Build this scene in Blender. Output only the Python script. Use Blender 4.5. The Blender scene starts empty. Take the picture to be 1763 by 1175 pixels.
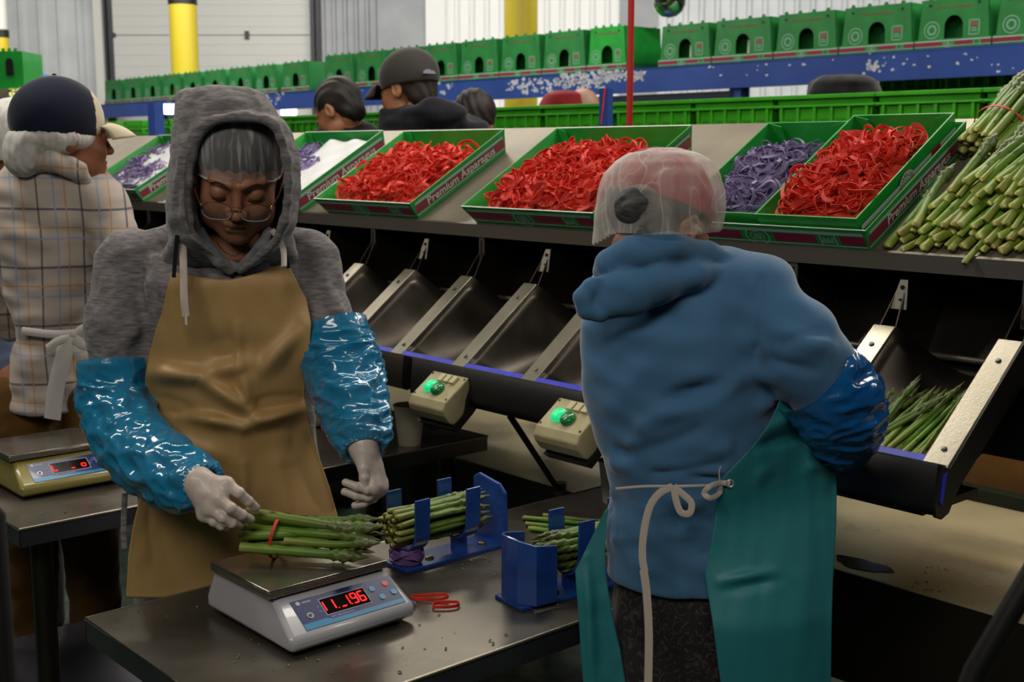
import bpy, math, random
import numpy as np
from mathutils import Vector, Matrix
S = bpy.context.scene
COL = S.collection
PI = math.pi
# ------------------------------------------------------------------ camera, world, lights, exposure
PITCH = math.radians(8.77); FPX = 2119.0; EYE = 1.65
cam_d = bpy.data.cameras.new('camera'); cam = bpy.data.objects.new('camera', cam_d); COL.objects.link(cam)
cam.location = (0, 0, EYE); cam.rotation_euler = (PI/2 - PITCH, 0, 0)
cam_d.sensor_width = 36.0; cam_d.lens = 36.0*FPX/1763.0; cam_d.clip_start = .05; cam_d.clip_end = 100
cam_d.dof.use_dof = True; cam_d.dof.focus_distance = 2.4; cam_d.dof.aperture_fstop = 7.0
S.camera = cam
w = bpy.data.worlds.new('world'); S.world = w; w.use_nodes = True
w.node_tree.nodes['Background'].inputs[0].default_value = (1.0, .93, .82, 1)
w.node_tree.nodes['Background'].inputs[1].default_value = .05
S.view_settings.view_transform = 'Standard'; S.view_settings.look = 'None'
S.view_settings.exposure = 0.0; S.view_settings.gamma = 1.0; S.view_settings.use_curve_mapping = False
S.cycles.max_bounces = 8; S.cycles.transparent_max_bounces = 24; S.cycles.sample_clamp_indirect = 4.0
S.cycles.caustics_reflective = False; S.cycles.caustics_refractive = False

ANG = math.radians(41.6)
U = np.array([-math.sin(ANG), math.cos(ANG), 0.]); V = np.array([math.cos(ANG), math.sin(ANG), 0.]); Z = np.array([0, 0, 1.])
def W(s, t, h): return U*s + V*t + Z*h                 # machine frame: s along the line (away, left), t across it, h up
CF = np.array([0, math.cos(PITCH), -math.sin(PITCH)]); CU = np.array([0, math.sin(PITCH), math.cos(PITCH)]); CR = np.array([1., 0, 0])
CO = np.array([0, 0, EYE])
def at(x, y, z): return CO + (CF + CR*(x-881.5)/FPX + CU*(587.5-y)/FPX)*z   # survey point -> world
def onh(x, y, h):
    r = CF + CR*(x-881.5)/FPX + CU*(587.5-y)/FPX
    return CO + r*((h-EYE)/r[2])

def area(name, loc, target, sx, sy, power, col=(1, .93, .82)):
    d = bpy.data.lights.new(name, 'AREA'); d.shape = 'RECTANGLE'; d.size = sx; d.size_y = sy; d.energy = power; d.color = col
    o = bpy.data.objects.new(name, d); COL.objects.link(o); o.location = loc
    o.rotation_euler = (Vector(target)-Vector(loc)).to_track_quat('-Z', 'Z').to_euler(); return o
# rows of ceiling strip lamps over the packing hall
area('lamp_over_line', W(2.6, 3.0, 3.9), W(2.6, 2.2, 0), 3.2, .35, 62)
area('lamp_over_aisle', W(4.2, .3, 3.9), W(3.4, 1.4, 0), 1.6, .35, 46)
area('lamp_over_crates', (-2.5, 8.2, 4.2), (-2.5, 8.6, 0), 6.0, .5, 200)
area('lamp_over_dock', (0, 11.5, 4.5), (0, 14.6, 1.5), 14.0, .6, 470, (1, .97, .92))
area('lamp_over_cartons', (3.0, 5.6, 4.1), (2.6, 6.6, 0), 4.0, .5, 110)
area('lamp_over_camera', (-1.0, -.9, 3.7), (-.1, 2.2, 1), 2.6, .8, 58)
sd = bpy.data.lights.new('spot_under_line', 'SPOT'); sd.energy = 34; sd.color = (1, .86, .64); sd.spot_size = math.radians(62); sd.spot_blend = .35; sd.shadow_soft_size = .05  # unseen spot added below the shelf end to brighten the pan
so = bpy.data.objects.new('spot_under_line', sd); COL.objects.link(so); so.location = W(.45, 2.95, 1.36); so.rotation_euler = (Vector(W(1.5, 2.62, .7))-Vector(W(.45, 2.95, 1.36))).to_track_quat('-Z', 'Z').to_euler()
area('lamp_right_aisle', (3.4, 1.6, 3.9), (2.2, 2.4, 0), 1.5, .35, 26)

# ------------------------------------------------------------------ materials
MATS = {}
def lin(c):
    if isinstance(c, str):
        c = [int(c[i:i+2], 16)/255 for i in (0, 2, 4)]
        return tuple(x/12.92 if x <= .04045 else ((x+.055)/1.055)**2.4 for x in c)
    return tuple(c)
def mat(name, col, rough=.6, metal=0., col2=None, nscale=8., stretch=(1, 1, 1), bump=0., bscale=60., bstretch=None, coat=0., trans=0., alpha=1., emit=0., spec=.5, detail=4., lo=.35, hi=.65, sheen=0., rvar=0., aniso=None, sss=0.):
    if name in MATS: return MATS[name]
    m = bpy.data.materials.new(name); m.use_nodes = True; nt = m.node_tree; b = nt.nodes['Principled BSDF']; L = nt.links.new
    c = lin(col)
    b.inputs['Base Color'].default_value = (*c, 1); b.inputs['Roughness'].default_value = rough; b.inputs['Metallic'].default_value = metal
    b.inputs['Coat Weight'].default_value = coat; b.inputs['Transmission Weight'].default_value = trans; b.inputs['Alpha'].default_value = alpha
    b.inputs['Specular IOR Level'].default_value = spec
    if sheen: b.inputs['Sheen Weight'].default_value = sheen; b.inputs['Sheen Roughness'].default_value = .4
    if sss: b.inputs['Subsurface Weight'].default_value = sss; b.inputs['Subsurface Scale'].default_value = .01; b.inputs['Subsurface Radius'].default_value = (1, .4, .2)
    if emit: b.inputs['Emission Color'].default_value = (*c, 1); b.inputs['Emission Strength'].default_value = emit
    def noise(scale, st, det=detail):
        tc = nt.nodes.new('ShaderNodeTexCoord'); mp = nt.nodes.new('ShaderNodeMapping'); mp.inputs['Scale'].default_value = st
        n = nt.nodes.new('ShaderNodeTexNoise'); n.inputs['Scale'].default_value = scale; n.inputs['Detail'].default_value = det
        L(tc.outputs['Object'], mp.inputs[0]); L(mp.outputs[0], n.inputs[0]); return n
    if col2 is not None:
        n = noise(nscale, stretch); r = nt.nodes.new('ShaderNodeValToRGB')
        r.color_ramp.elements[0].position = lo; r.color_ramp.elements[1].position = hi
        r.color_ramp.elements[0].color = (*c, 1); r.color_ramp.elements[1].color = (*lin(col2), 1)
        L(n.outputs[0], r.inputs[0]); L(r.outputs[0], b.inputs['Base Color'])
    if rvar:
        n = noise(nscale*1.7, stretch); mr = nt.nodes.new('ShaderNodeMapRange'); mr.inputs[1].default_value = .3; mr.inputs[2].default_value = .7
        mr.inputs[3].default_value = max(0, rough-rvar); mr.inputs[4].default_value = min(1, rough+rvar)
        L(n.outputs[0], mr.inputs[0]); L(mr.outputs[0], b.inputs['Roughness'])
    if bump:
        n = noise(bscale, bstretch or stretch); bp = nt.nodes.new('ShaderNodeBump'); bp.inputs['Strength'].default_value = bump; bp.inputs['Distance'].default_value = .004
        L(n.outputs[0], bp.inputs['Height']); L(bp.outputs[0], b.inputs['Normal'])
    MATS[name] = m; return m
def node(m, t, **kw):
    n = m.node_tree.nodes.new(t)
    for k, v in kw.items():
        if k.startswith('i'): n.inputs[int(k[1:])].default_value = v
        else: setattr(n, k, v)
    return n

# ------------------------------------------------------------------ mesh builder
def nrm(v): v = np.asarray(v, float); return v/max(1e-12, np.linalg.norm(v))
def basis(d, up=Z):
    d = nrm(d); a = np.cross(up, d)
    if np.linalg.norm(a) < 1e-4: a = np.cross(np.array([1., 0, 0]), d)
    a = nrm(a); return a, nrm(np.cross(d, a)), d
class MB:
    def __init__(s): s.v = []; s.f = []; s.m = []
    def add(s, vs, fs, m=0):
        o = len(s.v); s.v.extend([tuple(map(float, p)) for p in vs]); s.f.extend([tuple(i+o for i in f) for f in fs]); s.m.extend([m]*len(fs)); return s
    def box(s, c, size, ax=None, m=0):
        c = np.asarray(c, float); ax = ax or (np.array([1., 0, 0]), np.array([0, 1., 0]), Z)
        vs = [c + ax[0]*size[0]/2*i + ax[1]*size[1]/2*j + ax[2]*size[2]/2*k for k in (-1, 1) for j in (-1, 1) for i in (-1, 1)]
        return s.add(vs, [(0, 2, 3, 1), (4, 5, 7, 6), (0, 1, 5, 4), (2, 6, 7, 3), (0, 4, 6, 2), (1, 3, 7, 5)], m)
    def hexa(s, lo, hi, m=0):            # two quads (4 points each, same order)
        return s.add(list(lo)+list(hi), [(0, 3, 2, 1), (4, 5, 6, 7), (0, 1, 5, 4), (1, 2, 6, 5), (2, 3, 7, 6), (3, 0, 4, 7)], m)
    def prism(s, poly, d, m=0):          # polygon of 3D points, extruded by vector d
        n = len(poly); d = np.asarray(d, float); vs = [np.asarray(p, float) for p in poly]; vs += [p+d for p in vs]
        return s.add(vs, [tuple(range(n-1, -1, -1)), tuple(range(n, 2*n))]+[(i, (i+1) % n, n+(i+1) % n, n+i) for i in range(n)], m)
    def tube(s, pts, rs, n=10, m=0, cap=True, flat=1., up=Z, closed=False):
        pts = [np.asarray(p, float) for p in pts]; k = len(pts)
        if np.isscalar(rs): rs = [rs]*k
        vs = []
        a0 = None
        for i, p in enumerate(pts):
            if closed: d = pts[(i+1) % k]-pts[i-1]
            else: d = pts[min(i+1, k-1)]-pts[max(i-1, 0)]
            a, b, _ = basis(d, up)
            if a0 is not None and np.dot(a, a0) < 0 and abs(np.dot(a, a0)) > .3: a, b = -a, -b
            a0 = a
            for j in range(n):
                th = 2*PI*j/n; vs.append(p + a*math.cos(th)*rs[i] + b*math.sin(th)*rs[i]*flat)
        fs = [(i*n+j, i*n+(j+1) % n, (i+1) % k*n+(j+1) % n, (i+1) % k*n+j) for i in range(k if closed else k-1) for j in range(n)]
        if cap and not closed: fs += [tuple(range(n-1, -1, -1)), tuple((k-1)*n+j for j in range(n))]
        return s.add(vs, fs, m)
    def lathe(s, c, prof, n=24, ax=Z, m=0):  # prof: (radius, height along ax)
        a, b, d = basis(ax, Z if abs(ax[2]) < .9 else np.array([0, 1., 0])); vs = []
        for r, h in prof:
            for j in range(n): th = 2*PI*j/n; vs.append(np.asarray(c)+a*math.cos(th)*r+b*math.sin(th)*r+d*h)
        k = len(prof)
        fs = [(i*n+j, i*n+(j+1) % n, (i+1)*n+(j+1) % n, (i+1)*n+j) for i in range(k-1) for j in range(n)]
        if prof[0][0] > 1e-6: fs.append(tuple(range(n-1, -1, -1)))
        if prof[-1][0] > 1e-6: fs.append(tuple((k-1)*n+j for j in range(n)))
        return s.add(vs, fs, m)
    def grid(s, P, m=0, closeu=False):       # P[i][j]
        P = np.asarray(P, float); a, b = P.shape[:2]
        vs = P.reshape(-1, 3); fs = [(i*b+j, i*b+(j+1) % b, (i+1)*b+(j+1) % b, (i+1)*b+j) for i in range(a-1) for j in range(b if closeu else b-1)]
        return s.add(vs, fs, m)
    def obj(s, name, mats, parent=None, smooth=False, bevel=0., solid=0., subsurf=0, auto=True):
        return mkobj(name, np.array(s.v) if s.v else np.zeros((0, 3)), s.f, mats, parent, smooth, s.m, bevel, solid, subsurf, auto)
def frame_of(parent):
    M = Matrix.Identity(4); p = parent
    chain = []
    while p is not None: chain.append(p.matrix_basis.copy()); p = p.parent
    for c in reversed(chain): M = M @ c
    return M
def mkobj(name, v, f, mats, parent=None, smooth=False, mi=None, bevel=0., solid=0., subsurf=0, auto=True):
    v = np.asarray(v, float)
    if not isinstance(mats, (list, tuple)): mats = [mats]
    origin = None
    if parent is not None:
        Mi = np.array(frame_of(parent).inverted()); v = v @ Mi[:3, :3].T + Mi[:3, 3]
    elif len(v):
        origin = np.array([(v[:, 0].min()+v[:, 0].max())/2, (v[:, 1].min()+v[:, 1].max())/2, v[:, 2].min()]); v = v-origin
    me = bpy.data.meshes.new(name)
    if isinstance(f, np.ndarray):
        me.vertices.add(len(v)); me.vertices.foreach_set('co', v.astype(np.float32).ravel())
        n = len(f); k = f.shape[1]; me.loops.add(n*k); me.loops.foreach_set('vertex_index', f.astype(np.int32).ravel())
        me.polygons.add(n); me.polygons.foreach_set('loop_start', np.arange(0, n*k, k, dtype=np.int32))
        me.update(calc_edges=True)
    else:
        me.from_pydata(v.tolist(), [], f)
    for m in mats: me.materials.append(m)
    if mi is not None and len(mats) > 1: me.polygons.foreach_set('material_index', np.array(mi, dtype=np.int32))
    if smooth: me.polygons.foreach_set('use_smooth', np.ones(len(me.polygons), dtype=bool))
    if smooth and auto:
        try: me.set_sharp_from_angle(angle=math.radians(55))
        except Exception: pass
    me.update()
    o = bpy.data.objects.new(name, me); COL.objects.link(o)
    if parent is not None: o.parent = parent
    else: o.location = origin if origin is not None else (0, 0, 0)
    if solid: md = o.modifiers.new('s', 'SOLIDIFY'); md.thickness = solid; md.offset = 0
    if bevel: md = o.modifiers.new('b', 'BEVEL'); md.width = bevel; md.segments = 2; md.limit_method = 'ANGLE'; md.angle_limit = math.radians(40)
    if subsurf: md = o.modifiers.new('u', 'SUBSURF'); md.levels = subsurf; md.render_levels = subsurf
    return o
def tag(o, label=None, cat=None, group=None, kind=None):
    if label: o['label'] = label
    if cat: o['category'] = cat
    if group: o['group'] = group
    if kind: o['kind'] = kind
    return o
def thing(name, loc, label, cat, group=None, M=None):
    o = bpy.data.objects.new(name, None); COL.objects.link(o); o.empty_display_size = .05
    if M is not None: o.matrix_basis = M
    else: o.location = tuple(map(float, loc))
    return tag(o, label, cat, group)
def dup(o, M=None, label=None, parent=None):
    c = o.copy(); COL.objects.link(c); c.parent = parent
    if M is not None: c.matrix_basis = M
    if label: c['label'] = label
    for ch in list(o.children): dup(ch, None, None, c)
    return c
def struct(o): o['kind'] = 'structure'; return o
def mat4(ex, ey, ez, loc):
    return Matrix(((ex[0], ey[0], ez[0], loc[0]), (ex[1], ey[1], ez[1], loc[1]), (ex[2], ey[2], ez[2], loc[2]), (0, 0, 0, 1)))
def xf(M, p): p = Vector(p); q = M @ p; return np.array(q)
MX = (-U, V, Z)                                          # right-handed machine axes
def boxm(mb, s0, s1, t0, t1, h0, h1, m=0): return mb.box(W((s0+s1)/2, (t0+t1)/2, (h0+h1)/2), (abs(s1-s0), abs(t1-t0), abs(h1-h0)), MX, m)
def text_mesh(txt, size, ex, ey, loc, off=.0006, bold=0.0, align='LEFT', shear=0.):
    c = bpy.data.curves.new('t', 'FONT'); c.body = txt; c.size = size; c.align_x = align; c.extrude = off; c.offset = bold; c.resolution_u = 2; c.shear = shear
    o = bpy.data.objects.new('t', c); COL.objects.link(o)
    me = bpy.data.meshes.new_from_object(o.evaluated_get(bpy.context.evaluated_depsgraph_get())) if False else o.to_mesh()
    v = np.array([x.co[:] for x in me.vertices]) if len(me.vertices) else np.zeros((0, 3)); f = [tuple(p.vertices) for p in me.polygons]
    o.to_mesh_clear(); bpy.data.objects.remove(o); bpy.data.curves.remove(c)
    ez = np.cross(ex, ey); P = np.asarray(loc)+v[:, :1]*np.asarray(ex)+v[:, 1:2]*np.asarray(ey)+v[:, 2:3]*ez
    return P, f
ORD = ['first', 'second', 'third', 'fourth', 'fifth', 'sixth', 'seventh', 'eighth', 'ninth', 'tenth', 'eleventh', 'twelfth']

# ------------------------------------------------------------------ sculpting: signed fields + surface nets
class Field:
    def __init__(s, lo, hi, vox):
        s.lo = np.array(lo, float); s.vox = vox; n = np.ceil((np.array(hi)-s.lo)/vox).astype(int)+1
        s.n = n; s.F = np.full(tuple(n), 9., np.float32)
        s.ax = [(s.lo[i]+np.arange(n[i])*vox).astype(np.float32) for i in range(3)]
    def op(s, fn, lo, hi, k=.0, mode='u'):
        m = k+2.5*s.vox; a = np.clip(np.floor((np.minimum(lo, hi)-m-s.lo)/s.vox).astype(int), 0, s.n); b = np.clip(np.ceil((np.maximum(lo, hi)+m-s.lo)/s.vox).astype(int)+1, 0, s.n)
        if (b <= a).any(): return s
        X = s.ax[0][a[0]:b[0], None, None]; Y = s.ax[1][None, a[1]:b[1], None]; Zz = s.ax[2][None, None, a[2]:b[2]]
        d = fn(X, Y, Zz); sl = tuple(slice(a[i], b[i]) for i in range(3)); A = s.F[sl]
        if mode == 'u':
            if k > 0: h = np.clip(.5+.5*(A-d)/k, 0, 1); s.F[sl] = A*(1-h)+d*h-k*h*(1-h)
            else: s.F[sl] = np.minimum(A, d)
        elif mode == 's':
            d = -d
            if k > 0: h = np.clip(.5-.5*(A-d)/k, 0, 1); s.F[sl] = A*(1-h)+d*h+k*h*(1-h)
            else: s.F[sl] = np.maximum(A, d)
        return s
    def ell(s, c, r, k=.0, mode='u', R=None):
        c = np.array(c, float); r = np.array(r, float); e = r.max() if R is not None else r
        def fn(X, Y, Zz):
            x, y, z = X-c[0], Y-c[1], Zz-c[2]
            if R is not None: x, y, z = (R[0, i]*x+R[1, i]*y+R[2, i]*z for i in range(3))
            k0 = np.sqrt((x/r[0])**2+(y/r[1])**2+(z/r[2])**2)+1e-6; k1 = np.sqrt((x/r[0]**2)**2+(y/r[1]**2)**2+(z/r[2]**2)**2)+1e-6
            return k0*(k0-1)/k1
        return s.op(fn, c-e, c+e, k, mode)
    def cap(s, a, b, ra, rb, k=.0, mode='u', flat=None, fr=1.):   # flat: direction squeezed by fr
        a = np.array(a, float); b = np.array(b, float); ba = b-a; bb = max(1e-9, ba@ba)
        if flat is not None: fl = nrm(flat)
        def fn(X, Y, Zz):
            x, y, z = X-a[0], Y-a[1], Zz-a[2]; t = np.clip((x*ba[0]+y*ba[1]+z*ba[2])/bb, 0, 1)
            x = x-t*ba[0]; y = y-t*ba[1]; z = z-t*ba[2]
            if flat is not None:
                q = (x*fl[0]+y*fl[1]+z*fl[2])*(1/fr-1); x = x+q*fl[0]; y = y+q*fl[1]; z = z+q*fl[2]
                return (np.sqrt(x*x+y*y+z*z)-(ra+t*(rb-ra)))*min(1, fr)
            return np.sqrt(x*x+y*y+z*z)-(ra+t*(rb-ra))
        r = max(ra, rb)*max(1., fr); return s.op(fn, np.minimum(a, b)-r, np.maximum(a, b)+r, k, mode)
    def chain(s, pts, rs, k=.01, mode='u', flat=None, fr=1.):
        for i in range(len(pts)-1): s.cap(pts[i], pts[i+1], rs[i], rs[i+1], k if i else k, mode, flat, fr)
        return s
    def loft(s, rows, k=.0, mode='u', rot=0., p=2.):           # rows: (h, cx, cy, rx, ry)
        A = np.array(sorted(rows), float); h0, h1 = A[0, 0], A[-1, 0]; c, sn = math.cos(rot), math.sin(rot); pad = A[:, 3:5].max()
        def fn(X, Y, Zz):
            cx, cy, rx, ry = (np.interp(Zz.ravel(), A[:, 0], A[:, i]).astype(np.float32)[None, None, :] for i in (1, 2, 3, 4))
            x, y = X-cx, Y-cy; x, y = x*c+y*sn, -x*sn+y*c
            q = ((np.abs(x)/rx)**p+(np.abs(y)/ry)**p)**(1/p); d = (q-1)*np.minimum(rx, ry)
            return np.maximum(d, np.maximum(h0-Zz, Zz-h1))
        lo = [A[:, 1].min()-pad, A[:, 2].min()-pad, h0]; hi = [A[:, 1].max()+pad, A[:, 2].max()+pad, h1]
        return s.op(fn, lo, hi, k, mode)
    def cut_front(s, rows, y0, y1, k=.0, mode='s'):               # rows: (h, cx, half) opening seen from the front (-Y)
        A = np.array(sorted(rows), float)
        def fn(X, Y, Zz):
            cx = np.interp(Zz.ravel(), A[:, 0], A[:, 1]).astype(np.float32)[None, None, :]; hw = np.interp(Zz.ravel(), A[:, 0], A[:, 2], left=-.05, right=-.05).astype(np.float32)[None, None, :]
            return np.maximum(np.abs(X-cx)-hw, np.maximum(y0-Y, Y-y1))
        return s.op(fn, [A[:, 1].min()-.2, y0, A[0, 0]], [A[:, 1].max()+.2, y1, A[-1, 0]], k, mode)
    def sample(s, P):
        q = (np.asarray(P)-s.lo)/s.vox; q = np.clip(q, 0, s.n-1.001); i = q.astype(int); f = q-i; r = 0
        for a in (0, 1):
            for b in (0, 1):
                for c in (0, 1):
                    w_ = (f[..., 0] if a else 1-f[..., 0])*(f[..., 1] if b else 1-f[..., 1])*(f[..., 2] if c else 1-f[..., 2])
                    r = r+w_*s.F[i[..., 0]+a, i[..., 1]+b, i[..., 2]+c]
        return r
    def grad(s, P):
        P = np.asarray(P); e = s.vox; g = np.stack([s.sample(P+np.eye(3)[i]*e)-s.sample(P-np.eye(3)[i]*e) for i in range(3)], -1)
        return g/np.maximum(1e-9, np.linalg.norm(g, axis=-1, keepdims=True))
    def hit(s, O_, D, t0, t1, iso=0., n=160):          # first crossing along rays; returns t (nan when missed)
        O_ = np.asarray(O_, float); D = np.asarray(D, float); ts = np.linspace(t0, t1, n); out = np.full(D.shape[:-1], np.nan); prev = None
        for t in ts:
            f = s.sample(O_+D*t)-iso; hit_ = (f < 0) & np.isnan(out)
            if prev is not None:
                with np.errstate(all='ignore'): tt = t-(ts[1]-ts[0])*np.clip(f/(f-prev), 0, 1)
                out = np.where(hit_, tt, out)
            else: out = np.where(hit_, t, out)
            prev = f
        return out
    def mesh(s, iso=0., smooth=1):
        F = s.F-iso; F[0] = F[-1] = 1; F[:, 0] = F[:, -1] = 1; F[:, :, 0] = F[:, :, -1] = 1
        I = F < 0; mixed = np.zeros(tuple(s.n-1), bool); base = I[:-1, :-1, :-1]
        for a in (0, 1):
            for b in (0, 1):
                for c in (0, 1):
                    if a+b+c: mixed |= base != I[a:s.n[0]-1+a, b:s.n[1]-1+b, c:s.n[2]-1+c]
        idx = np.argwhere(mixed); cnt = np.zeros(len(idx)); acc = np.zeros((len(idx), 3))
        cor = [(a, b, c) for a in (0, 1) for b in (0, 1) for c in (0, 1)]
        val = {q: F[idx[:, 0]+q[0], idx[:, 1]+q[1], idx[:, 2]+q[2]] for q in cor}
        for q in cor:
            for d in range(3):
                if q[d]: continue
                r = list(q); r[d] = 1; r = tuple(r); A, B = val[q], val[r]; cr = (A < 0) != (B < 0)
                t = np.where(cr, A/np.where(cr, A-B, 1), 0); p = np.array(q, float)[None, :].repeat(len(idx), 0); p[:, d] += t
                acc += p*cr[:, None]; cnt += cr
        P = s.lo+(idx+acc/cnt[:, None])*s.vox
        vid = np.full(mixed.shape, -1, np.int64); vid[tuple(idx.T)] = np.arange(len(idx)); quads = []
        for d in range(3):
            sl0 = [slice(1, -1)]*3; sl1 = [slice(1, -1)]*3; sl0[d] = slice(0, -1); sl1[d] = slice(1, None)
            A = I[tuple(sl0)]; B = I[tuple(sl1)]; e = np.argwhere(A != B); inside = A[tuple(e.T)]
            off = np.array([1, 1, 1]); off[d] = 0; e = e+off; o1, o2 = [(1, 2), (2, 0), (0, 1)][d]; q = []
            for (p, r) in ((-1, -1), (0, -1), (0, 0), (-1, 0)):
                c = e.copy(); c[:, o1] += p; c[:, o2] += r; q.append(vid[tuple(c.T)])
            q = np.stack(q, 1); q[~inside] = q[~inside][:, ::-1]; quads.append(q)
        Q = np.concatenate(quads); Q = Q[(Q >= 0).all(1)]
        for _ in range(smooth):
            P = P*.5+.5*lapl(P, Q)
        return P, Q
def lapl(P, Q):
    acc = np.zeros_like(P); cnt = np.zeros(len(P))
    for a, b in ((0, 1), (1, 2), (2, 3), (3, 0)):
        for i in range(3):
            acc[:, i] += np.bincount(Q[:, a], P[Q[:, b], i], len(P))+np.bincount(Q[:, b], P[Q[:, a], i], len(P))
        cnt += np.bincount(Q[:, a], minlength=len(P))+np.bincount(Q[:, b], minlength=len(P))
    return acc/np.maximum(cnt, 1)[:, None]
def vnormals(P, Q):
    n = np.cross(P[Q[:, 2]]-P[Q[:, 0]], P[Q[:, 3]]-P[Q[:, 1]]); N = np.zeros_like(P)
    for a in range(4):
        for i in range(3): N[:, i] += np.bincount(Q[:, a], n[:, i], len(P))
    return N/np.maximum(1e-12, np.linalg.norm(N, axis=1, keepdims=True))
def segdist(P, a, b):
    a = np.asarray(a, float); b = np.asarray(b, float); ba = b-a; t = np.clip(((P-a)@ba)/max(1e-9, ba@ba), 0, 1)
    return np.linalg.norm(P-a-t[:, None]*ba, axis=1), t
def fold(P, N, segs):                                     # segs: (a, b, amplitude, width)
    D = np.zeros(len(P))
    for a, b, am, wd in segs:
        d, t = segdist(P, a, b); D += am*np.exp(-(d/wd)**2)*(.35+.65*np.sin(PI*np.clip(t, .03, .97)))
    return P+N*D[:, None]
_rs = np.random.RandomState(5)
def waves(P, n, wl, seed=0, aniso=(1, 1, 1)):             # smooth pseudo noise, about -1..1
    r = np.random.RandomState(seed); out = np.zeros(P.shape[:-1]); Q = P*np.array(aniso)
    wob = np.sin(Q@r.randn(3)*2.2/wl+r.rand()*6)*.6
    for i in range(n):
        d = nrm(r.randn(3)); l = wl*r.uniform(.6, 1.6); out = out+np.sin(2*PI*(Q@d)/l+r.rand()*7+wob*2)
    return out/math.sqrt(n)/1.2
def catmull(pts, n):
    pts = np.asarray(pts, float); k = len(pts); out = []
    P = np.vstack([2*pts[0]-pts[1], pts, 2*pts[-1]-pts[-2]])
    for u_ in np.linspace(0, k-1-1e-9, n):
        i = int(u_); t = u_-i; a, b, c, d = P[i:i+4]
        out.append(.5*((2*b)+(-a+c)*t+(2*a-5*b+4*c-d)*t*t+(-a+3*b-3*c+d)*t**3))
    return np.array(out)
def rotm(rx=0, ry=0, rz=0):
    return np.array(Matrix.Rotation(rz, 3, 'Z') @ Matrix.Rotation(rx, 3, 'X') @ Matrix.Rotation(ry, 3, 'Y'))
# ------------------------------------------------------------------ the hall
m_floor = mat('floor paint', '2c4a33', .45, col2='16241a', nscale=9, bump=.2, bscale=40, rvar=.15)
m_wallw = mat('white corrugated steel', 'd6d8da', .5, col2='c6c9cc', nscale=2)
m_wallg = mat('grey corrugated steel', 'a4a5a9', .5, col2='94969b', nscale=2)
m_wallb = mat('bright corrugated steel', 'f0f0ee', .5)
m_door = mat('sectional door', 'd0cfcb', .5, bump=.15, bscale=90, bstretch=(1, 1, 6))
m_dark = mat('dark trim', '35353a', .5)
m_yel = mat('yellow paint', 'cfb92c', .4); m_wht = mat('white column paint', 'd8d6ce', .5)
m_conc = mat('ceiling liner', '9a9a96', .8)
YB = 16.0
mb = MB(); mb.box((0, 6, -.05), (26, 24, .1)); struct(mb.obj('floor', m_floor))
mb = MB(); mb.box((0, 6, 4.75), (26, 24, .1)); struct(mb.obj('ceiling', m_conc))
def corr(x0, x1, pitch, m, mb, z1=4.7):
    prof = []; x = x0
    while x < x1-1e-6:
        for dx, dy in ((0, 0), (pitch*.55, 0), (pitch*.64, -.035), (pitch*.86, -.035)):
            if x+dx < x1: prof.append((x+dx, YB+dy))
        x += pitch
    prof.append((x1, YB)); prof += [(x1, YB+.1), (x0, YB+.1)]
    mb.prism([(a, b, 0) for a, b in prof][::-1], (0, 0, z1), m)
mb = MB(); PXM = .00741
def wx(px): return (px-881.5)*PXM
corr(-13, wx(190), .245, 0, mb); corr(wx(545), wx(652), .14, 1, mb); mb.box(((wx(652)+wx(735))/2, YB+.03, 2.35), (wx(735)-wx(652), .14, 4.7), m=1)
mb.box(((wx(735)+wx(768))/2, YB-.02, 2.35), (wx(768)-wx(735), .14, 4.7), m=2); corr(wx(768), wx(1065), .19, 2, mb)
mb.box(((wx(1065)+wx(1130))/2, YB+.03, 2.35), (wx(1130)-wx(1065), .14, 4.7), m=1); corr(wx(1130), 13, .2, 0, mb)
mb.box(((wx(190)+wx(545))/2, YB+.12, 2.35), (wx(545)-wx(190), .1, 4.7), m=1)
struct(mb.obj('wall_back', [m_wallw, m_wallg, m_wallb]))
for nm, c, sz in (('wall_left', (-13.05, 6, 2.35), (.1, 24, 4.7)), ('wall_right', (13.05, 6, 2.35), (.1, 24, 4.7)), ('wall_front', (0, -6.05, 2.35), (26, .1, 4.7))):
    mb = MB(); mb.box(c, sz); struct(mb.obj(nm, m_wallg))
d1 = thing('door_1', (wx(367), YB, 0), 'closed white sectional dock door in the back wall', 'door'); struct(d1)
for k in range(7):
    mb = MB(); mb.box(((wx(194)+wx(541))/2, YB-.02, .31+k*.62), (wx(541)-wx(194), .05, .612)); 
    for q in (-.2, -.07, .07, .2): mb.box(((wx(194)+wx(541))/2, YB-.047, .31+k*.62+q), (wx(541)-wx(194), .006, .012))
    mb.obj('door_section', m_door, d1, bevel=.004)
for k in range(1, 7):
    mb = MB(); mb.box((wx(430), YB-.06, k*.62), (.05, .03, .1)); mb.obj('hinge', m_dark, d1); mb = MB(); mb.box((wx(200), YB-.06, k*.62), (.09, .03, .05)); mb.obj('hinge', m_dark, d1)
for i, px in enumerate((190, 543)):
    mb = MB(); mb.box((wx(px), YB-.09, 2.35), (.05, .1, 4.7)); mb.box((wx(px)+.06, YB-.06, 2.35), (.05, .05, 4.7)); struct(mb.obj('trim_%d' % (i+1), m_dark))
mb = MB(); mb.box((wx(183), YB-.15, 3.0), (.1, .12, 2.2)); struct(mb.obj('trim_3', m_wht))
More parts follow.
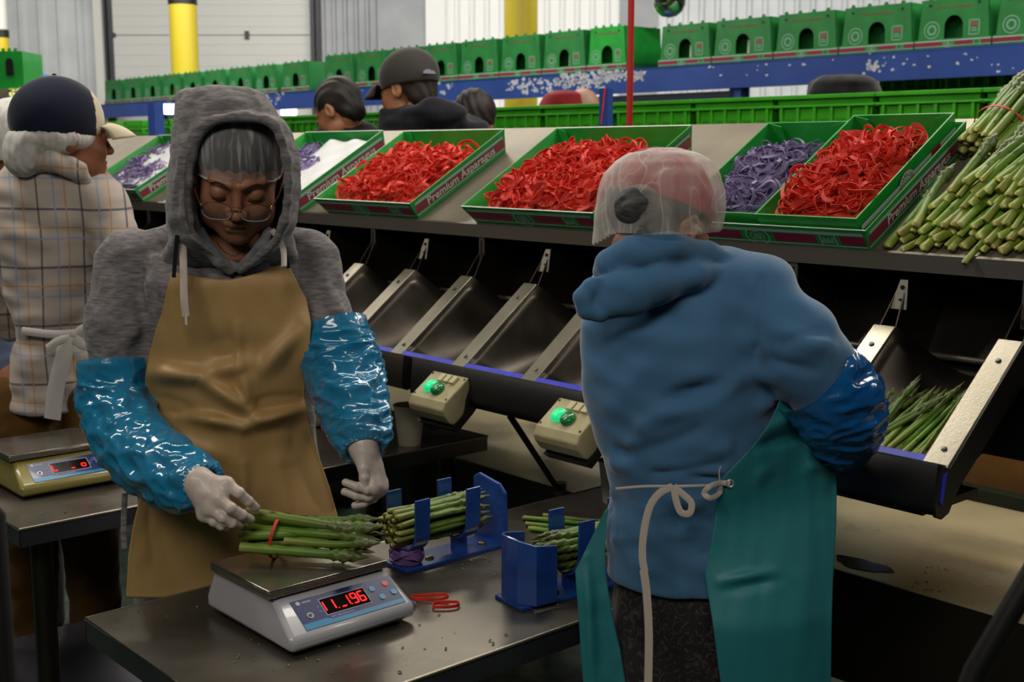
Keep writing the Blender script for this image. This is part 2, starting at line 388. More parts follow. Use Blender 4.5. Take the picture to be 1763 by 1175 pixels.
def pillar(px, z, r, label, htop):
    P = at(px, 100, z); t = thing('steel_column', (P[0], P[1], 0), label, 'column')
    mb = MB(); mb.lathe((P[0], P[1], 0), [(r, 0), (r, htop)], 32); mb.obj('yellow_sleeve', m_yel, t, smooth=True)
    mb = MB(); mb.lathe((P[0], P[1], htop), [(r+.006, -.02), (r+.006, .06)], 32); mb.obj('black_band', mat('black band', '0c0c0c', .5), t, smooth=True)
    mb = MB(); mb.lathe((P[0], P[1], htop+.06), [(r*.96, 0), (r*.96, 4.7-htop-.06)], 32); mb.obj('column_shaft', m_wht, t, smooth=True)
pillar(318, 13.6, .15, 'yellow-sleeved column with a black band standing before the dock door', float(at(318, 7, 13.6)[2]))
pillar(897, 11.2, .152, 'yellow column in front of the brightest white wall panels, right of the dock door', 4.0)
pillar(2, 13.2, .09, 'slim yellow and white column at the left edge beside the far green carton', float(at(5, 62, 13.2)[2]))
# convex dome mirror hanging on a stem
P = at(1152, 14, 8.4); t = thing('dome_mirror', (P[0], P[1], P[2]-.1), 'shiny chrome dome hanging above the right-hand green cartons', 'mirror')
mb = MB(); mb.lathe(P+Z*.02, [(.001, -.085), (.05, -.075), (.09, -.045), (.112, 0), (.115, .05), (.1, .08), (.02, .09)], 32); mb.obj('dome', mat('chrome', 'd8d8d8', .05, 1.), t, smooth=True)
mb = MB(); mb.lathe(P+Z*.1, [(.015, 0), (.015, 4.7-P[2]-.1)], 12); mb.obj('stem', m_dark, t, smooth=True)
# lit dock openings glimpsed low under the beam
m_glow = mat('lit window', 'dfe8ff', .5, emit=5.)
for i, (x, y, w_, h_, lab) in enumerate(((497, 184, .16, .17, 'small brightly lit panel between the blue beam and the green crates, beside the dark-haired person'), (291, 188, .13, .1, 'small bright lamp under the blue beam right of the stacked flat green crates'), (906, 166, .18, .12, 'bright white panel under the blue beam beside the yellow column'))):
    P = at(x, y, 12.5); t = thing('light_panel', (P[0], P[1]+.03, 0), lab, 'lamp')
    mb = MB(); mb.box(P, (w_, .03, h_)); mb.obj('lit_panel', m_glow, t, bevel=.01)
    mb = MB(); mb.box((P[0], P[1]+.045, P[2]/2+.05), (.05, .04, P[2]+.1)); mb.obj('post', m_dark, t)

# ------------------------------------------------------------------ sorting machine
m_ss = mat('stainless', '9a948a', .3, .9, col2='7d776c', nscale=3, stretch=(1, 1, 8), bump=.05, bscale=200, bstretch=(1, 1, .05), rvar=.1)
m_ssb = mat('brushed steel bright', 'b8b1a1', .3, .85, col2='9c9584', nscale=4, bump=.04, bscale=160)
m_ssd = mat('dark steel', '4a443d', .36, .85, col2='322d28', nscale=5, stretch=(1, 1, .3), rvar=.1)
m_blk = mat('black plate', '131212', .45)
m_shelf = mat('steel shelf', '9f9686', .4, .6, col2='857d6f', nscale=3, bump=.03, bscale=120)
m_lip = mat('shelf lip', '6f685e', .45, .7)
m_bluepad = mat('blue pad', '2a35d8', .4, col2='2430b4', nscale=40)
m_bolt = mat('bolt', '6e6e6c', .35, .9)
MS0, MS1 = 1.075, 5.2
mach = thing('sorting_machine', W(2.5, 2.3, 0), 'long stainless sorting line with tilted shelf and metal chutes behind the workers', 'machine')
T30 = math.radians(30); VS = V*math.cos(T30)+Z*math.sin(T30); NS = np.cross(-U, VS)     # up-slope, normal
def WS(s, d, n): return W(s, 2.3, 1.437)+VS*d+NS*n          # shelf coordinates
mb = MB(); mb.prism([WS(.6, 0, 0), WS(.6, .58, 0), WS(.6, .58, -.012), WS(.6, 0, -.012)], U*8.2); mb.obj('tilted_shelf', m_shelf, mach)
mb = MB(); mb.prism([W(.6, 2.292, 1.441), W(.6, 2.3, 1.445), W(.6, 2.3, 1.405), W(.6, 2.292, 1.405)], U*8.2); mb.obj('shelf_lip', m_lip, mach)
mb = MB(); mb.prism([W(.6, 2.66, 1.59), W(.6, 2.80, 1.71), W(.6, 2.80, 1.0), W(.6, 2.66, 1.0)], U*8.2); mb.obj('rear_panel', m_ssd, mach)
PITCHS = .2705; divs = [1.098+PITCHS*i for i in range(-1, 15)]
SL = nrm(W(0, 2.245, 1.293)-W(0, 1.985, 1.093)); SN = np.cross(-U, SL); LC = float(np.linalg.norm(W(0, 2.245, 1.293)-W(0, 1.985, 1.093)))
def WC(s, d, n): return W(s, 1.985, 1.093)+SL*d+SN*n        # chute coordinates
for i, s in enumerate(divs[1:], 1):
    if s < MS0: continue
    mb = MB(); hw = .026; e0 = hw
    mb.prism([WC(s-hw, 0, .004), WC(s+hw, 0, .004), WC(s+hw, 0, -.02), WC(s+hw-.004, 0, -.02), WC(s+hw-.004, 0, 0), WC(s-hw+.004, 0, 0), WC(s-hw+.004, 0, -.02), WC(s-hw, 0, -.02)], SL*LC)
    o = mb.obj('divider', m_ssb, mach, bevel=.002)
    for d in (.04, .27): mb = MB(); mb.lathe(WC(s, d, .004), [(.006, 0), (.005, .003), (0.0, .0035)], 10, SN); mb.obj('screw', m_bolt, o, smooth=True)
    # trough to the far side of this divider is the neighbour's; ours runs towards smaller s
    if s > divs[1]+.01:
        a, b = s-hw, s-PITCHS+hw; mb = MB(); row = []
        for k in range(13):
            x = k/12; dep = .118*math.sin(min(1, x/.62)*PI/2)**1.2 if x < .62 else .118*(1-((x-.62)/.38)**2.2)
            sp = a+(b-a)*x; row.append([WC(sp, d, -dep*min(1, .35+.65*d/LC*1.5)) for d in np.linspace(0.0, LC+.012*0, 8)])
        g = MB().grid(row); g.obj('trough', m_ssd, mach, smooth=True, solid=.003)
        mb = MB(); mb.prism([WC(b-.004, -.004, .004), WC(b-.004, .02, .004), WC(b-.004, .02, -.008), WC(b-.004, -.004, -.008)], U*(a-b+.008)); mb.obj('blue_pad', m_bluepad, mach, bevel=.002)
    # hopper partition: two dark plates and a pierced bracket
    for q, t1 in ((.018, 0), (-.02, 0)):
        mb = MB(); mb.prism([W(s+q, 2.25, 1.285), W(s+q*.2, 2.325, 1.402), W(s+q, 2.60, 1.56), W(s+q, 2.50, 1.25), W(s+q, 2.34, 1.2)], U*.003); mb.obj('hopper_partition', m_ssd, mach)
    if i % 2 == 0:
        mb = MB(); mb.add([W(s+.006, 2.306, 1.385), W(s-.010, 2.308, 1.385), W(s-.02, 2.29, 1.325), W(s+.016, 2.285, 1.325)], [(0, 1, 2, 3)]); o = mb.obj('bracket', mat('pale bracket', 'a09a8c', .4, .3), mach, solid=.003)
        for h in (1.343, 1.37): mb = MB(); mb.lathe(W(s-.003, 2.292+(h-1.325)*.2, h), [(.0045, 0), (.0045, .004)], 8, -V); mb.obj('bolt_hole', m_blk, o)
    else:
        mb = MB(); mb.box(W(s, 2.30, 1.36), (.022, .004, .1), MX); o = mb.obj('slotted_strap', m_lip, mach)
        mb = MB(); mb.box(W(s, 2.297, 1.37), (.006, .002, .05), MX); mb.lathe(W(s, 2.297, 1.325), [(.006, 0), (.006, .008)], 8, -V); mb.obj('slot', m_blk, o)
mb = MB(); mb.prism([W(.8, 2.62, 1.56), W(.8, 2.63, 1.56), W(.8, 2.39, 1.225), W(.8, 2.38, 1.225)], U*6); mb.obj('hopper_panel', m_ssd, mach)
for a_, b_, c_ in ((2.345, 1.228, .007), (2.39, 1.19, .012)): mb = MB(); mb.tube([W(.8, a_, b_), W(6.8, a_, b_)], c_, 10); mb.obj('rail_bar', m_lip, mach, smooth=True)
mb = MB(); boxm(mb, .8, 6.8, 2.42, 2.46, 1.02, 1.2); mb.obj('inner_panel', m_blk, mach)
# front valance under the chutes, rounded at the bottom, and the end cheek
prof = [(1.985, 1.095), (1.958, 1.107), (1.953, 1.103), (1.945, 1.03), (1.95, 1.015), (1.965, 1.009), (1.985, 1.015), (2.0, 1.03), (2.02, 1.06), (2.03, 1.07)]
for (a, b, nm) in ((MS0, 2.60, 0), (2.64, 5.1, 1)):
    mb = MB(); mb.prism([W(a, t_, h_) for t_, h_ in prof], U*(b-a)); mb.obj('front_valance', m_blk if nm == 0 else mat('valance steel', '3a342e', .4, .6), mach, smooth=True)
    mb = MB(); mb.prism([W(a, 1.954, 1.108), W(a, 1.985, 1.099), W(a, 1.985, 1.095), W(a, 1.954, 1.104)], U*(b-a)); mb.obj('valance_edge', m_ssb, mach)
cheek = [(1.957, 1.105), (1.942, 1.03), (1.947, 1.012), (1.965, 1.005), (1.99, 1.012), (2.02, 1.052), (2.30, 1.255), (2.30, 1.36), (2.245, 1.30), (1.985, 1.094)]
mb = MB(); mb.prism([W(MS0-.006, t_, h_) for t_, h_ in cheek], U*.006); mb.obj('end_cheek', mat('cheek', '1d1c1c', .4, .3), mach)
mb = MB(); mb.prism([W(MS0-.008, 1.962, 1.085), W(MS0-.008, 1.975, 1.09), W(MS0-.008, 1.962, 1.03), W(MS0-.008, 1.955, 1.04)], U*.002); mb.obj('blue_tape', m_bluepad, mach)
mb = MB(); mb.box(W(1.9, 2.1, 1.0), (1.55, .2, .015), MX); mb.obj('under_tray', m_blk, mach)
for s in (2.28, 3.6):
    mb = MB(); mb.tube([W(s, 2.02, .985), W(s+.14, 2.33, .70)], .011, 8, flat=.5); mb.tube([W(s+.14, 2.33, .73), W(s+.14, 2.33, .695)], .018, 8); mb.obj('strut', mat('strut', '55504a', .4, .7), mach)
for s in (.9, 3.0, 5.0, 7.0):
    mb = MB(); boxm(mb, s, s+.06, 2.84, 2.9, 0, 1.7); mb.obj('leg', m_ssd, mach)
# pan conveyor under the chutes
m_pan = mat('wet steel pan', 'cabf9f', .32, .35, col2='b4a886', nscale=1.6, stretch=(1, 1, 1), rvar=.12, bump=.04, bscale=60)
pan = thing('steel_pan', W(3, 2.75, 0), 'wide low steel catch pan lit by warm light beneath the chutes', 'pan')
mb = MB(); boxm(mb, .35, 6.2, 2.36, 3.14, .688, .70); mb.obj('pan_surface', m_pan, pan, bevel=.002)
mb = MB(); mb.prism([W(.35, 2.358, .699), W(.35, 2.364, .699), W(.35, 2.364, .44), W(.35, 2.358, .44)], U*5.8); mb.obj('front_skirt', mat('skirt', '3c382e', .3, .6), pan)
for h in (.64, .52): mb = MB(); mb.lathe(W(1.72, 2.358, h), [(.006, 0), (.004, .004)], 10, -V); mb.obj('bolt', m_bolt, pan)
mb = MB(); boxm(mb, .35, 6.2, 3.12, 3.17, .69, .735); mb.obj('rear_rail', mat('dark green rail', '10241c', .4), pan)
for s in (.6, 3.2, 6.0):
    for t_ in (2.45, 3.08): mb = MB(); boxm(mb, s, s+.05, t_-.025, t_+.025, 0, .69); mb.obj('leg', m_ssd, pan)
mb = MB()
c0 = onh(1485, 972, .7015); r = np.random.RandomState(3); pts = []
for k in range(40):
    th = 2*PI*k/40; rr = 1+.12*math.sin(3*th)+.06*math.sin(7*th+1); pts.append(c0+U*(-.072*math.cos(th)*rr)+V*(.035*math.sin(th)*rr))
mb.add(pts+[p*1-V*0+Z*.0 for p in pts], [tuple(range(40))])
m_oil = mat('puddle', '2e260c', .12, 0, spec=.3)
tag(mb.obj('water_puddle', m_oil), 'dark olive puddle of liquid near the front edge of the steel pan', 'puddle')
mb = MB()
for k in range(34):
    c = onh(r.uniform(1560, 1680) if k < 20 else r.uniform(1500, 1640), r.uniform(960, 1040), .7005); 
    if (c@V) < 2.38 or (c@V) > 2.9: continue
    q = r.uniform(.0015, .004); mb.lathe(c, [(q, 0), (q*.8, q*.4), (0, q*.55)], 8)
tag(mb.obj('water_drops', mat('clear drops', 'cfcfc0', .03, 0, trans=.6)), 'scattered water drops on the lit steel pan', 'water', kind='stuff')
# shade on the pan comes from the machine; cable and arm at its right end
mb = MB(); mb.tube(catmull([W(1.13, 2.15, 1.0), at(1655, 808, 2.75), at(1710, 765, 2.7), at(1763, 715, 2.6), at(1830, 640, 2.5)], 24), .0055, 8)
tag(mb.obj('power_cable', m_blk, smooth=True), 'thin black cable curving up in front of the cardboard boxes', 'cable')
mb = MB(); mb.tube([at(1690, 705, 2.78), at(1763, 684, 2.75), at(1900, 650, 2.7)], .017, 10, flat=.6); mb.obj('support_arm', m_blk, mach, smooth=True)
# cardboard boxes behind the pan
m_card = mat('cardboard', 'a87a44', .8, col2='966a38', nscale=6, bump=.05)
for (s0, s1, t0, t1, h0, h1, lab) in ((.85, 1.98, 3.22, 3.65, 0, .86, 'lower brown cardboard box standing behind the steel pan'), (.8, 1.93, 3.24, 3.68, .86, 1.18, 'upper brown cardboard box resting on the other behind the pan')):
    t = thing('cardboard_box', W((s0+s1)/2, (t0+t1)/2, h0), lab, 'box')
    mb = MB(); boxm(mb, s0, s1, t0, t1, h0, h1); mb.obj('carton_body', m_card, t, bevel=.004)
    mb = MB(); boxm(mb, s0+.01, s1-.01, (t0+t1)/2-.03, (t0+t1)/2+.03, h1, h1+.0008); boxm(mb, s0+.05, s1-.05, t0-.0008, t0, (h0+h1)/2-.002, (h0+h1)/2+.002); mb.obj('tape', mat('packing tape', '9a7440', .3), t)

# control boxes
m_ctl = mat('beige plastic', 'b6ad86', .45, col2='a59b74', nscale=14)
m_grn = mat('green button', '0b7a3c', .25, coat=.4); m_grl = mat('lit green button', '18c27a', .25, emit=.9)
def control_box(s, label):
    P0 = W(s, 1.925, 1.02); b = thing('control_box', P0, label, 'switch box', 'switch boxes hanging under the chutes')
    # profile in (t,h): sloped face with the buttons, nose rolling under
    pr = [(1.948, 1.085), (1.872, 1.03), (1.862, 1.01), (1.868, .995), (1.885, .975), (1.90, .968), (1.925, .985), (1.935, 1.0), (1.94, 1.03), (1.955, 1.06)]
    mb = MB(); mb.prism([W(s-.072, t_, h_) for t_, h_ in pr], U*.144); mb.obj('housing', m_ctl, b, bevel=.004)
    pr2 = [(1.90, .97), (1.885, .962), (1.905, .95), (1.955, .99), (1.985, 1.02), (1.955, 1.055), (1.94, 1.03), (1.93, .995)]
    mb = MB(); mb.prism([W(s-.078, t_, h_) for t_, h_ in pr2], U*.14); mb.obj('back_bracket', m_blk, b)
    fd = nrm(W(0, 1.948, 1.085)-W(0, 1.872, 1.03)); fn = np.cross(-U, fd)
    def fp(a, d, n=0.): return W(s, 1.872, 1.03)-U*a+fd*d+fn*n
    for a, d, m in ((-.026, .038, m_grl), (.008, .034, m_grn)):
        mb = MB(); mb.lathe(fp(a, d, 0), [(.019, 0), (.019, .008), (.016, .012), (0, .0135)], 24, fn); mb.obj('push_button', m, b, smooth=True)
    for a in (-.012, .012, .036): mb = MB(); mb.box(fp(a, .072, .004), (.018, .024, .008), (-U, fd, fn)); mb.obj('switch_cover', mat('pale switch', 'c3b996', .4), b, bevel=.001)
    for a in (-.064, .064):
        for d in (.01, .084): mb = MB(); mb.lathe(fp(a, d), [(.0035, 0), (.0035, .001)], 8, fn); mb.obj('screw', m_blk, b)
control_box(2.43, 'beige control box with two green buttons, fully visible between the two women')
control_box(1.955, 'beige control box partly hidden behind the blue hooded sweater')

# ------------------------------------------------------------------ tables
m_tab = mat('work table steel', '8b857a', .30, .85, col2='6c665c', nscale=2.5, rvar=.1, bump=.03, bscale=25)
m_tabe = mat('table edge', '6a6a72', .35, .8, col2='50505a', nscale=3)
def table(label, s0, s1, t0, t1, h, legs, shelf=None):
    t = thing('steel_table', W((s0+s1)/2, (t0+t1)/2, 0), label, 'table', )
    mb = MB(); boxm(mb, s0, s1, t0, t1, h-.004, h); mb.obj('tabletop', m_tab, t)
    mb = MB()
    for a in ((s0, s0+.004, t0, t1), (s1-.004, s1, t0, t1), (s0, s1, t0, t0+.004), (s0, s1, t1-.004, t1)): boxm(mb, *a, h-.045, h-.0005)
    mb.obj('edge_skirt', m_tabe, t)
    mb = MB(); mb.tube([W(s0, t0, h-.002), W(s0, t1, h-.002), W(s1, t1, h-.002), W(s1, t0, h-.002)], .0035, 8, closed=True); mb.obj('rolled_rim', m_ssb, t, smooth=True)
    for s, q in legs:
        mb = MB(); mb.tube([W(s, q, 0), W(s, q, h-.004)], .026, 12); mb.obj('leg', m_ssd, t, smooth=True)
    if shelf: mb = MB(); boxm(mb, s0+.02, s1-.02, t0+.03, t1-.03, shelf-.03, shelf); mb.obj('lower_shelf', m_tabe, t)
table('near stainless work table holding the white digital scale', 1.525, 2.14, .848, 2.30, .8, [(1.6, .95), (2.07, .95), (1.6, 2.2), (2.07, 2.2)], .32)
table('far stainless work table holding the olive scale and the paper cup', 2.765, 3.30, .955, 2.355, .8, [(2.84, 1.03), (3.23, 1.03), (2.84, 2.26), (3.23, 2.26)], .34)

# ------------------------------------------------------------------ scales
m_navy = mat('navy panel', '0d1f63', .3, coat=.3); m_teal = mat('blue stripe', '1b7fb0', .3); m_disp = mat('display glass', '140a0a', .08, coat=.5)
m_led = mat('red digit', 'ff1515', .5, emit=2.2); m_prt = mat('printed white', 'b9c2d6', .5)
m_pansteel = mat('scale pan steel', 'a29b90', .26, .9, rvar=.05, nscale=6)
def seg7(mb, O_, ex, ey, ez, ch, hgt):
    segs = {'0': 'abcdef', '1': 'bc', '2': 'abged', '3': 'abgcd', '4': 'fgbc', '5': 'afgcd', '6': 'afgedc', '7': 'abc', '8': 'abcdefg', '9': 'abcdfg', '-': 'g', '_': 'd', 'L': 'fed', 'l': 'ef', 'o': 'cdeg', ' ': ''}[ch]
    w_, h_ = hgt*.5, hgt; t_ = hgt*.11
    C = {'a': (w_/2, h_, 1, 0), 'g': (w_/2, h_/2, 1, 0), 'd': (w_/2, 0, 1, 0), 'f': (0, h_*.75, 0, 1), 'b': (w_, h_*.75, 0, 1), 'e': (0, h_*.25, 0, 1), 'c': (w_, h_*.25, 0, 1)}
    for q in segs:
        x, y, hz, _ = C[q]; mb.box(O_+ex*x+ey*y, (w_*.85, t_, .0008) if hz else (t_, h_*.44, .0008), (ex, ey, ez))
def scale(sf, tl, h, wd, dp, body, digits, redb, label, pad):
    """front edge at s=sf, left end at t=tl, standing at height h"""
    t = thing('digital_scale', W(sf+dp/2, tl+wd/2, h), label, 'scale')
    z0 = h+.014
    def L(x, y, z): return W(sf+y, tl+x, h+z)
    b0 = [L(0, 0, .008), L(wd, 0, .008), L(wd, dp, .008), L(0, dp, .008)]
    b1 = [L(0, 0, .032), L(wd, 0, .032), L(wd, dp, .032), L(0, dp, .032)]
    c1 = [L(.012, .080, .084), L(wd-.012, .080, .084), L(wd-.012, dp-.012, .084), L(.012, dp-.012, .084)]
    mb = MB(); vs = b0+b1+c1; fs = [(3, 2, 1, 0), (0, 1, 5, 4), (1, 2, 6, 5), (2, 3, 7, 6), (3, 0, 4, 7), (4, 5, 9, 8), (5, 6, 10, 9), (6, 7, 11, 10), (7, 4, 8, 11), (8, 9, 10, 11)]
    mb.add(vs, fs); mb.obj('housing', body, t, bevel=.009, smooth=True)
    for x, y in ((.03, .03), (wd-.03, .03), (.03, dp-.03), (wd-.03, dp-.03)):
        mb = MB(); mb.lathe(L(x, y, 0), [(.011, 0), (.011, .009), (.007, .012)], 14); mb.obj('foot', m_dark, t, smooth=True)
    # pan
    mb = MB(); mb.prism([L(0.0, .070, .0975), L(wd-.012, .070, .0975), L(wd-.012, dp-.02, .0975), L(0.0, dp-.02, .0975)], Z*.0035); mb.prism([L(0, .070, .086), L(wd-.012, .070, .086), L(wd-.012, dp-.02, .085), L(0, dp-.02, .085)], Z*.012); mb.obj('weighing_pan', m_pansteel, t, bevel=.004, smooth=True)
    # sloped fascia
    ey = nrm(L(.0, .080, .084)-L(0, 0, .032)); ex = V; ez = np.cross(ex, ey); hs = float(np.linalg.norm(L(0, .080, .084)-L(0, 0, .032)))
    def FP(x, y, n=0.): return L(0, 0, .032)+ex*x+ey*y+ez*(n+.0006)
    x0, x1, y0, y1 = wd*.14, wd*.94, hs*.12, hs*.80
    mb = MB(); mb.box(FP((x0+x1)/2, (y0+y1)/2, 0), (x1-x0, y1-y0, .0012), (ex, ey, ez)); o = mb.obj('control_panel', m_navy, t)
    yb = y0+(y1-y0)*.14
    mb = MB(); mb.add([FP(x0, y0, .0009), FP(x1, y0, .0009), FP(x1, yb, .0009), FP(x0+wd*.22, yb, .0009), FP(x0+wd*.18, yb+.004, .0009), FP(x0, yb+.004, .0009)], [(0, 1, 2, 3, 4, 5)]); mb.obj('lower_stripe', m_teal, o)
    dx0, dx1, dy0, dy1 = x0+(x1-x0)*.25, x0+(x1-x0)*.69, y0+(y1-y0)*.30, y0+(y1-y0)*.82
    mb = MB(); mb.box(FP((dx0+dx1)/2, (dy0+dy1)/2, .0006), (dx1-dx0+.003, dy1-dy0+.003, .001), (ex, ey, ez)); mb.obj('display_frame', m_prt, o)
    mb = MB(); mb.box(FP((dx0+dx1)/2, (dy0+dy1)/2, .0012), (dx1-dx0, dy1-dy0, .001), (ex, ey, ez)); dsp = mb.obj('display', m_disp, o)
    mb = MB(); H_ = (dy1-dy0)*.62
    for k, (ch, fx) in enumerate(digits): seg7(mb, FP(dx0+(dx1-dx0)*fx, dy0+(dy1-dy0)*.2, .0021), ex, ey, ez, ch, H_)
    if digits[-1][0] == '6': mb.box(FP(dx0+(dx1-dx0)*.605, dy0+(dy1-dy0)*.2, .0021), (.0016, .0016, .0008), (ex, ey, ez)); mb.box(FP(dx0+(dx1-dx0)*.30, dy0+(dy1-dy0)*.2, .0021), (.0016, .0016, .0008), (ex, ey, ez))
    mb.obj('digits', m_led, t)
    for k, (fx, fy) in enumerate(((.77, .7), (.92, .76), (.82, .36), (.97-.02, .42))):
        mb = MB(); mb.lathe(FP(x0+(x1-x0)*fx, y0+(y1-y0)*fy, .0006), [(.0062, 0), (.0062, .0012)], 20, ez); mb.obj('key', (redb if k == 1 else pad), o)
    for txt, fx, fy, sz in (('ZERO TARE GROSS HOLD', .27, .18, .0042), ('SCALE', .12, .86, .0058), ('lb', .2, .6, .004), ('kg', .2, .45, .004), ('HOLD', .70, .62, .0035), ('NET', .70, .5, .0035)):
        if txt == 'SCALE': continue
        P, f = text_mesh(txt, sz, ex, ey, FP(x0+(x1-x0)*fx, y0+(y1-y0)*fy, .0008), .0002); MB().add(P, f).obj('lettering', m_prt, o)
    mb = MB(); c = FP(x0+(x1-x0)*.055, y0+(y1-y0)*.88, .0007); mb.lathe(c, [(.0042, 0), (.0042, .0006)], 18, ez)
    for k in range(7): mb.box(c+ex*(.009+k*.0027), (.0019, .0036, .0005), (ex, ey, ez)) if False else mb.box(c+ex*(.009+k*.0027), (.0019 if k % 2 else .0012, .0032, .0005), (ex, ey, ez))
    mb.obj('maker_mark', m_prt, o)
    mb = MB(); c = FP(x0+(x1-x0)*.1, y0+(y1-y0)*.42, .0006); mb.lathe(c, [(.0062, 0), (.0062, .0012)], 20, ez); kk = mb.obj('lock_ring', mat('silver ring', 'a8a8b0', .3, .6), o); mb = MB(); mb.lathe(c+ez*.0012, [(.004, 0), (.004, .0005)], 16, ez); mb.obj('lock_face', m_dark, kk)
    return t
m_key = mat('blue key', '2f8fc0', .35); m_keyr = mat('red key', 'd8402e', .35); m_keyy = mat('yellow key', 'b8ae50', .35); m_keyb = mat('dark blue key', '27558f', .35)
scale(1.722, 1.032, .8, .262, .300, mat('white scale housing', 'b4b3ba', .3, coat=.3), [('l', .03), ('l', .24), ('_', .37), ('1', .46), ('9', .65), ('6', .82)], m_keyr, 'white digital scale reading 1.96 with a bunch of asparagus on its pan', m_key)
scale(2.985, 1.042, .8, .27, .300, mat('olive scale housing', '8e8446', .35, coat=.3), [('L', .03), ('_', .5), ('o', .8)], m_keyy, 'olive digital scale with an empty pan on the far table at left', m_keyb)

# ------------------------------------------------------------------ paper cups
m_cup = mat('paper cup', 'd9d2bd', .6)
def cup(P, s, label):
    t = thing('paper_cup', P, label, 'cup')
    mb = MB(); mb.lathe(P, [(.001, .006*s), (.027*s, .006*s), (.027*s, 0), (.029*s, 0), (.0395*s, .1*s), (.0415*s, .1*s), (.0415*s, .104*s), (.038*s, .104*s), (.027*s, .01*s), (.001, .009*s)], 32); mb.obj('cup_wall', m_cup, t, smooth=True)
    mb = MB(); mb.tube([P+np.array([math.cos(a)*.0405*s, math.sin(a)*.0405*s, .102*s]) for a in np.linspace(0, 2*PI, 28, endpoint=False)], .0018, 6, closed=True); mb.obj('rolled_rim', m_cup, t, smooth=True)
cup(W(2.835, 2.115, .8), 1.14, 'white paper cup on the far steel table below the control box')
cup(W(2.02, 2.13, .8), 1.0, 'white paper cup beside the blue sweater on the near table')
# folded pale cloth and bag behind the hand
fl = Field(W(3.05, 1.9, .8)-.25, W(3.05, 1.9, .8)+.3, .006); r = np.random.RandomState(8)
fl.cap(W(3.12, 2.22, .835), W(3.20, 2.05, .835), .032, .034, .03); fl.ell(W(3.0, 2.03, .812), (.08, .07, .014), .02)
P, Q = fl.mesh(smooth=2); P = P+vnormals(P, Q)*(.006*waves(P, 5, .07, 3))[:, None]; P[:, 2] = np.maximum(P[:, 2], .801)
tag(mkobj('crumpled_cloth', P, Q, mat('pale cloth', 'c9bfa8', .8), smooth=True), 'crumpled pale cloth on the far table behind the paper cup', 'cloth')

# ------------------------------------------------------------------ blue bunching jigs
m_jig = mat('blue enamel', '214c9c', .32, coat=.4, col2='1b3f86', nscale=20, bump=.06, bscale=30)
def jig(label, B, axd, L, Wd, kind):
    """B: left near corner on the table, axd: long direction (unit), sideways = across"""
    ax = nrm(axd); sd = nrm(np.cross(Z, ax)); t = thing('bunching_jig', B+ax*L/2+sd*Wd/2, label, 'jig', 'blue metal bunching jigs on the near table')
    def J(x, y, z): return B+ax*x+sd*y+Z*z
    mb = MB(); mb.box(J(L/2, Wd/2, .004), (L, Wd, .008), (ax, sd, Z)); mb.obj('base_plate', m_jig, t, bevel=.002)
    def cradle(x, y, w_=.038, R=.045, zc=.083, top=.152):
        mb = MB(); mb.box(J(x, y, .022), (w_, .012, .035), (ax, sd, Z))
        pts = []
        for a in np.linspace(-PI/2-1.35, -PI/2+1.35, 15): pts.append((R*math.cos(a), R*math.sin(a)))
        pts = [(-R*1.02, top-zc)]+pts+[(R*1.02, top-zc)]
        q = [(a*1.12, b*1.1) for a, b in pts]; q[0] = (q[0][0], top-zc); q[-1] = (q[-1][0], top-zc)
        poly = [J(x-w_/2, y+a, zc+b) for a, b in pts]+[J(x-w_/2, y+a, zc+b) for a, b in q[::-1]]
        n = len(pts); vs = poly+[p+ax*w_ for p in poly]; fs = []; N = 2*n
        for i in range(n-1):
            fs += [(i, i+1, N-2-i, N-1-i), (N+i, 2*N-1-i, 2*N-2-i, N+i+1), (i, N+i, N+i+1, i+1), (N-1-i, N-2-i, 2*N-2-i, 2*N-1-i)]
        fs += [(0, N-1, 2*N-1, N), (n-1, N+n-1, N+n, n)]
        mb.add(vs, fs); mb.obj('cradle_arm', m_jig, t, bevel=.0015)
    y = Wd*.5
    if kind == 1:
        for x in (.035, .17): cradle(x, y)
        mb = MB(); mb.prism([J(L-.022, -.005, .0), J(L-.022, Wd+.02, .0), J(L-.022, Wd+.02, .14), J(L-.022, Wd-.0, .15), J(L-.022, .02, .138), J(L-.022, .0, .12)], ax*.01); mb.obj('end_plate', m_jig, t, bevel=.004)
        bs = (.08, .225)
    else:
        for x in (.15, .30): cradle(x, y)
        R = .036; o_ = [( .075, -.008), (.028, -.008), (.006, .02), (0, Wd*.5), (.006, Wd-.02), (.028, Wd+.008), (.075, Wd+.008)]
        vs = []
        for a, b in o_: vs.append(J(a, b, .008))
        for k, (a, b) in enumerate(o_): vs.append(J(a, b, (.118, .125, .132, .135, .132, .125, .118)[k]))
        mb = MB(); mb.add(vs, [(i, i+1, i+8, i+7) for i in range(6)]); mb.obj('end_cup', m_jig, t, solid=.006, bevel=.001)
        bs = (.1, .225)
    for x in bs: mb = MB(); mb.lathe(J(x, Wd*.35, .008), [(.009, 0), (.009, .004), (.005, .006), (0, .006)], 6); mb.obj('bolt', mat('brass bolt', '8a7a58', .3, .8), t)
    return J, y
jA0, jA1 = onh(702, 990, .8), onh(905, 932, .8)
J1, jy1 = jig('longer blue jig holding a bunch, purple bands around its left cradle', jA0, jA1-jA0, .285, .085, 1)
jB0, jB1 = onh(898, 1055, .8), onh(1010, 1026, .8)
J2, jy2 = jig('blue jig with a rounded end cup, nearer the teal apron', jB0, jB1-jB0, .34, .09, 2)
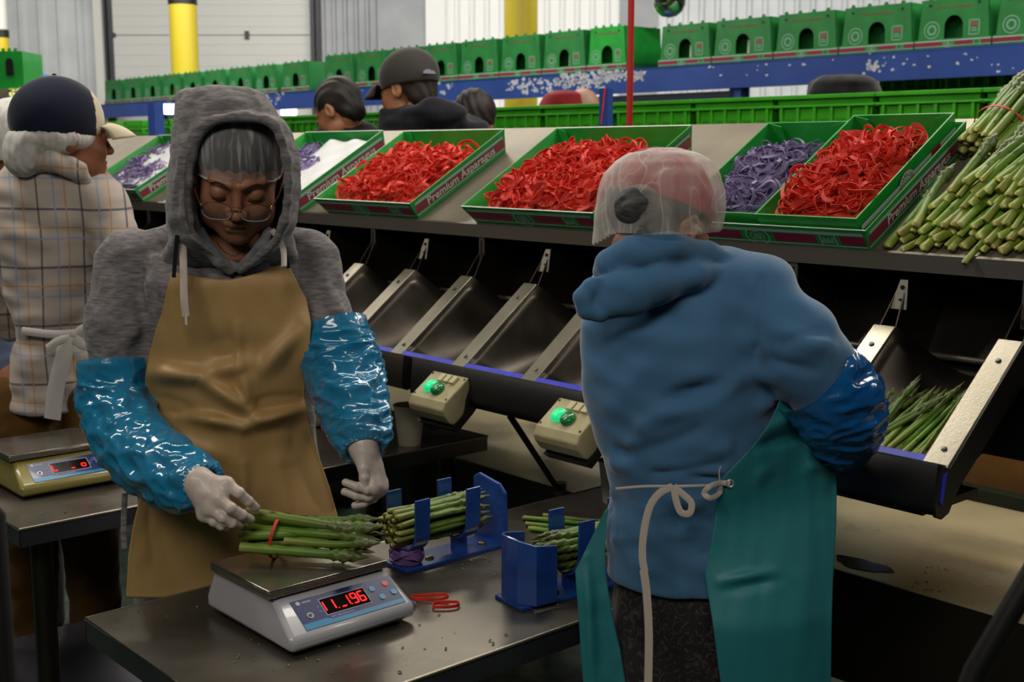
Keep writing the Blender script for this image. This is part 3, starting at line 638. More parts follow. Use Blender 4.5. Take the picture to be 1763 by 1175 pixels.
# ------------------------------------------------------------------ asparagus
def spear_mat(name, dark=0.):
    m = mat(name, '7d9a3c', .45, coat=.05); nt = m.node_tree; L = nt.links.new; b = nt.nodes['Principled BSDF']
    uvn = node(m, 'ShaderNodeAttribute'); uvn.attribute_name = 'along'
    tc = node(m, 'ShaderNodeTexCoord'); n = node(m, 'ShaderNodeTexNoise'); n.inputs['Scale'].default_value = 45; n.inputs['Detail'].default_value = 3; L(tc.outputs['Object'], n.inputs[0])
    ad = node(m, 'ShaderNodeMath', operation='MULTIPLY_ADD'); L(n.outputs[0], ad.inputs[0]); ad.inputs[1].default_value = .25; L(uvn.outputs['Fac'], ad.inputs[2])
    r = node(m, 'ShaderNodeValToRGB'); e = r.color_ramp.elements
    k = 1-dark
    cs = [(.1, 'a8a45c'), (.18, '84983a'), (.4, '6d922a'), (.65, '5a8226'), (.85, '587428'), (.95, '566a28'), (1.1, '525c2a')]
    e[0].position = cs[0][0]; e[0].color = (*[c*k for c in lin(cs[0][1])], 1); e[1].position = 1; e[1].color = (*[c*k for c in lin(cs[-1][1])], 1)
    for p, c in cs[1:-1]: q = e.new(p); q.color = (*[x*k for x in lin(c)], 1)
    L(ad.outputs[0], r.inputs[0])
    oi = node(m, 'ShaderNodeObjectInfo'); hs = node(m, 'ShaderNodeHueSaturation'); mr = node(m, 'ShaderNodeMapRange'); mr.inputs[3].default_value = .47; mr.inputs[4].default_value = .515
    L(oi.outputs['Random'], mr.inputs[0]); L(mr.outputs[0], hs.inputs[0]); mr2 = node(m, 'ShaderNodeMapRange'); mr2.inputs[3].default_value = .75; mr2.inputs[4].default_value = 1.15; L(oi.outputs['Random'], mr2.inputs[0]); L(mr2.outputs[0], hs.inputs[2])
    L(r.outputs[0], hs.inputs[4]); L(hs.outputs[0], b.inputs['Base Color']); return m
m_sp = spear_mat('asparagus')
def spear_data(i, bend, tiplen=.30, k=12):
    """unit spear along +x, length 1, radius 1 (scaled per copy)"""
    r = np.random.RandomState(i); n = 52; rings = []; al = []
    ph = r.rand()*6
    for a in range(n):
        x = a/(n-1); 
        if x < 1-tiplen: rad = 1.0-.12*x+.03*math.sin(x*23+ph)
        else:
            q = (x-(1-tiplen))/tiplen; rad = (.9+.42*math.sin(min(1, q*1.25)*PI))*(1-q**3.2)+.02
        cy = bend*math.sin(x*PI)*(.5+.5*math.sin(ph)); cz = bend*.5*math.sin(x*PI*1.3+ph)
        row = []
        for j in range(k):
            th = 2*PI*j/k; rr = rad
            if x > 1-tiplen: rr *= 1+.24*math.sin(th*3+x*80+ph)*(1 if a % 2 else .6)
            row.append((x, cy+rr*math.cos(th), cz+rr*math.sin(th)))
        rings.append(row); al.append(x)
    mb = MB(); mb.grid(np.array(rings), closeu=True); mb.f.append(tuple(range(k-1, -1, -1))); mb.m.append(0)
    alv = [x for x in al for _ in range(k)]
    for s_ in range(6):                                        # scale leaves
        x = .14+.12*s_+r.rand()*.05; th = r.rand()*6.3
        if x > 1-tiplen: break
        c = np.array([x, bend*math.sin(x*PI)*(.5+.5*math.sin(ph)), bend*.5*math.sin(x*PI*1.3+ph)])
        def pt(dx, dt, rr): return c+np.array([dx, rr*math.cos(th+dt), rr*math.sin(th+dt)])
        mb.add([pt(0, -.5, .96), pt(0, .5, .96), pt(.035, .3, 1.08), pt(.07, 0, 1.05), pt(.035, -.3, 1.08), pt(.03, 0, 1.16)], [(0, 1, 5), (1, 2, 5), (2, 3, 5), (3, 4, 5), (4, 0, 5)]); alv += [.86]*6
    me = bpy.data.meshes.new('spear'); me.from_pydata([tuple(v) for v in mb.v], [], mb.f); me.materials.append(m_sp)
    me.polygons.foreach_set('use_smooth', np.ones(len(me.polygons), dtype=bool))
    a = me.attributes.new('along', 'FLOAT', 'POINT'); a.data.foreach_set('value', np.array(alv, dtype=np.float32)); me.update(); return me
SPEARS = [spear_data(i, b) for i, b in enumerate((0, .7, -1.0, 1.2, -.5, .4, 1.6, -1.5))]
def spear(a, b, r, i=0, parent=None, roll=0.):
    a = np.asarray(a, float); b = np.asarray(b, float); d = b-a; L = float(np.linalg.norm(d)); y, z, x = basis(d)
    y2 = y*math.cos(roll)+z*math.sin(roll); z2 = np.cross(x, y2)
    M = mat4(x*L, y2*r, z2*r, a); o = bpy.data.objects.new('asparagus_spear' if parent is None else 'spear', SPEARS[i % len(SPEARS)]); COL.objects.link(o)
    if parent is not None: o.parent = parent; o.matrix_basis = frame_of(parent).inverted() @ M
    else: o.matrix_basis = M
    return o
rs = np.random.RandomState(11)
m_red = mat('red rubber', 'e2402e', .55, col2='d02c1a', nscale=30)
m_pur = mat('purple rubber', '8f80ae', .55, col2='786a96', nscale=30); m_purd = mat('dark purple rubber', '7a5c98', .5)
def ribbon_loop(pts, up, wd, th=.0012):
    """closed flat band through pts; up: per-point direction of the band's width"""
    pts = np.asarray(pts); n = len(pts); P = []
    for i in range(n):
        d = nrm(pts[(i+1) % n]-pts[i-1]); u_ = np.asarray(up[i] if np.ndim(up) > 1 else up, float); u_ = nrm(u_-d*(u_@d)); s_ = np.cross(d, u_)
        P.append([pts[i]+u_*wd/2+s_*th/2, pts[i]-u_*wd/2+s_*th/2, pts[i]-u_*wd/2-s_*th/2, pts[i]+u_*wd/2-s_*th/2])
    P.append(P[0]); return P
# bunch on the scale
PT = .8+.1015
bun = thing('asparagus_bunch', onh(530, 955, PT), 'loose bunch of asparagus with a red band on the white scale', 'asparagus')
def sc(x, y): return (300+x/4.198, 730+y/4.198)
Sp = [((480, 893), (1415, 968), .0086, 2.262, 2.232, 0), ((478, 820), (1530, 742), .0088, 2.275, 2.245, 1), ((500, 742), (1500, 850), .008, 2.29, 2.24, 5), ((520, 640), (1440, 792), .0095, 2.285, 2.25, 0),
      ((560, 700), (1300, 740), .007, 2.31, 2.28, 4), ((800, 855), (1500, 865), .0065, 2.255, 2.225, 2), ((700, 700), (1490, 690), .0068, 2.33, 2.30, 1), ((520, 780), (1460, 915), .007, 2.30, 2.238, 3),
      ((540, 860), (1350, 900), .006, 2.29, 2.262, 2), ((600, 740), (1520, 800), .0062, 2.31, 2.262, 6), ((560, 800), (1330, 860), .006, 2.32, 2.29, 5), ((620, 680), (1200, 830), .006, 2.31, 2.275, 4)]
for k, (a, b, r, za, zb, i) in enumerate(Sp):
    A = at(*sc(*a), za); B = at(*sc(*b), zb); A[2] = max(A[2], PT+r*.95); B[2] = max(B[2], PT+.004); spear(A, B, r*1.12, i, bun, rs.rand()*6)
cb = at(*sc(752, 785), 2.285); cb[2] = PT+.041; pts = []; ups = []
axb = nrm(at(*sc(1200, 800), 2.26)-at(*sc(500, 780), 2.285)); sdb = nrm(np.cross(Z, axb))
for k in range(36):
    th = 2*PI*k/36; pts.append(cb+sdb*.037*math.cos(th)+Z*.0405*math.sin(th)+axb*.008*math.sin(th+.5))
MB().grid(ribbon_loop(pts, axb, .006, .0015), closeu=True).obj('rubber_band', m_red, bun, smooth=False)
# bunches in the jigs
def jig_bunch(J, y, x0, x1, n, R, zc, seed, label, tipend, rad=.0065):
    r = np.random.RandomState(seed); t = thing('asparagus_bunch', J(x0, y, zc), label, 'asparagus')
    k = 0
    for ring, m in ((0, 1), (.42, 6), (.78, 12), (.98, 14)):
        for j in range(m):
            if k >= n: break
            th = 2*PI*(j+.3*r.rand())/m; rr = R*ring*.92; dy, dz = rr*math.cos(th), rr*math.sin(th)
            sp = 1.05+.1*r.rand(); a = J(x0+r.uniform(-.01, .008), y+dy, zc+dz); b = J(x1+r.uniform(-.02, .015), y+dy*sp, zc+dz*sp)
            if not tipend: a, b = b, a
            spear(a, b, rad*r.uniform(.85, 1.15), r.randint(8), t, r.rand()*6); k += 1
    return t
jig_bunch(J1, jy1, -.012, .236, 30, .037, .088, 2, 'full bunch of asparagus lying in the longer blue jig', True)
jig_bunch(J2, jy2, .335, .06, 26, .036, .084, 3, 'bunch of asparagus with its tips in the rounded cup of the nearer blue jig', True)
# purple bands around the jig's left cradle foot
c = J1(.03, jy1, .026); lab = 'purple rubber band wound around the left foot of the longer jig'
for k in range(26):
    pts = []; ax1 = nrm(nrm(jA1-jA0)*rs.uniform(-.25, .25)+Z+rs.randn(3)*.18); a, b, _ = basis(ax1); rr = rs.uniform(.024, .036); zc = rs.uniform(-.012, .018)
    for j in range(30):
        th = 2*PI*j/30; pts.append(c+Z*(zc+.003*math.sin(3*th+k))+a*rr*math.cos(th)*1.05+b*rr*.85*math.sin(th)*(1+.06*math.sin(4*th+k)))
    for p in pts: p[2] = max(p[2], .8115)
    tag(MB().grid(ribbon_loop(pts, ax1, .006, .0013), closeu=True).obj('rubber_band', m_purd), lab, 'rubber band', 'purple rubber bands wound on the jig')
def floor_band(c, a, b, rot, m, label, group=None, wd=.006, w1=.0, twist=0):
    pts = []
    for j in range(48):
        th = 2*PI*j/48; x = a*math.cos(th); y = b*math.sin(th)*(1+.15*math.cos(2*th+w1)); pts.append(c+np.array([x*math.cos(rot)-y*math.sin(rot), x*math.sin(rot)+y*math.cos(rot), .0042+twist*max(0, math.sin(th*1.0+1))*.004]))
    o = MB().grid(ribbon_loop(pts, Z, wd), closeu=True).obj('rubber_band', m); tag(o, label, 'rubber band', group); return o
floor_band(onh(740, 1033, .801), .036, .011, -.05, m_red, 'long narrow red rubber band on the table right of the white scale', twist=1)
floor_band(onh(768, 1045, .801), .026, .014, .3, m_red, 'rounder red rubber band on the table, crossing the long narrow one', w1=1.2)
for k in range(3): floor_band(onh(690+6*k, 1040+3*k, .801+.0005*k), .017, .010, .4*k, m_pur, 'purple rubber band beside the right end of the white scale', 'purple bands by the white scale', .004)
# spears lying on the near table behind the jigs
for k, (a, b) in enumerate((((900, 893), (1010, 905)), ((905, 903), (1040, 912)), ((902, 898), (1060, 915)), ((915, 909), (1050, 921)), ((935, 895), (1065, 906)), ((910, 911), (1045, 926)))):
    A, B = onh(*a, .806), onh(*b, .806)
    if k in (2, 4): A[2] += .010; B[2] += .008
    tag(spear(A, B, .0052, k), 'loose asparagus spear lying on the near table behind the blue jigs', 'asparagus', 'loose spears behind the jigs')
# trimmings on the tables
mb = MB(); r = np.random.RandomState(7)
for (x0, x1, y0, y1, n) in ((380, 700, 1060, 1165, 26), (720, 1000, 1040, 1130, 22), (180, 480, 1000, 1150, 10), (640, 900, 960, 1010, 12), (20, 190, 870, 900, 6), (740, 840, 950, 985, 5)):
    for _ in range(n):
        c = onh(r.uniform(x0, x1), r.uniform(y0, y1), .8)
        s_, t_ = c@U, c@V
        if not ((1.54 < s_ < 2.12 and t_ > .86) or s_ > 2.78) or (1.73 < s_ < 2.03 and 1.03 < t_ < 1.30): continue
        q = r.uniform(.0012, .0038); a = r.rand()*6; d = np.array([math.cos(a), math.sin(a), 0]); mb.tube([c-d*q+Z*q*.4, c+Z*q*.9, c+d*q*1.3+Z*q*.4], [q*.3, q*.55, q*.2], 6)
tag(mb.obj('asparagus_trimmings', mat('trimmings', '7f8f35', .5, col2='5a6a22', nscale=300)), 'tiny green asparagus crumbs scattered on the steel tables', 'crumbs', kind='stuff')
# asparagus in the right-hand chute
r = np.random.RandomState(21)
for k in range(46):
    x = r.uniform(.045, .215); d0 = r.uniform(.01, .035); s = 1.098+.026+.0+ (x); lay = r.uniform(0, .045)
    dep = -.105+.01+lay + max(0, (x-.17))*.3 + max(0, (.10-x))*.55
    a = WC(1.098+.03+(x-.045)*1.05, d0, dep*.5-.0); b = WC(1.098+.03+(x-.045)*1.15+r.uniform(-.04, .03), d0+r.uniform(.19, .235), dep+.005)
    a = WC(1.098+PITCHS-.026-.035-(.215-x)*.0-(x-.045)*.95, d0, -.042+lay*.6); b = WC(1.098+PITCHS-.026-.06-(x-.045)*.85+r.uniform(-.03, .03), d0+r.uniform(.18, .225), -.085+lay*.9)
    if k in (3, 9): b = WC(1.098+.07, d0+.17, -.02); a = WC(1.098+.2, .01, -.03)
    tag(spear(a, b, r.uniform(.0036, .0052), k, roll=r.rand()*6), 'thin asparagus spear lying in the open chute right of the blue plastic sleeve', 'asparagus', 'asparagus spears in the right-hand chute')
# big pile of asparagus on the tilted shelf
r = np.random.RandomState(31); cnt = 0
for lay in range(6):
    n = 25-2*lay
    for k in range(n):
        if cnt > 118: break
        d0 = .005+lay*.024+r.uniform(0, .03)+(.03 if lay > 2 else 0)
        s = 1.425-lay*.022-(k+.5*r.rand())*(.021)-.01
        if lay == 0 and k == 9: d0 = -.025
        L = r.uniform(.205, .235); ds = r.uniform(-.075, .03)-.015; n0 = .010+lay*.0135
        if s < .86: continue
        rad = r.uniform(.0062, .0098) if k % 4 else .0105
        lo = [1.425, s]; b = WS(s+ds, d0+L, n0+r.uniform(-.002, .012)+.01)
        tag(spear(WS(s, d0, n0), b, rad, r.randint(8), roll=r.rand()*6), 'asparagus spear in the loose pile on the tilted shelf at the far right', 'asparagus', 'loose asparagus pile on the tilted shelf'); cnt += 1
def shelf_bunch(c0, c1, R, n, seed, label, band=.3, rad=.0075):
    c0 = np.asarray(c0); c1 = np.asarray(c1); r = np.random.RandomState(seed); t = thing('asparagus_bunch', c0, label, 'asparagus'); a, b, ax = basis(c1-c0); L = float(np.linalg.norm(c1-c0)); k = 0
    for ring, m in ((0, 1), (.36, 6), (.7, 12), (.95, 17)):
        for j in range(m):
            if k >= n: break
            th = 2*PI*(j+.4*r.rand())/m; off = a*math.cos(th)*R*ring+b*math.sin(th)*R*ring
            spear(c0+off*1.05+ax*r.uniform(-.012, .012), c0+ax*(L+r.uniform(-.02, .02))+off*.95, rad*r.uniform(.85, 1.2), r.randint(8), t, r.rand()*6); k += 1
    pts = []
    for j in range(36): th = 2*PI*j/36; pts.append(c0+ax*L*band+(a*math.cos(th)+b*math.sin(th))*(R+rad*1.1))
    MB().grid(ribbon_loop(pts, ax, .006, .0014), closeu=True).obj('rubber_band', m_red, t)
    return t
def along(p, q, zp, zq, L):
    A = at(*p, zp); B = at(*q, zq); return A, A+nrm(B-A)*L
A, B = along((1690, 262), (1806, 120), 2.74, 2.90, .26)
shelf_bunch(A, B, .052, 36, 5, 'red-banded bunch of asparagus resting on top of the loose pile', .36, .0085)
A, B = along((1768, 290), (1880, 190), 2.66, 2.82, .24)
shelf_bunch(A, B, .042, 30, 6, 'bunch of asparagus cut off by the right edge, atop the loose pile', .4, .008)
A, B = along((1682, 308), (1792, 225), 2.86, 3.0, .22)
shelf_bunch(A, B, .046, 34, 8, 'lower bunch of asparagus wedged beneath the red-banded one', .5, .0075)

# ------------------------------------------------------------------ green cartons
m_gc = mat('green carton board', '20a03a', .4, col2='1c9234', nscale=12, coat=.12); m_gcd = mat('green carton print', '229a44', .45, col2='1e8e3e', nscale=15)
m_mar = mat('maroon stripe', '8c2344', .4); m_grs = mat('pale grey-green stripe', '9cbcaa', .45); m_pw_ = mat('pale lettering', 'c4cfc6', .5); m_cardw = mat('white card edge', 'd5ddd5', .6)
def print_face(parent, O_, ex, ey, W_, H_, n_off=.0009, text=None, logos=True, name='printed_band', fine=True):
    """maroon band between pale lines on a wall whose lower-left corner is O_"""
    ez = nrm(np.cross(ex, ey))
    def Pn(x, y, n=0): return O_+ex*x+ey*y+ez*(n_off+n)
    mb = MB()
    def rect(x0, x1, y0, y1, n=0, m=0): mb.add([Pn(x0, y0, n), Pn(x1, y0, n), Pn(x1, y1, n), Pn(x0, y1, n)], [(0, 1, 2, 3)], m)
    rect(0, W_, H_*.18, H_*.25, 0, 1); rect(0, W_, H_*.72, H_*.86, 0, 1)
    segs = [(0, .36), (.54, .76), (.88, 1.0)] if logos else [(0, 1)]
    for a, b in segs: rect(W_*a, W_*b, H_*.30, H_*.68, 0.0, 0)
    o = mb.obj(name, [m_mar, m_grs], parent)
    if logos:
        mb = MB(); cx, cy, R = W_*.45, H_*.47, H_*.42
        for k in range(28):
            a0, a1 = 2*PI*k/28, 2*PI*(k+1)/28
            for (r0, r1) in ((.9, 1.), (.52, .58)):
                mb.add([Pn(cx+R*r0*math.cos(a0)*1.25, cy+R*r0*math.sin(a0), .0004), Pn(cx+R*r1*math.cos(a0)*1.25, cy+R*r1*math.sin(a0), .0004), Pn(cx+R*r1*math.cos(a1)*1.25, cy+R*r1*math.sin(a1), .0004), Pn(cx+R*r0*math.cos(a1)*1.25, cy+R*r0*math.sin(a1), .0004)], [(0, 1, 2, 3)])
        for k in range(5): mb.add([Pn(cx+R*x, cy+R*y, .0004) for x, y in ((-.4+.17*k, -.35), (-.3+.17*k, -.35), (-.25+.16*k, .35), (-.33+.16*k, .3))], [(0, 1, 2, 3)])
        mb.obj('round_logo', m_grs, o); mb = MB(); x0, x1 = W_*.78, W_*.86; y0, y1 = H_*.2, H_*.76; tk = H_*.05
        for q in ((x0, x1, y0, y0+tk), (x0, x1, y1-tk, y1), (x0, x0+tk, y0, y1), (x1-tk, x1, y0, y1)): mb.add([Pn(q[0], q[2], .0004), Pn(q[1], q[2], .0004), Pn(q[1], q[3], .0004), Pn(q[0], q[3], .0004)], [(0, 1, 2, 3)])
        if fine:
            for k in range(6): mb.add([Pn(x0+tk*1.4+(x1-x0-tk*3)*k/6, H_*.34, .0004), Pn(x0+tk*1.4+(x1-x0-tk*3)*(k+.55)/6, H_*.34, .0004), Pn(x0+tk*1.4+(x1-x0-tk*3)*(k+.55)/6, H_*(.5+.1*(k % 2)), .0004), Pn(x0+tk*1.4+(x1-x0-tk*3)*k/6, H_*(.5+.1*(k % 2)), .0004)], [(0, 1, 2, 3)])
        mb.obj('square_logo', m_grs, o)
    if text:
        sz = H_*.56; P, f = text_mesh(text, sz, ex, ey, Pn(0, 0, .0006), .0002, .0006); w_ = (P@ex).max()-(P@ex).min(); P = P+ex*(W_*.5-w_/2)+ey*H_*.33; MB().add(P, f).obj('lettering', m_pw_, o)
    return o
def tray(s0, s1, d0, d1, n0, H_, flare, label, face=True, side_text='Premium Asparagus', name='carton_tray', inner=False):
    """open tray on the shelf; s0<s1, d up the slope, n0 height above the shelf"""
    t = thing(name, WS((s0+s1)/2, (d0+d1)/2, n0), label, 'carton', M=mat4(-U, VS, NS, WS((s0+s1)/2, (d0+d1)/2, n0)))
    def C(s, d, n): return WS(s, d, n0+n)
    f = flare; B = [(s1, d0), (s0, d0), (s0, d1), (s1, d1)]; T = [(s1+f, d0-f), (s0-f, d0-f), (s0-f, d1+f), (s1+f, d1+f)]; th = .004
    Hs = [H_, H_, H_*1.1, H_*1.1]
    mb = MB()
    mb.add([C(*b, 0) for b in B]+[C(*b, .004) for b in B], [(3, 2, 1, 0), (4, 5, 6, 7)], 0)
    inset = [(th, th), (-th, th), (-th, -th), (th, -th)]
    for i in range(4):
        j = (i+1) % 4; sg = [(-1, 1), (1, 1), (1, -1), (-1, -1)]
        def ins(p, k): return (p[0]+sg[k][0]*th, p[1]+sg[k][1]*th)
        o = [C(*B[i], 0), C(*B[j], 0), C(*T[j], Hs[j]), C(*T[i], Hs[i])]; n_ = [C(*ins(B[i], i), .003), C(*ins(B[j], j), .003), C(*ins(T[j], j), Hs[j]), C(*ins(T[i], i), Hs[i])]
        mb.add(o, [(0, 1, 2, 3)], 1 if not inner else 0); mb.add(n_, [(3, 2, 1, 0)], 0); mb.add([o[3], o[2], n_[2], n_[3]], [(0, 1, 2, 3)], 2 if i == 0 or i == 2 else 0)
    mb.obj('tray_wall', [m_gc, m_gcd, m_cardw if not inner else m_gc], t)
    # corner tucks
    for (s, sg) in ((s0, -1), (s1, 1)):
        mb = MB(); mb.add([C(s-sg*.004, d1-.004, .01), C(s-sg*.05, d1-.012, .01), C(s-sg*.045+sg*f, d1-.012+f, H_), C(s-sg*.004+sg*f, d1-.004+f, H_*1.1)], [(0, 1, 2, 3)]); mb.obj('corner_tuck', m_gc, t, solid=.003)
    if face:
        ey = nrm(C(s1+f, d0-f, H_)-C(s1, d0, 0)); hh = math.hypot(H_, f); print_face(t, C(s1, d0, 0), -U, nrm(C((s1+s0)/2, d0-f, H_)-C((s1+s0)/2, d0, 0)), s1-s0, hh)
        print_face(t, C(s0, d0, 0), VS, nrm(C(s0-f, (d0+d1)/2, H_)-C(s0, (d0+d1)/2, 0)), d1-d0, hh, text=side_text, logos=False)
    return t, C
BANDS = {}
def loop_data(i, m, wd=.0065, size=.03):
    r = np.random.RandomState(100+i); n = 30; pts = []; ups = []
    sq = r.uniform(.3, .75); k1, k2 = r.uniform(0, 6, 2); tw = r.uniform(-.8, .8)
    for j in range(n):
        th = 2*PI*j/n; x = size*math.cos(th)*1.15; y = size*sq*math.sin(th)+size*.28*math.sin(2*th+k1); z = size*.17*math.sin(th*2+k2)+size*.10*math.sin(3*th)
        pts.append(np.array([x, y, z])); ups.append(np.array([math.sin(tw)*math.cos(th), math.sin(tw*2)*math.sin(th+k1), 1.0]))
    mb = MB().grid(ribbon_loop(pts, np.array(ups), wd, .0013), closeu=True); v = np.array(mb.v)
    me = bpy.data.meshes.new('rubber_band'); me.from_pydata([tuple(x) for x in v], [], mb.f); me.materials.append(m); me.polygons.foreach_set('use_smooth', np.zeros(len(me.polygons), dtype=bool)); me.update()
    return me, v, mb.f
RED = [loop_data(i, m_red, .0092, .036) for i in range(12)]; PUR = [loop_data(20+i, m_pur, .0080, .030) for i in range(10)]
def heap(C, s0, s1, d0, d1, base, peak, data, m, n_ind, n_stuff, seed, label, stuff_label, group, skew=0., hole=None):
    """tangled rubber bands; the uppermost ones are single objects, the rest one heap"""
    r = np.random.RandomState(seed); sm, dm = (s0+s1)/2, (d0+d1)/2
    def hgt(s, d):
        a = (s-s0)/(s1-s0); b = (d-d0)/(d1-d0); return base+peak*max(0, (math.sin(PI*min(1, max(0, a))))**.45)*max(0, math.sin(PI*min(1, max(0, b*.9+.1)))**.5)*(1+.22*math.sin(9*a+seed)*math.sin(8*b+1.3*seed))
    gs = [[C(s, d, hgt(s, d)-.012) for d in np.linspace(d0+.004, d1-.004, 24)] for s in np.linspace(s0+.004, s1-.004, 24)]
    mb = MB().grid(gs); off = []
    VV = [np.array(mb.v)]; FF = list(mb.f); o0 = len(mb.v)
    ds_, dd_ = [], []
    for k in range(n_stuff+n_ind):
        s = r.uniform(s0+.035, s1-.035); d = r.uniform(d0+.033, d1-.03)
        if hole is not None and hole(s, d): continue
        ind = k >= n_stuff; z = hgt(s, d)+(r.uniform(.001, .010) if ind else r.uniform(-.012, .006)); me, v, f = data[r.randint(len(data))]
        Rm = rotm(r.normal(0, .33), r.normal(0, .33), r.rand()*6.28); sc_ = r.uniform(.75, 1.2)
        Mw = np.column_stack([-U, VS, NS])@Rm*sc_; P0 = C(s, d, z)
        if ind:
            o = bpy.data.objects.new('rubber_band', me); COL.objects.link(o); o.matrix_basis = mat4(Mw[:, 0], Mw[:, 1], Mw[:, 2], P0); tag(o, label, 'rubber band', group)
        else: VV.append(v@Mw.T+P0); FF += [tuple(q+o0 for q in ff) for ff in f]; o0 += len(v)
    o = mkobj('rubber_band_heap', np.vstack(VV), FF, m); tag(o, stuff_label, 'rubber bands', kind='stuff')
T1, C1 = tray(3.03, 3.53, .01, .42, .001, .068, .018, 'wide green carton of red bands between the netted purple carton and the bare steel gap')
heap(C1, 3.05, 3.52, .012, .375, .030, .050, RED, m_red, 75, 300, 1, 'red rubber band tangled in the left of the two wide red-filled cartons', 'lower heap of red rubber bands in the left wide carton', 'red bands in the left wide carton')
T2, C2 = tray(2.25, 2.75, .01, .42, .001, .068, .018, 'wide green carton of red bands, behind the hair-netted head in the blue sweater')
heap(C2, 2.27, 2.74, .012, .375, .030, .050, RED, m_red, 75, 300, 2, 'red rubber band tangled in the wide carton behind the hair-netted head', 'lower heap of red rubber bands behind the hair-netted head', 'red bands in the wide carton behind the net')
T3, C3 = tray(3.69, 4.17, .0, .42, .001, .072, .018, 'green carton with purple bands and white netting, right of the grey hood')
heap(C3, 3.69, 4.17, .0, .42, .03, .04, PUR, m_pur, 38, 110, 3, 'purple rubber band in the carton just right of the grey hood', 'lower heap of purple rubber bands right of the grey hood', 'purple bands right of the grey hood', hole=lambda s, d: s < 3.86 or (d > .25 and s < 3.98))
T4, C4 = tray(4.92, 5.44, .0, .42, .001, .072, .018, 'green carton with purple bands between the plaid shirt and the grey hood')
heap(C4, 4.92, 5.44, .0, .42, .03, .04, PUR, m_pur, 38, 110, 4, 'purple rubber band in the carton left of the grey hood', 'lower heap of purple rubber bands left of the grey hood', 'purple bands left of the grey hood', hole=lambda s, d: d > .2 and s < 5.25)
m_net = mat('white mesh pads', 'e4e6ea', .6, bump=.6, bscale=180)
for C_, a, b, lab in ((C3, 3.71, 3.98, 'white netted sheet lying in the purple-band carton right of the grey hood'), (C4, 4.94, 5.3, 'white netted sheet lying in the purple-band carton left of the grey hood')):
    g = [[C_(s, d, .058+.006*math.sin(40*s)*math.sin(35*d)) for d in np.linspace(.04, .40, 16)] for s in np.linspace(a, b, 14)]
    tag(MB().grid(g).obj('netted_sheet', m_net, smooth=True, solid=.004), lab, 'sheet')
T5, C5 = tray(1.445, 1.955, .0, .43, .001, .062, .012, 'wide printed base carton holding two smaller green trays at the right')
T6, C6 = tray(1.728, 1.95, .012, .41, .012, .070, .008, 'smaller green tray of purple bands inside the wide base carton', face=False, name='inner_tray', inner=True)
heap(C6, 1.735, 1.945, .016, .36, .028, .040, PUR, m_pur, 45, 150, 5, 'purple rubber band in the small tray inside the wide base carton', 'lower heap of purple rubber bands in the small inner tray', 'purple bands in the small inner tray')
T7, C7 = tray(1.462, 1.705, .004, .425, .018, .070, .010, 'smaller green tray heaped with red bands beside the asparagus pile', face=False, name='inner_tray', inner=True)
heap(C7, 1.468, 1.70, .010, .375, .034, .050, RED, m_red, 60, 190, 6, 'red rubber band in the small tray beside the asparagus pile', 'lower heap of red rubber bands in the tray beside the asparagus', 'red bands in the tray beside the asparagus')
# round printed emblem and white stripe on the right wall of the red inner tray
d0, d1, f_, H_ = .004, .425, .010, .070; Oe = C7(1.462, d0, 0)-NS*.018; ey = nrm(C7(1.462-f_, .2, H_)-C7(1.462, .2, 0)); ex = VS; ez = np.cross(ex, ey)
def Pe(x, y, n=0): return Oe+ex*x+ey*y+ez*(.0012+n)
mb = MB(); m_pw = mat('printed white band', 'c2cec6', .45); m_pr = mat('printed dark red', 'a02428', .45)
for a, b in ((0, .42),): mb.add([Pe(a, .052), Pe(b, .052), Pe(b, .066), Pe(a, .066)], [(0, 1, 2, 3)])
cx, cy = .193, .064
for k in range(20):
    a0, a1 = PI*k/20-.1, PI*(k+1)/20-.1
    mb.add([Pe(cx+r_*math.cos(a), cy-.016+r_*math.sin(a)*.95, .0002) for r_, a in ((.0, a0), (.036, a0), (.036, a1), (.0, a1))], [(0, 1, 2, 3)])
o = mb.obj('white_print', m_pw, T7)
mb = MB(); mb.add([Pe(.305, .051, .0002), Pe(.348, .051, .0002), Pe(.348, .069, .0002), Pe(.305, .069, .0002)], [(0, 1, 2, 3)]); mb.obj('red_print', m_pr, o)
for k, ch in enumerate('WESTERN FRESH'):
    a = PI-.05-(PI-.1)*k/12; R_ = .0262; p = Pe(cx+R_*math.cos(a), cy-.016+R_*math.sin(a)*.95, .0006); e1 = ex*math.sin(a)+ey*-math.cos(a); e1 = ex*math.cos(a-PI/2)+ey*math.sin(a-PI/2); e2 = np.cross(ez, e1)
    P, f = text_mesh(ch, .0095, e1, e2, p-e1*.0025, .0002)
    if len(P): MB().add(P, f).obj('emblem_letter', m_pr, o)
mb = MB()
for k in range(24):
    a0, a1 = PI*k/24, PI*(k+1)/24; mb.add([Pe(cx+r_*math.cos(a), cy-.014+r_*math.sin(a), .0005) for r_, a in ((.020, a0), (.022, a0), (.022, a1), (.020, a1))], [(0, 1, 2, 3)])
    if k % 3 == 0: mb.add([Pe(cx+r_*math.cos(a), cy-.014+r_*math.sin(a), .0005) for r_, a in ((.007, a0), (.016, a0), (.016, a1), (.007, a1))], [(0, 1, 2, 3)])
mb.obj('emblem_mark', m_gcd, o)

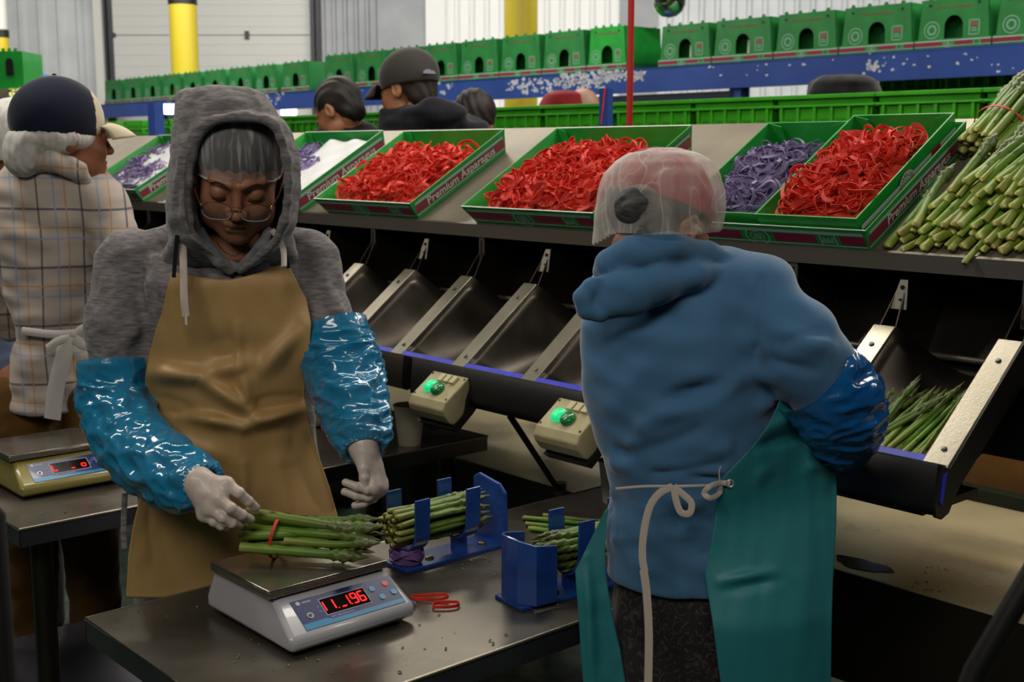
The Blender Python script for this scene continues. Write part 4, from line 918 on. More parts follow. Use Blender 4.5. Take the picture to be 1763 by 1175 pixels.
# ------------------------------------------------------------------ blue beam with upright cartons
m_beam = mat('blue beam paint', '2a4a98', .45, col2='234088', nscale=3)
nt = m_beam.node_tree; bs_ = nt.nodes['Principled BSDF']
TB = 6.3
m_chip = mat('bare chipped metal', 'b9bcc6', .6)
beam = thing('blue_beam', W(8, TB, 0), 'long chipped blue steel beam on posts carrying the upright green cartons', 'beam')
mb = MB(); boxm(mb, 1.6, 16, TB, TB+.05, 2.045, 2.205); boxm(mb, 1.6, 16, TB, TB+.42, 2.19, 2.205); mb.obj('beam_rail', m_beam, beam)
mb = MB(); r = np.random.RandomState(12)
def chips(xa, xb, ya, yb, n, q0=.006, q1=.018):
    for _ in range(n):
        x, y = r.uniform(xa, xb), r.uniform(ya, yb); ray_ = CF+CR*(x-881.5)/FPX+CU*(587.5-y)/FPX; k = (TB-.001)/(ray_@V); c = CO+ray_*k
        if not (2.05 < c[2] < 2.2): continue
        q = r.uniform(q0, q1); n_ = 7; rr = r.uniform(.5, 1.2, n_); mb.add([c+U*q*1.5*rr[j]*math.cos(2*PI*j/n_)+Z*q*rr[j]*math.sin(2*PI*j/n_) for j in range(n_)], [tuple(range(n_-1, -1, -1))])
chips(870, 950, 135, 160, 55); chips(955, 1110, 122, 140, 150); chips(955, 1040, 138, 152, 70); chips(620, 780, 140, 165, 60); chips(440, 490, 155, 180, 30); chips(1110, 1750, 90, 130, 45, .004, .010); chips(1495, 1510, 105, 122, 12)
mb.obj('chipped_paint', m_chip, beam)
for s in (4.95, 13.0, 16): mb = MB(); boxm(mb, s, s+.09, TB+.02, TB+.11, 0, 2.05); mb.obj('post', m_beam, beam)
mb = MB(); boxm(mb, 5.0, 6.3, TB+.02, TB+.08, 1.94, 2.03); mb.obj('dark_channel', mat('dark channel', '141c34', .5), beam)
def upright(s, label, w_=.455, H_=.235, bright=False, pad=False):
    t = thing('green_carton', W(s, TB+.2, 2.205), label, 'carton', M=mat4(-U, V, Z, W(s, TB+.2, 2.205)))
    def C(x, y, z): return W(s, TB+.02, 2.205)-U*x+V*y+Z*z
    hw = w_/2; dp = .36
    mb = MB()
    for y, e in ((0, 1), (dp, -1)):
        ar = [(.055*math.cos(a), .115+.058*math.sin(a)) for a in np.linspace(0, PI, 10)]
        base = .035
        poly = [(-hw, base)]+[(-x, z) for x, z in ar]+[(.045, base), (hw, base), (hw-.018, H_)]+sum([[(hw-.05-k*.1+.012, H_), (hw-.05-k*.1+.008, H_+.014), (hw-.05-k*.1-.008, H_+.014), (hw-.05-k*.1-.012, H_)] for k in range(4)], [])+[(-hw+.018, H_)]
        ar2 = [(-.045, base)]+[(-x, z) for x, z in ar[0:]]
        # left and right wings + top block avoids a keyhole polygon
        L_ = [(-hw, base), (-.055, base), (-.055, .115), (-.055, H_), (-hw+.018, H_)]; R_ = [(.055, base), (hw, base), (hw-.018, H_), (.055, H_), (.055, .115)]
        for pl in (L_, R_): mb.prism([C(a, y, b) for a, b in pl], V*.006, 0)
        top = [(x, z) for x, z in ar]
        for k in range(9): mb.prism([C(top[k+1][0], y, top[k+1][1]), C(top[k][0], y, top[k][1]), C(top[k][0], y, H_), C(top[k+1][0], y, H_)], V*.006, 0)
        for k in range(4): x = -hw+.07+k*(w_-.14)/3; mb.prism([C(x-.014, y, H_), C(x+.014, y, H_), C(x+.008, y, H_+.016), C(x-.008, y, H_+.016)], V*.006, 0)
    for sg in (-1, 1): mb.prism([C(sg*hw, 0, .035), C(sg*hw, dp, .035), C(sg*(hw-.018), dp, H_), C(sg*(hw-.018), 0, H_)], -U*-sg*.005, 0)
    mb.add([C(-hw, 0, .036), C(hw, 0, .036), C(hw, dp, .036), C(-hw, dp, .036)], [(0, 1, 2, 3)], 0)
    mb.add([C(-hw+.018, 0, H_-.012), C(hw-.018, 0, H_-.012), C(hw-.018, dp, H_-.012), C(-hw+.018, dp, H_-.012)], [(0, 1, 2, 3)], 0)  # unseen lid, put in so the inside falls dark behind the arch
    mb.add([C(-hw+.01, .12, .036), C(hw-.01, .12, .036), C(hw-.02, .12, H_-.012), C(-hw+.02, .12, H_-.012)], [(0, 1, 2, 3)], 0)
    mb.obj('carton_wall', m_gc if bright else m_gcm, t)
    mb = MB(); mb.prism([C(-hw-.01, -.006, 0), C(hw+.01, -.006, 0), C(hw+.01, -.006, .05), C(-hw-.01, -.006, .05)], V*(dp+.012)); bt = mb.obj('base_sleeve', m_gcm, t)
    print_face(bt, C(-hw-.01, -.007, 0), -U, Z, w_+.02, .05, fine=False)
    if pad: mb = MB(); mb.box(C(.018, .05, .085), (.03, .006, .1), MX); mb.obj('arch_light_slab', m_cardw, t)  # added white slab stands in for brightness seen through the arch hole
    ez = -V
    mb = MB()
    for (cx, cy, R) in ((-hw*.6, .10, .048),):
        for k in range(24):
            a0, a1 = 2*PI*k/24, 2*PI*(k+1)/24
            for r0, r1 in ((.85, 1), (.35, .6)): mb.add([C(cx+R*r0*math.cos(a0), -.001, cy+R*r0*math.sin(a0)), C(cx+R*r1*math.cos(a0), -.001, cy+R*r1*math.sin(a0)), C(cx+R*r1*math.cos(a1), -.001, cy+R*r1*math.sin(a1)), C(cx+R*r0*math.cos(a1), -.001, cy+R*r0*math.sin(a1))], [(0, 1, 2, 3)])
    mb.obj('round_emblem', m_lgo, t); mb = MB(); x0, x1 = hw*.42, hw*.72
    for q in ((x0, x1, .06, .068), (x0, x1, .135, .143), (x0, x0+.008, .06, .143), (x1-.008, x1, .06, .143), (x0+.015, x1-.015, .08, .088), (x0+.015, x1-.02, .094, .1)): mb.add([C(q[0], -.001, q[2]), C(q[1], -.001, q[2]), C(q[1], -.001, q[3]), C(q[0], -.001, q[3])], [(0, 1, 2, 3)])
    lg = mb.obj('square_emblem', m_lgo, t)
    mb = MB(); mb.add([C(x0+.012, -.0015, .108), C(x1-.012, -.0015, .108), C(x1-.012, -.0015, .13), C(x0+.012, -.0015, .13)], [(0, 1, 2, 3)]); mb.obj('red_mark', m_rdk, lg)
    P, f = text_mesh('Premium Asparagus', .026, -U, Z, C(-.1, -.0012, H_-.05), .0001); MB().add(P, f).obj('lettering', m_rdk, t)
    for sg in (-1, 1): mb = MB(); mb.lathe(C(sg*(hw-.07), -.0008, H_-.03), [(.008, 0), (.008, .001)], 10, -V); mb.obj('vent_hole', m_blk, t)
    return t
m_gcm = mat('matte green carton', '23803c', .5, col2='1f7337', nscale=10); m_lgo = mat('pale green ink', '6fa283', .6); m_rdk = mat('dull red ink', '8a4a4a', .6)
def at_t(x, y, t_):
    ray_ = CF+CR*(x-881.5)/FPX+CU*(587.5-y)/FPX; return CO+ray_*(t_/(ray_@V))
first = None
def sxx(px, py): return float(at_t(px, py, TB)@U)
right_edges = [1130, 1222, 1328, 1440, 1570, 1703, 1850]; mid_edges = [553, 608, 665, 725, 787, 857, 930, 1007, 1077]; left_edges = [176, 209, 243, 276, 311, 347, 388, 435, 476, 537]
rows = ((right_edges, 'right row on the blue beam', 1), (mid_edges, 'middle row on the blue beam', 2), (left_edges, 'far row before the dock door', 3))
for edges, rowlab, g in rows:
    for k in range(len(edges)-1):
        y = 110 if g < 3 else 150
        a, b = sxx(edges[k], y), sxx(edges[k+1], y); s = (a+b)/2; n = len(edges)-1
        lab = '%s green arched carton from the left in the %s' % (ORD[k], rowlab) if k < n-1 else 'rightmost green arched carton in the %s' % rowlab
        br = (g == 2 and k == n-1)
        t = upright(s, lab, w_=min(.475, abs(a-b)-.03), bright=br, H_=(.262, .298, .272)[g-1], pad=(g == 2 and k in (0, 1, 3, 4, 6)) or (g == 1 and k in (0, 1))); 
        if g == 3: pass
# red air pipe, blue bracket with red tape
P = at_t(1084, 200, 3.0); t = thing('red_pipe', (P[0], P[1], 0), 'upright red pipe rising in front of the blue beam', 'pipe')
mb = MB(); mb.lathe((P[0], P[1], 0), [(.0105, 0), (.0105, 4.7)], 16); mb.obj('pipe_tube', mat('red pipe paint', 'c22a22', .4), t, smooth=True)
mb = MB(); mb.lathe((P[0], P[1], 0), [(.05, 0), (.05, .01), (.02, .02)], 16); mb.obj('floor_flange', m_dark, t)
P = at_t(1043, 217, 3.6); t = thing('blue_bracket', (P[0], P[1], 0), 'short blue upright with a slanting red strip, left of the red pipe', 'bracket')
top = at_t(1043, 152, 3.6)[2]; mb = MB(); mb.box((P[0], P[1], top/2), (.048, .03, top), MX); mb.obj('upright', m_beam, t)
mb = MB(); c = np.array([P[0], P[1], 0])-V*.017; mb.add([c-U*.006+Z*(top), c-U*.016+Z*top, c+U*.006+Z*(top-.14), c+U*.012+Z*(top-.14)], [(0, 1, 2, 3)]); mb.obj('red_strip', m_red, t, solid=.001)
# green plastic crates on a roller bed behind the line
m_cr = mat('bright green plastic', '3fae1c', .42, col2='38a018', nscale=10, coat=.1)
bed = thing('roller_bed', W(5, 4.4, 0), 'steel roller bed carrying the bright green plastic crates', 'conveyor')
mb = MB(); boxm(mb, 1.2, 10.5, 4.15, 4.19, 1.58, 1.66); boxm(mb, 1.2, 10.5, 4.62, 4.66, 1.58, 1.66); mb.obj('side_rail', m_ss, bed)
for k in range(92): mb = MB(); mb.tube([W(1.3+k*.1, 4.19, 1.64), W(1.3+k*.1, 4.62, 1.64)], .02, 8); mb.obj('roller', m_ss, bed, smooth=True)
for s in (1.5, 4.5, 7.5, 10.2):
    for q in (4.17, 4.64): mb = MB(); boxm(mb, s, s+.05, q-.02, q+.02, 0, 1.58); mb.obj('leg', m_ss, bed)
def crate(s, t0, h, label, w_=.42, dp=.44, H_=.212, lid=False):
    t = thing('plastic_crate', W(s, t0+dp/2, h), label, 'crate', M=mat4(-U, V, Z, W(s, t0+dp/2, h)))
    def C(x, y, z): return W(s, t0, h)-U*x+V*y+Z*z
    hw = w_/2; mb = MB()
    for y in (0.012, dp-.012): mb.prism([C(-hw+.02, y-.003, 0), C(hw-.02, y-.003, 0), C(hw-.006, y-.003+(-.008 if y < .1 else .008), H_), C(-hw+.006, y-.003+(-.008 if y < .1 else .008), H_)], V*.006)
    for sg in (-1, 1): mb.prism([C(sg*(hw-.02), .01, 0), C(sg*(hw-.02), dp-.01, 0), C(sg*(hw-.006), dp, H_), C(sg*(hw-.006), 0, H_)], -U*-sg*.006)
    mb.box(C(0, dp/2, .004), (w_-.04, dp-.02, .008), MX); mb.obj('crate_wall', m_cr, t)
    mb = MB()
    for z, e in ((H_-.008, .006), (H_-.045, .003)):
        mb.box(C(0, -e, z), (w_+.004, .014, .016 if z > H_-.03 else .008), MX); mb.box(C(0, dp+e, z), (w_+.004, .014, .016), MX)
        for sg in (-1, 1): mb.box(C(sg*(hw-.002), dp/2, z), (.014, dp, .016), MX)
    mb.obj('rim', m_cr, t, bevel=.002)
    mb = MB()
    for k in range(6): x = -hw+.03+k*(w_-.06)/5; mb.box(C(x, -.002, H_*.42), (.012, .012, H_*.72), MX)
    mb.obj('rib', m_cr, t)
    mb = MB()
    for k in range(5):
        for j in range(5): x = -hw+.05+k*(w_-.06)/5+j*.0095; mb.box(C(x, .0055, H_*.38), (.004, .002, H_*.36), MX)
    mb.obj('slot', mat('slot shade', '1d5a10', .7), t)
    return t
TC = 4.2; ce = [500, 565, 640, 790, 865, 940, 1030]; ce2 = [1057, 1193, 1335, 1508, 1693, 1850]
def sc4(x, y=180): return float(at_t(x, y, TC)@U)
k = 0
for i in range(len(ce2)-1):
    s = (sc4(ce2[i])+sc4(ce2[i+1]))/2; lab = ['green plastic crate directly right of the red pipe base', 'second green plastic crate right of the red pipe', 'third green plastic crate right of the red pipe', 'fourth green plastic crate right of the red pipe', 'green plastic crate at the far right edge above the asparagus'][i]
    crate(s, TC, 1.66, lab, w_=abs(sc4(ce2[i])-sc4(ce2[i+1]))-.012)
s = sc4(1050); labs = ['green plastic crate just left of the blue bracket', 'green plastic crate next left of the one by the blue bracket', 'green plastic crate beside the dark bun of hair', 'green plastic crate behind the black hooded sweater', 'green plastic crate between the two dark-clad people', 'green plastic crate behind the dark-haired person', 'green plastic crate right of the grey hood', 'green plastic crate hidden mostly by the grey hood', 'green plastic crate just left of the grey hood']
for i in range(9):
    crate(s+.23+i*.46, TC, 1.66, labs[i], w_=.445)
# second row further back at the right
bed2 = thing('crate_rack', W(2.9, 6.95, 0), 'steel rack carrying the rear green crates at the right', 'rack')
mb = MB(); boxm(mb, 1.6, 4.4, 6.74, 7.2, 1.94, 1.97); mb.obj('rack_board', m_ss, bed2)
for s in (1.65, 4.3):
    for q in (6.78, 7.16): mb = MB(); boxm(mb, s, s+.04, q-.02, q+.02, 0, 1.94); mb.obj('leg', m_ss, bed2)
for i, x in enumerate((1568, 1663, 1760)):
    s = float(at_t(x, 130, 6.76)@U); crate(s, 6.76, 1.97, ['left', 'middle', 'right'][i]+' crate of the rear green row under the beam at the right', w_=.46, dp=.38, H_=.22)
# flat stacked crates at the left
rack = thing('stacking_table', W(7.9, 4.6, 0), 'dark table under the stacked flat green crates at the left', 'table')
mb = MB(); boxm(mb, 6.6, 9.4, 4.5, 5.1, 1.55, 1.6); mb.obj('tabletop', m_dark, rack)
for s in (6.7, 9.3):
    for q in (4.55, 5.05): mb = MB(); boxm(mb, s-.02, s+.02, q-.02, q+.02, 0, 1.55); mb.obj('leg', m_dark, rack)
protoC = None
for j, (x, nm) in enumerate(((186, 'left stack of flat green crates'), (228, 'right stack of flat green crates'), (279, 'small green stack beyond the blue post'))):
    c = at_t(x, 230, 4.55); s = float(c@U)
    for lv in range(5):
        hh = 1.6+lv*.062; lab = ('topmost' if lv == 4 else 'lowest' if lv == 0 else ORD[lv]+' from the bottom')+' crate in the '+nm
        t = thing('flat_crate', W(s, 4.75, hh), lab, 'crate', M=mat4(-U, V, Z, W(s, 4.75, hh)))
        mb = MB(); w_ = .36 if j < 2 else .26
        mb.box(W(s, 4.75, hh+.012), (w_-.03, .36, .018), MX); mb.obj('tray_base', m_cr, t)
        mb = MB()
        for y in (4.56, 4.94): mb.box(W(s, y, hh+.045), (w_, .012, .018), MX); 
        for sg in (-1, 1): mb.box(W(s+sg*(w_/2-.006), 4.75, hh+.045), (.012, .38, .018), MX); mb.box(W(s+sg*(w_/2-.02), 4.57, hh+.03), (.035, .02, .05), MX)
        mb.obj('rim', m_cr, t, bevel=.003)
mb = MB(); p0 = at_t(262, 240, 4.4); boxm(mb, float(p0@U)-.06, float(p0@U)+.06, 4.4, 4.48, 0, float(at_t(262, 178, 4.4)[2])); tag(mb.obj('blue_post', m_beam), 'blue square post standing between the flat green crate stacks', 'post')
# far left corner: carton, blue rail, boards, more asparagus, sign stripe
P = at(18, 130, 8.2); t = thing('rear_shelf', (P[0], P[1]+.3, 0), 'tall grey shelf unit at the far left edge holding a green carton and asparagus', 'shelf')
h1, h2, h3 = at(18, 130, 8.2)[2], at(18, 185, 8.2)[2], at(18, 215, 8.2)[2]; m_gry = mat('greyish board', '857a6c', .7)
mb = MB(); mb.box((P[0]-.05, P[1]+.3, h1-.14), (.34, .6, .1)); mb.box((P[0]-.05, P[1]+.3, h2-.07), (.34, .6, .14)); mb.obj('shelf_board', m_gry, t)
mb = MB(); mb.box((P[0]-.1, P[1]+.32, h1/2), (.2, .5, h1-.02)); mb.obj('back_panel', m_gry, t)
def X_(x, y, z=8.2): return at(x, y, z)
t = thing('green_carton', (P[0], P[1]+.1, h1), 'bright green arched carton alone at the left edge of the picture', 'carton')
mb = MB(); a, b = at(-30, 128, 8.2)[0], at(38, 128, 8.2)[0]; H_ = at(18, 88, 8.2)[2]-h1
mb.box(((a+b)/2, P[1]+.2, h1-.09+(H_+.09)/2), (b-a, .35, H_+.09)); mb.obj('carton_wall', m_gc, t)
mb = MB(); cx = at(15, 118, 8.2)[0]; zc = h1+H_*.42
mb.prism([(cx+.025*math.cos(q), P[1]+.022, zc+.02+.028*math.sin(q)) for q in np.linspace(0, PI, 8)]+[(cx-.025, P[1]+.022, h1), (cx+.025, P[1]+.022, h1)], (0, .003, 0)); mb.obj('arch_opening', m_blk, t)
mb = MB()
for k in range(5): mb.box((a+.05+k*(b-a-.1)/4, P[1]+.04, h1+H_+.01), (.022, .006, .02))
mb.obj('crown_tab', m_gc, t)
r = np.random.RandomState(77); zz = h2
for k in range(44):
    x = r.uniform(16, 42); y = r.uniform(153, 182); A = at(x, y, 8.12); tag(spear(A, A+np.array([0, .22, 0]), .011, k), 'asparagus butt end in the distant pile behind the navy cap', 'asparagus', 'distant asparagus pile at the left edge')
P2 = at(10, 235, 6.0); t = thing('printed_carton', (P2[0], P2[1]+.2, 0), 'red, white and green printed carton at the left edge behind the blue shirt', 'carton')
z1, z2, z3, z4 = (float(at(10, q, 6.0)[2]) for q in (252, 232, 219, 208)); a, b = at(-40, 235, 6.0)[0], at(30, 235, 6.0)[0]
mb = MB(); mb.box(((a+b)/2, P2[1]+.2, (z1-.5+z4)/2), (b-a, .4, z4-z1+.5)); mb.obj('carton_wall', m_gc, t)
mb = MB(); mb.box(((a+b)/2, P2[1]-.001, (z1+z3)/2), (b-a, .002, z3-z1)); o = mb.obj('white_band', m_pw, t)
mb = MB(); mb.box(((a+b)/2, P2[1]-.003, (z1+z2)/2+.01), (b-a, .002, (z2-z1)*.55)); mb.obj('red_band', m_pr, o)
mb = MB(); mb.box(((a+b)/2, P2[1]+.22, (z1-.5)/2), (.3, .3, z1-.5)); mb.obj('plinth', m_gry, t)
mb = MB(); mb.tube([at(38, 118, 9.5), at(100, 140, 9.5)], .02, 8); mb.tube([at(0, 120, 9.5), at(66, 152, 9.5)], .02, 8); mb.tube([at(48, 125, 9.5), (at(48, 125, 9.5)[0], at(48, 125, 9.5)[1], 0)], .02, 8); mb.tube([at(96, 138, 9.5), (at(96, 138, 9.5)[0], at(96, 138, 9.5)[1], 0)], .02, 8)
tag(mb.obj('blue_guard_rail', mat('light blue rail', '3f63b8', .4)), 'thin light-blue guard rail beyond the navy cap', 'rail')
# crate under the near table, blurred posts close to the camera
mb = MB(); t0 = crate(1.62, 1.30, .33, 'bright green plastic crate on the lower shelf of the near table', w_=.2, dp=.5, H_=.2)
t0.matrix_basis = mat4(V, U, -np.cross(U, V)*-1 if False else np.cross(V, U), W(1.57, 1.30, .32))
P = at(1735, 1090, 1.25); tag(MB().tube([P+np.array([.035, 0, .09]), P+np.array([-.03, 0, -.04]), P+np.array([-.09, 0, -.24]), (P[0]-.13, P[1], 0)], .012, 10).obj('dark_pole', m_blk, smooth=True), 'out-of-focus dark pole leaning through the bottom right corner', 'pole')
P = at(6, 1050, 1.3); tag(MB().tube([(P[0]-.004, P[1], 0), (P[0]-.004, P[1], at(6, 880, 1.3)[2]), (P[0]-.03, P[1], at(6, 830, 1.3)[2])], .012, 10).obj('dark_pole', m_blk, smooth=True), 'out-of-focus dark upright at the left edge beside the far table', 'pole')
# ------------------------------------------------------------------ people: shared tools
def atY(x, y, Y):
    return at(x, y, Y/(math.cos(PITCH)+(587.5-y)/FPX*math.sin(PITCH)))
def prow(y, cx, hw, Y, ry):
    """section of a body seen at picture row y, centred at cx with half width hw, standing Y metres away"""
    c = atY(cx, y, Y); e = atY(cx+hw, y, Y); return (c[2], c[0], Y, e[0]-c[0], ry)
def skin_mat(name, col, col2):
    return mat(name, col, .5, col2=col2, nscale=25, bump=.03, bscale=400, sss=.08)
def head_mesh(C, R, sc=1., male=False, vox=.0022, eyes_closed=True, ears=True, neck=None):
    """local frame: +y out of the face, +z up, +x to the head's side. returns world verts, quads, field"""
    F_ = Field((-.105, -.125, -.165), (.105, .135, .135), vox)
    F_.ell((0, -.012, .035), (.0765, .098, .088)).ell((0, .028, -.03), (.064, .068, .085), .03)
    F_.ell((0, .042, -.078), (.044 if not male else .049, .046, .036), .03).ell((0, .076, -.098), (.021, .017, .015), .022)
    for s in (-1, 1):
        F_.ell((s*.037, .062, -.034), (.026, .028, .027), .022); F_.ell((s*.048, .03, -.07), (.018, .035, .028), .02)
        F_.cap((s*.012, .094, .018), (s*.045, .080, .020), .0075, .007, .012)              # brow
        F_.ell((s*.0315, .106, -.004), (.0205, .0165, .0145), .012, 's')                     # socket
        F_.ell((s*.0315, .0815, -.004), (.0165, .0155, .0155), .003)                         # lid over the eye
        if eyes_closed: F_.cap((s*.0195, .097, -.0115), (s*.0435, .0935, -.0115), .0013, .0013, .002, 's')
        F_.ell((s*.0115, .103, -.036), (.0085, .0105, .0085), .006)                          # nostril wing
        F_.ell((s*.0065, .105, -.0445), (.0035, .005, .0035), .002, 's')
        if ears:
            F_.ell((s*.078, -.006, -.008), (.008, .019, .031), .006, R=rotm(0, 0, s*-.35)); F_.ell((s*.0855, -.001, -.005), (.005, .010, .018), .004, 's')
    F_.cap((0, .091, .012), (0, .111, -.030), .0068, .0085, .012).ell((0, .1125, -.034), (.0105, .0105, .009), .006)
    F_.cap((-.018, .0935, -.0625), (.018, .0935, -.0625), .0050, .0050, .006).cap((-.008, .0975, -.0612), (.008, .0975, -.0612), .0052, .0052, .004)
    F_.cap((-.013, .0935, -.0735), (.013, .0935, -.0735), .0062, .0062, .006)
    F_.cap((-.023, .0975, -.0678), (.023, .0975, -.0678), .0014, .0014, .0015, 's').cap((0, .104, -.054), (0, .1045, -.049), .002, .0022, .004, 's')
    if neck is not None:
        nd = np.array(neck, float); F_.cap((0, -.022, -.055), nd, .050, .054, .025)
    P, Q = F_.mesh(smooth=1); return np.asarray(C)+(P*sc)@np.asarray(R).T, Q, F_
def joined(parts):
    V_, Q_, o = [], [], 0
    for P, Q in parts: V_.append(P); Q_.append(Q+o); o += len(P)
    return np.vstack(V_), np.vstack(Q_)
def head_pt(F_, C, R, x, z, off=.001, sc=1.):
    O_ = np.array([x, .2, z]); t = F_.hit(O_, np.array([0, -1., 0])[None, :], .0, .3, 0., 400)[0]
    y = .2-(t if not np.isnan(t) else .12); return np.asarray(C)+np.asarray(R)@(np.array([x, y+off, z])*sc)
def netting(C, R, r, zf, zb, seed, name, m, parent, pleat=.0022, open_dir=None, n=140, k=46, c=(0, -.012, .035), puff=1.0):
    """loose gathered cap: r radii, zf / zb height of the rim in front / behind"""
    r_ = np.random.RandomState(seed); G = []; ph = r_.rand(4)*6
    for i in range(n):
        a = 2*PI*i/n; fwd = math.sin(a); zr = (zf+zb)/2+(zf-zb)/2*fwd; row = []
        for j in range(k):
            q = j/(k-1); zt = c[2]+r[2]; z = zt+(zr-zt)*math.sin(q*PI/2)**1.15 if q < 1 else zr
            zz = (z-c[2])/r[2]; rad = math.sqrt(max(0, 1-min(1, zz*zz))) if zz > 0 else max(.0, 1-.25*zz*zz)
            pl = 1+pleat/.08*q*(math.sin(a*23+ph[0]+2*math.sin(3*q+a))+.7*math.sin(a*37+ph[1]))*(.5+.5*math.sin(a*3+ph[2]))+.02*math.sin(a*5+q*6+ph[3])
            if q > .93: pl *= 1-.35*(q-.93)
            row.append((c[0]+r[0]*rad*math.cos(a)*pl, c[1]+r[1]*rad*math.sin(a)*pl, z))
        G.append(row)
    G.append(G[0]); G = np.array(G); Gw = np.asarray(C)+G@np.asarray(R).T
    o = MB().grid(Gw).obj(name, m, parent, smooth=True, auto=False)
    MB().tube([Gw[i, -1] for i in range(0, n, 2)], .0022, 6, closed=True).obj('elastic_edge', m_elastic, o, smooth=True)
    return o
def net_mat(name, base=.35, col='dcdcdc', streak=(60, 60, 6), lo=.42, hi=.66, top=.8, lines=0.):
    m = mat(name, col, .75); nt = m.node_tree; L = nt.links.new; b = nt.nodes['Principled BSDF']
    tc = node(m, 'ShaderNodeTexCoord'); mp = node(m, 'ShaderNodeMapping'); mp.inputs['Scale'].default_value = streak; n = node(m, 'ShaderNodeTexNoise'); n.inputs['Scale'].default_value = 1.; n.inputs['Detail'].default_value = 3
    L(tc.outputs['Object'], mp.inputs[0]); L(mp.outputs[0], n.inputs[0]); r = node(m, 'ShaderNodeMapRange'); r.inputs[1].default_value = lo; r.inputs[2].default_value = hi; r.inputs[3].default_value = base; r.inputs[4].default_value = top
    L(n.outputs[0], r.inputs[0])
    lw = node(m, 'ShaderNodeLayerWeight'); lw.inputs[0].default_value = .35; ad = node(m, 'ShaderNodeMath', operation='MULTIPLY_ADD', use_clamp=True); L(lw.outputs['Facing'], ad.inputs[0]); ad.inputs[1].default_value = .45; L(r.outputs[0], ad.inputs[2])
    out = ad.outputs[0]
    if lines:
        for k_, scl in enumerate((7., 11.)):
            n2 = node(m, 'ShaderNodeTexNoise'); n2.inputs['Scale'].default_value = scl*2.2; n2.inputs['Distortion'].default_value = .25; n2.inputs['Detail'].default_value = .5; mp2 = node(m, 'ShaderNodeMapping'); mp2.inputs['Scale'].default_value = (1.2, 1.2, .22); mp2.inputs['Rotation'].default_value = (.9, .5+k_, .6*k_); L(tc.outputs['Object'], mp2.inputs[0]); L(mp2.outputs[0], n2.inputs[0])
            d_ = node(m, 'ShaderNodeMath', operation='SUBTRACT'); d_.inputs[1].default_value = .5; L(n2.outputs[0], d_.inputs[0]); ab = node(m, 'ShaderNodeMath', operation='ABSOLUTE'); L(d_.outputs[0], ab.inputs[0])
            r2 = node(m, 'ShaderNodeMapRange'); r2.inputs[1].default_value = .0; r2.inputs[2].default_value = .018; r2.inputs[3].default_value = lines; r2.inputs[4].default_value = 0; L(ab.outputs[0], r2.inputs[0])
            s_ = node(m, 'ShaderNodeMath', operation='ADD', use_clamp=True); L(out, s_.inputs[0]); L(r2.outputs[0], s_.inputs[1]); out = s_.outputs[0]
    L(out, b.inputs['Alpha']); return m
m_elastic = mat('elastic edge', 'c9c9c9', .8)
m_netA = net_mat('grey hair net', .14, 'd0d0d4', (95, 45, 9), .50, .66, .48)
m_netB = net_mat('white hair net', .13, 'e6dfda', (16, 16, 5), .42, .72, .45, lines=.2)
m_netC = net_mat('plain hair net', .7, 'd2d0cc', (40, 40, 40), .4, .6, .95)
def tube_cloth(path, rad, nu, nv, seed, amp, m, parent, name, flat=1., gather=(1, 1), wl=.035, up=Z, thick=.0, rim=None):
    """crinkled thin sleeve round a path; rad per path point"""
    path = np.asarray(path, float); C_ = catmull(path, nv); R_ = np.interp(np.linspace(0, len(rad)-1, nv), np.arange(len(rad)), rad); G = []
    r = np.random.RandomState(seed); a0 = None
    for i in range(nv):
        d = C_[min(i+1, nv-1)]-C_[max(i-1, 0)]
        if a0 is None: a, b, _ = basis(d, up)
        else: d = nrm(d); a = nrm(a0-d*(a0@d)); b = np.cross(d, a)
        a0 = a; th = np.linspace(0, 2*PI, nu, endpoint=False); G.append(C_[i]+np.outer(np.cos(th), a)*R_[i]+np.outer(np.sin(th), b)*R_[i]*flat)
    G = np.array(G); N = G-C_[:, None, :]; N /= np.linalg.norm(N, axis=2, keepdims=True)
    v = np.linspace(0, 1, nv)[:, None]; dirv = nrm(path[-1]-path[0])
    st = np.array([1., 1., 1.])+0*dirv
    q = G+N*0; w1 = waves(q, 7, wl*1.6, seed, (1, 1, 2.2)); w2 = waves(q, 7, wl*.7, seed+1, (1.2, 1.2, 2)); w3 = waves(q, 6, wl*.32, seed+2)
    D = amp*(1.0-np.abs(w1)*1.5)+amp*.45*(1-np.abs(w2)*1.6)+amp*.10*w3
    u_ = np.linspace(0, 2*PI, nu, endpoint=False)[None, :]
    g = gather[0]*np.exp(-(v/.05)**2)+gather[1]*np.exp(-((1-v)/.05)**2)
    D = D*(1-.6*np.clip(g, 0, 1))+g*.0022*np.sin(u_*26+3*np.sin(u_*3))
    D = D*(1-.75*np.exp(-(v/.10)**2)); G = G+N*D[..., None]
    if rim is not None:                                       # end turned inwards
        last = G[-1]; c = last.mean(0); G = np.concatenate([G, (c+(last-c)*.8-dirv*.004)[None], (c+(last-c)*.74-dirv*.03)[None]])
    return MB().grid(G, closeu=True).obj(name, m, parent, smooth=True, auto=False)
def plastic_mat(name, col, alpha=.8):
    m = mat(name, col, .16, col2=col, coat=.6, spec=.7, alpha=alpha, bump=.35, bscale=28, detail=6.); return m
m_plast = plastic_mat('blue polythene', '1f88b8', .85); m_plastB = plastic_mat('dark blue polythene', '0f5aa0', .93)
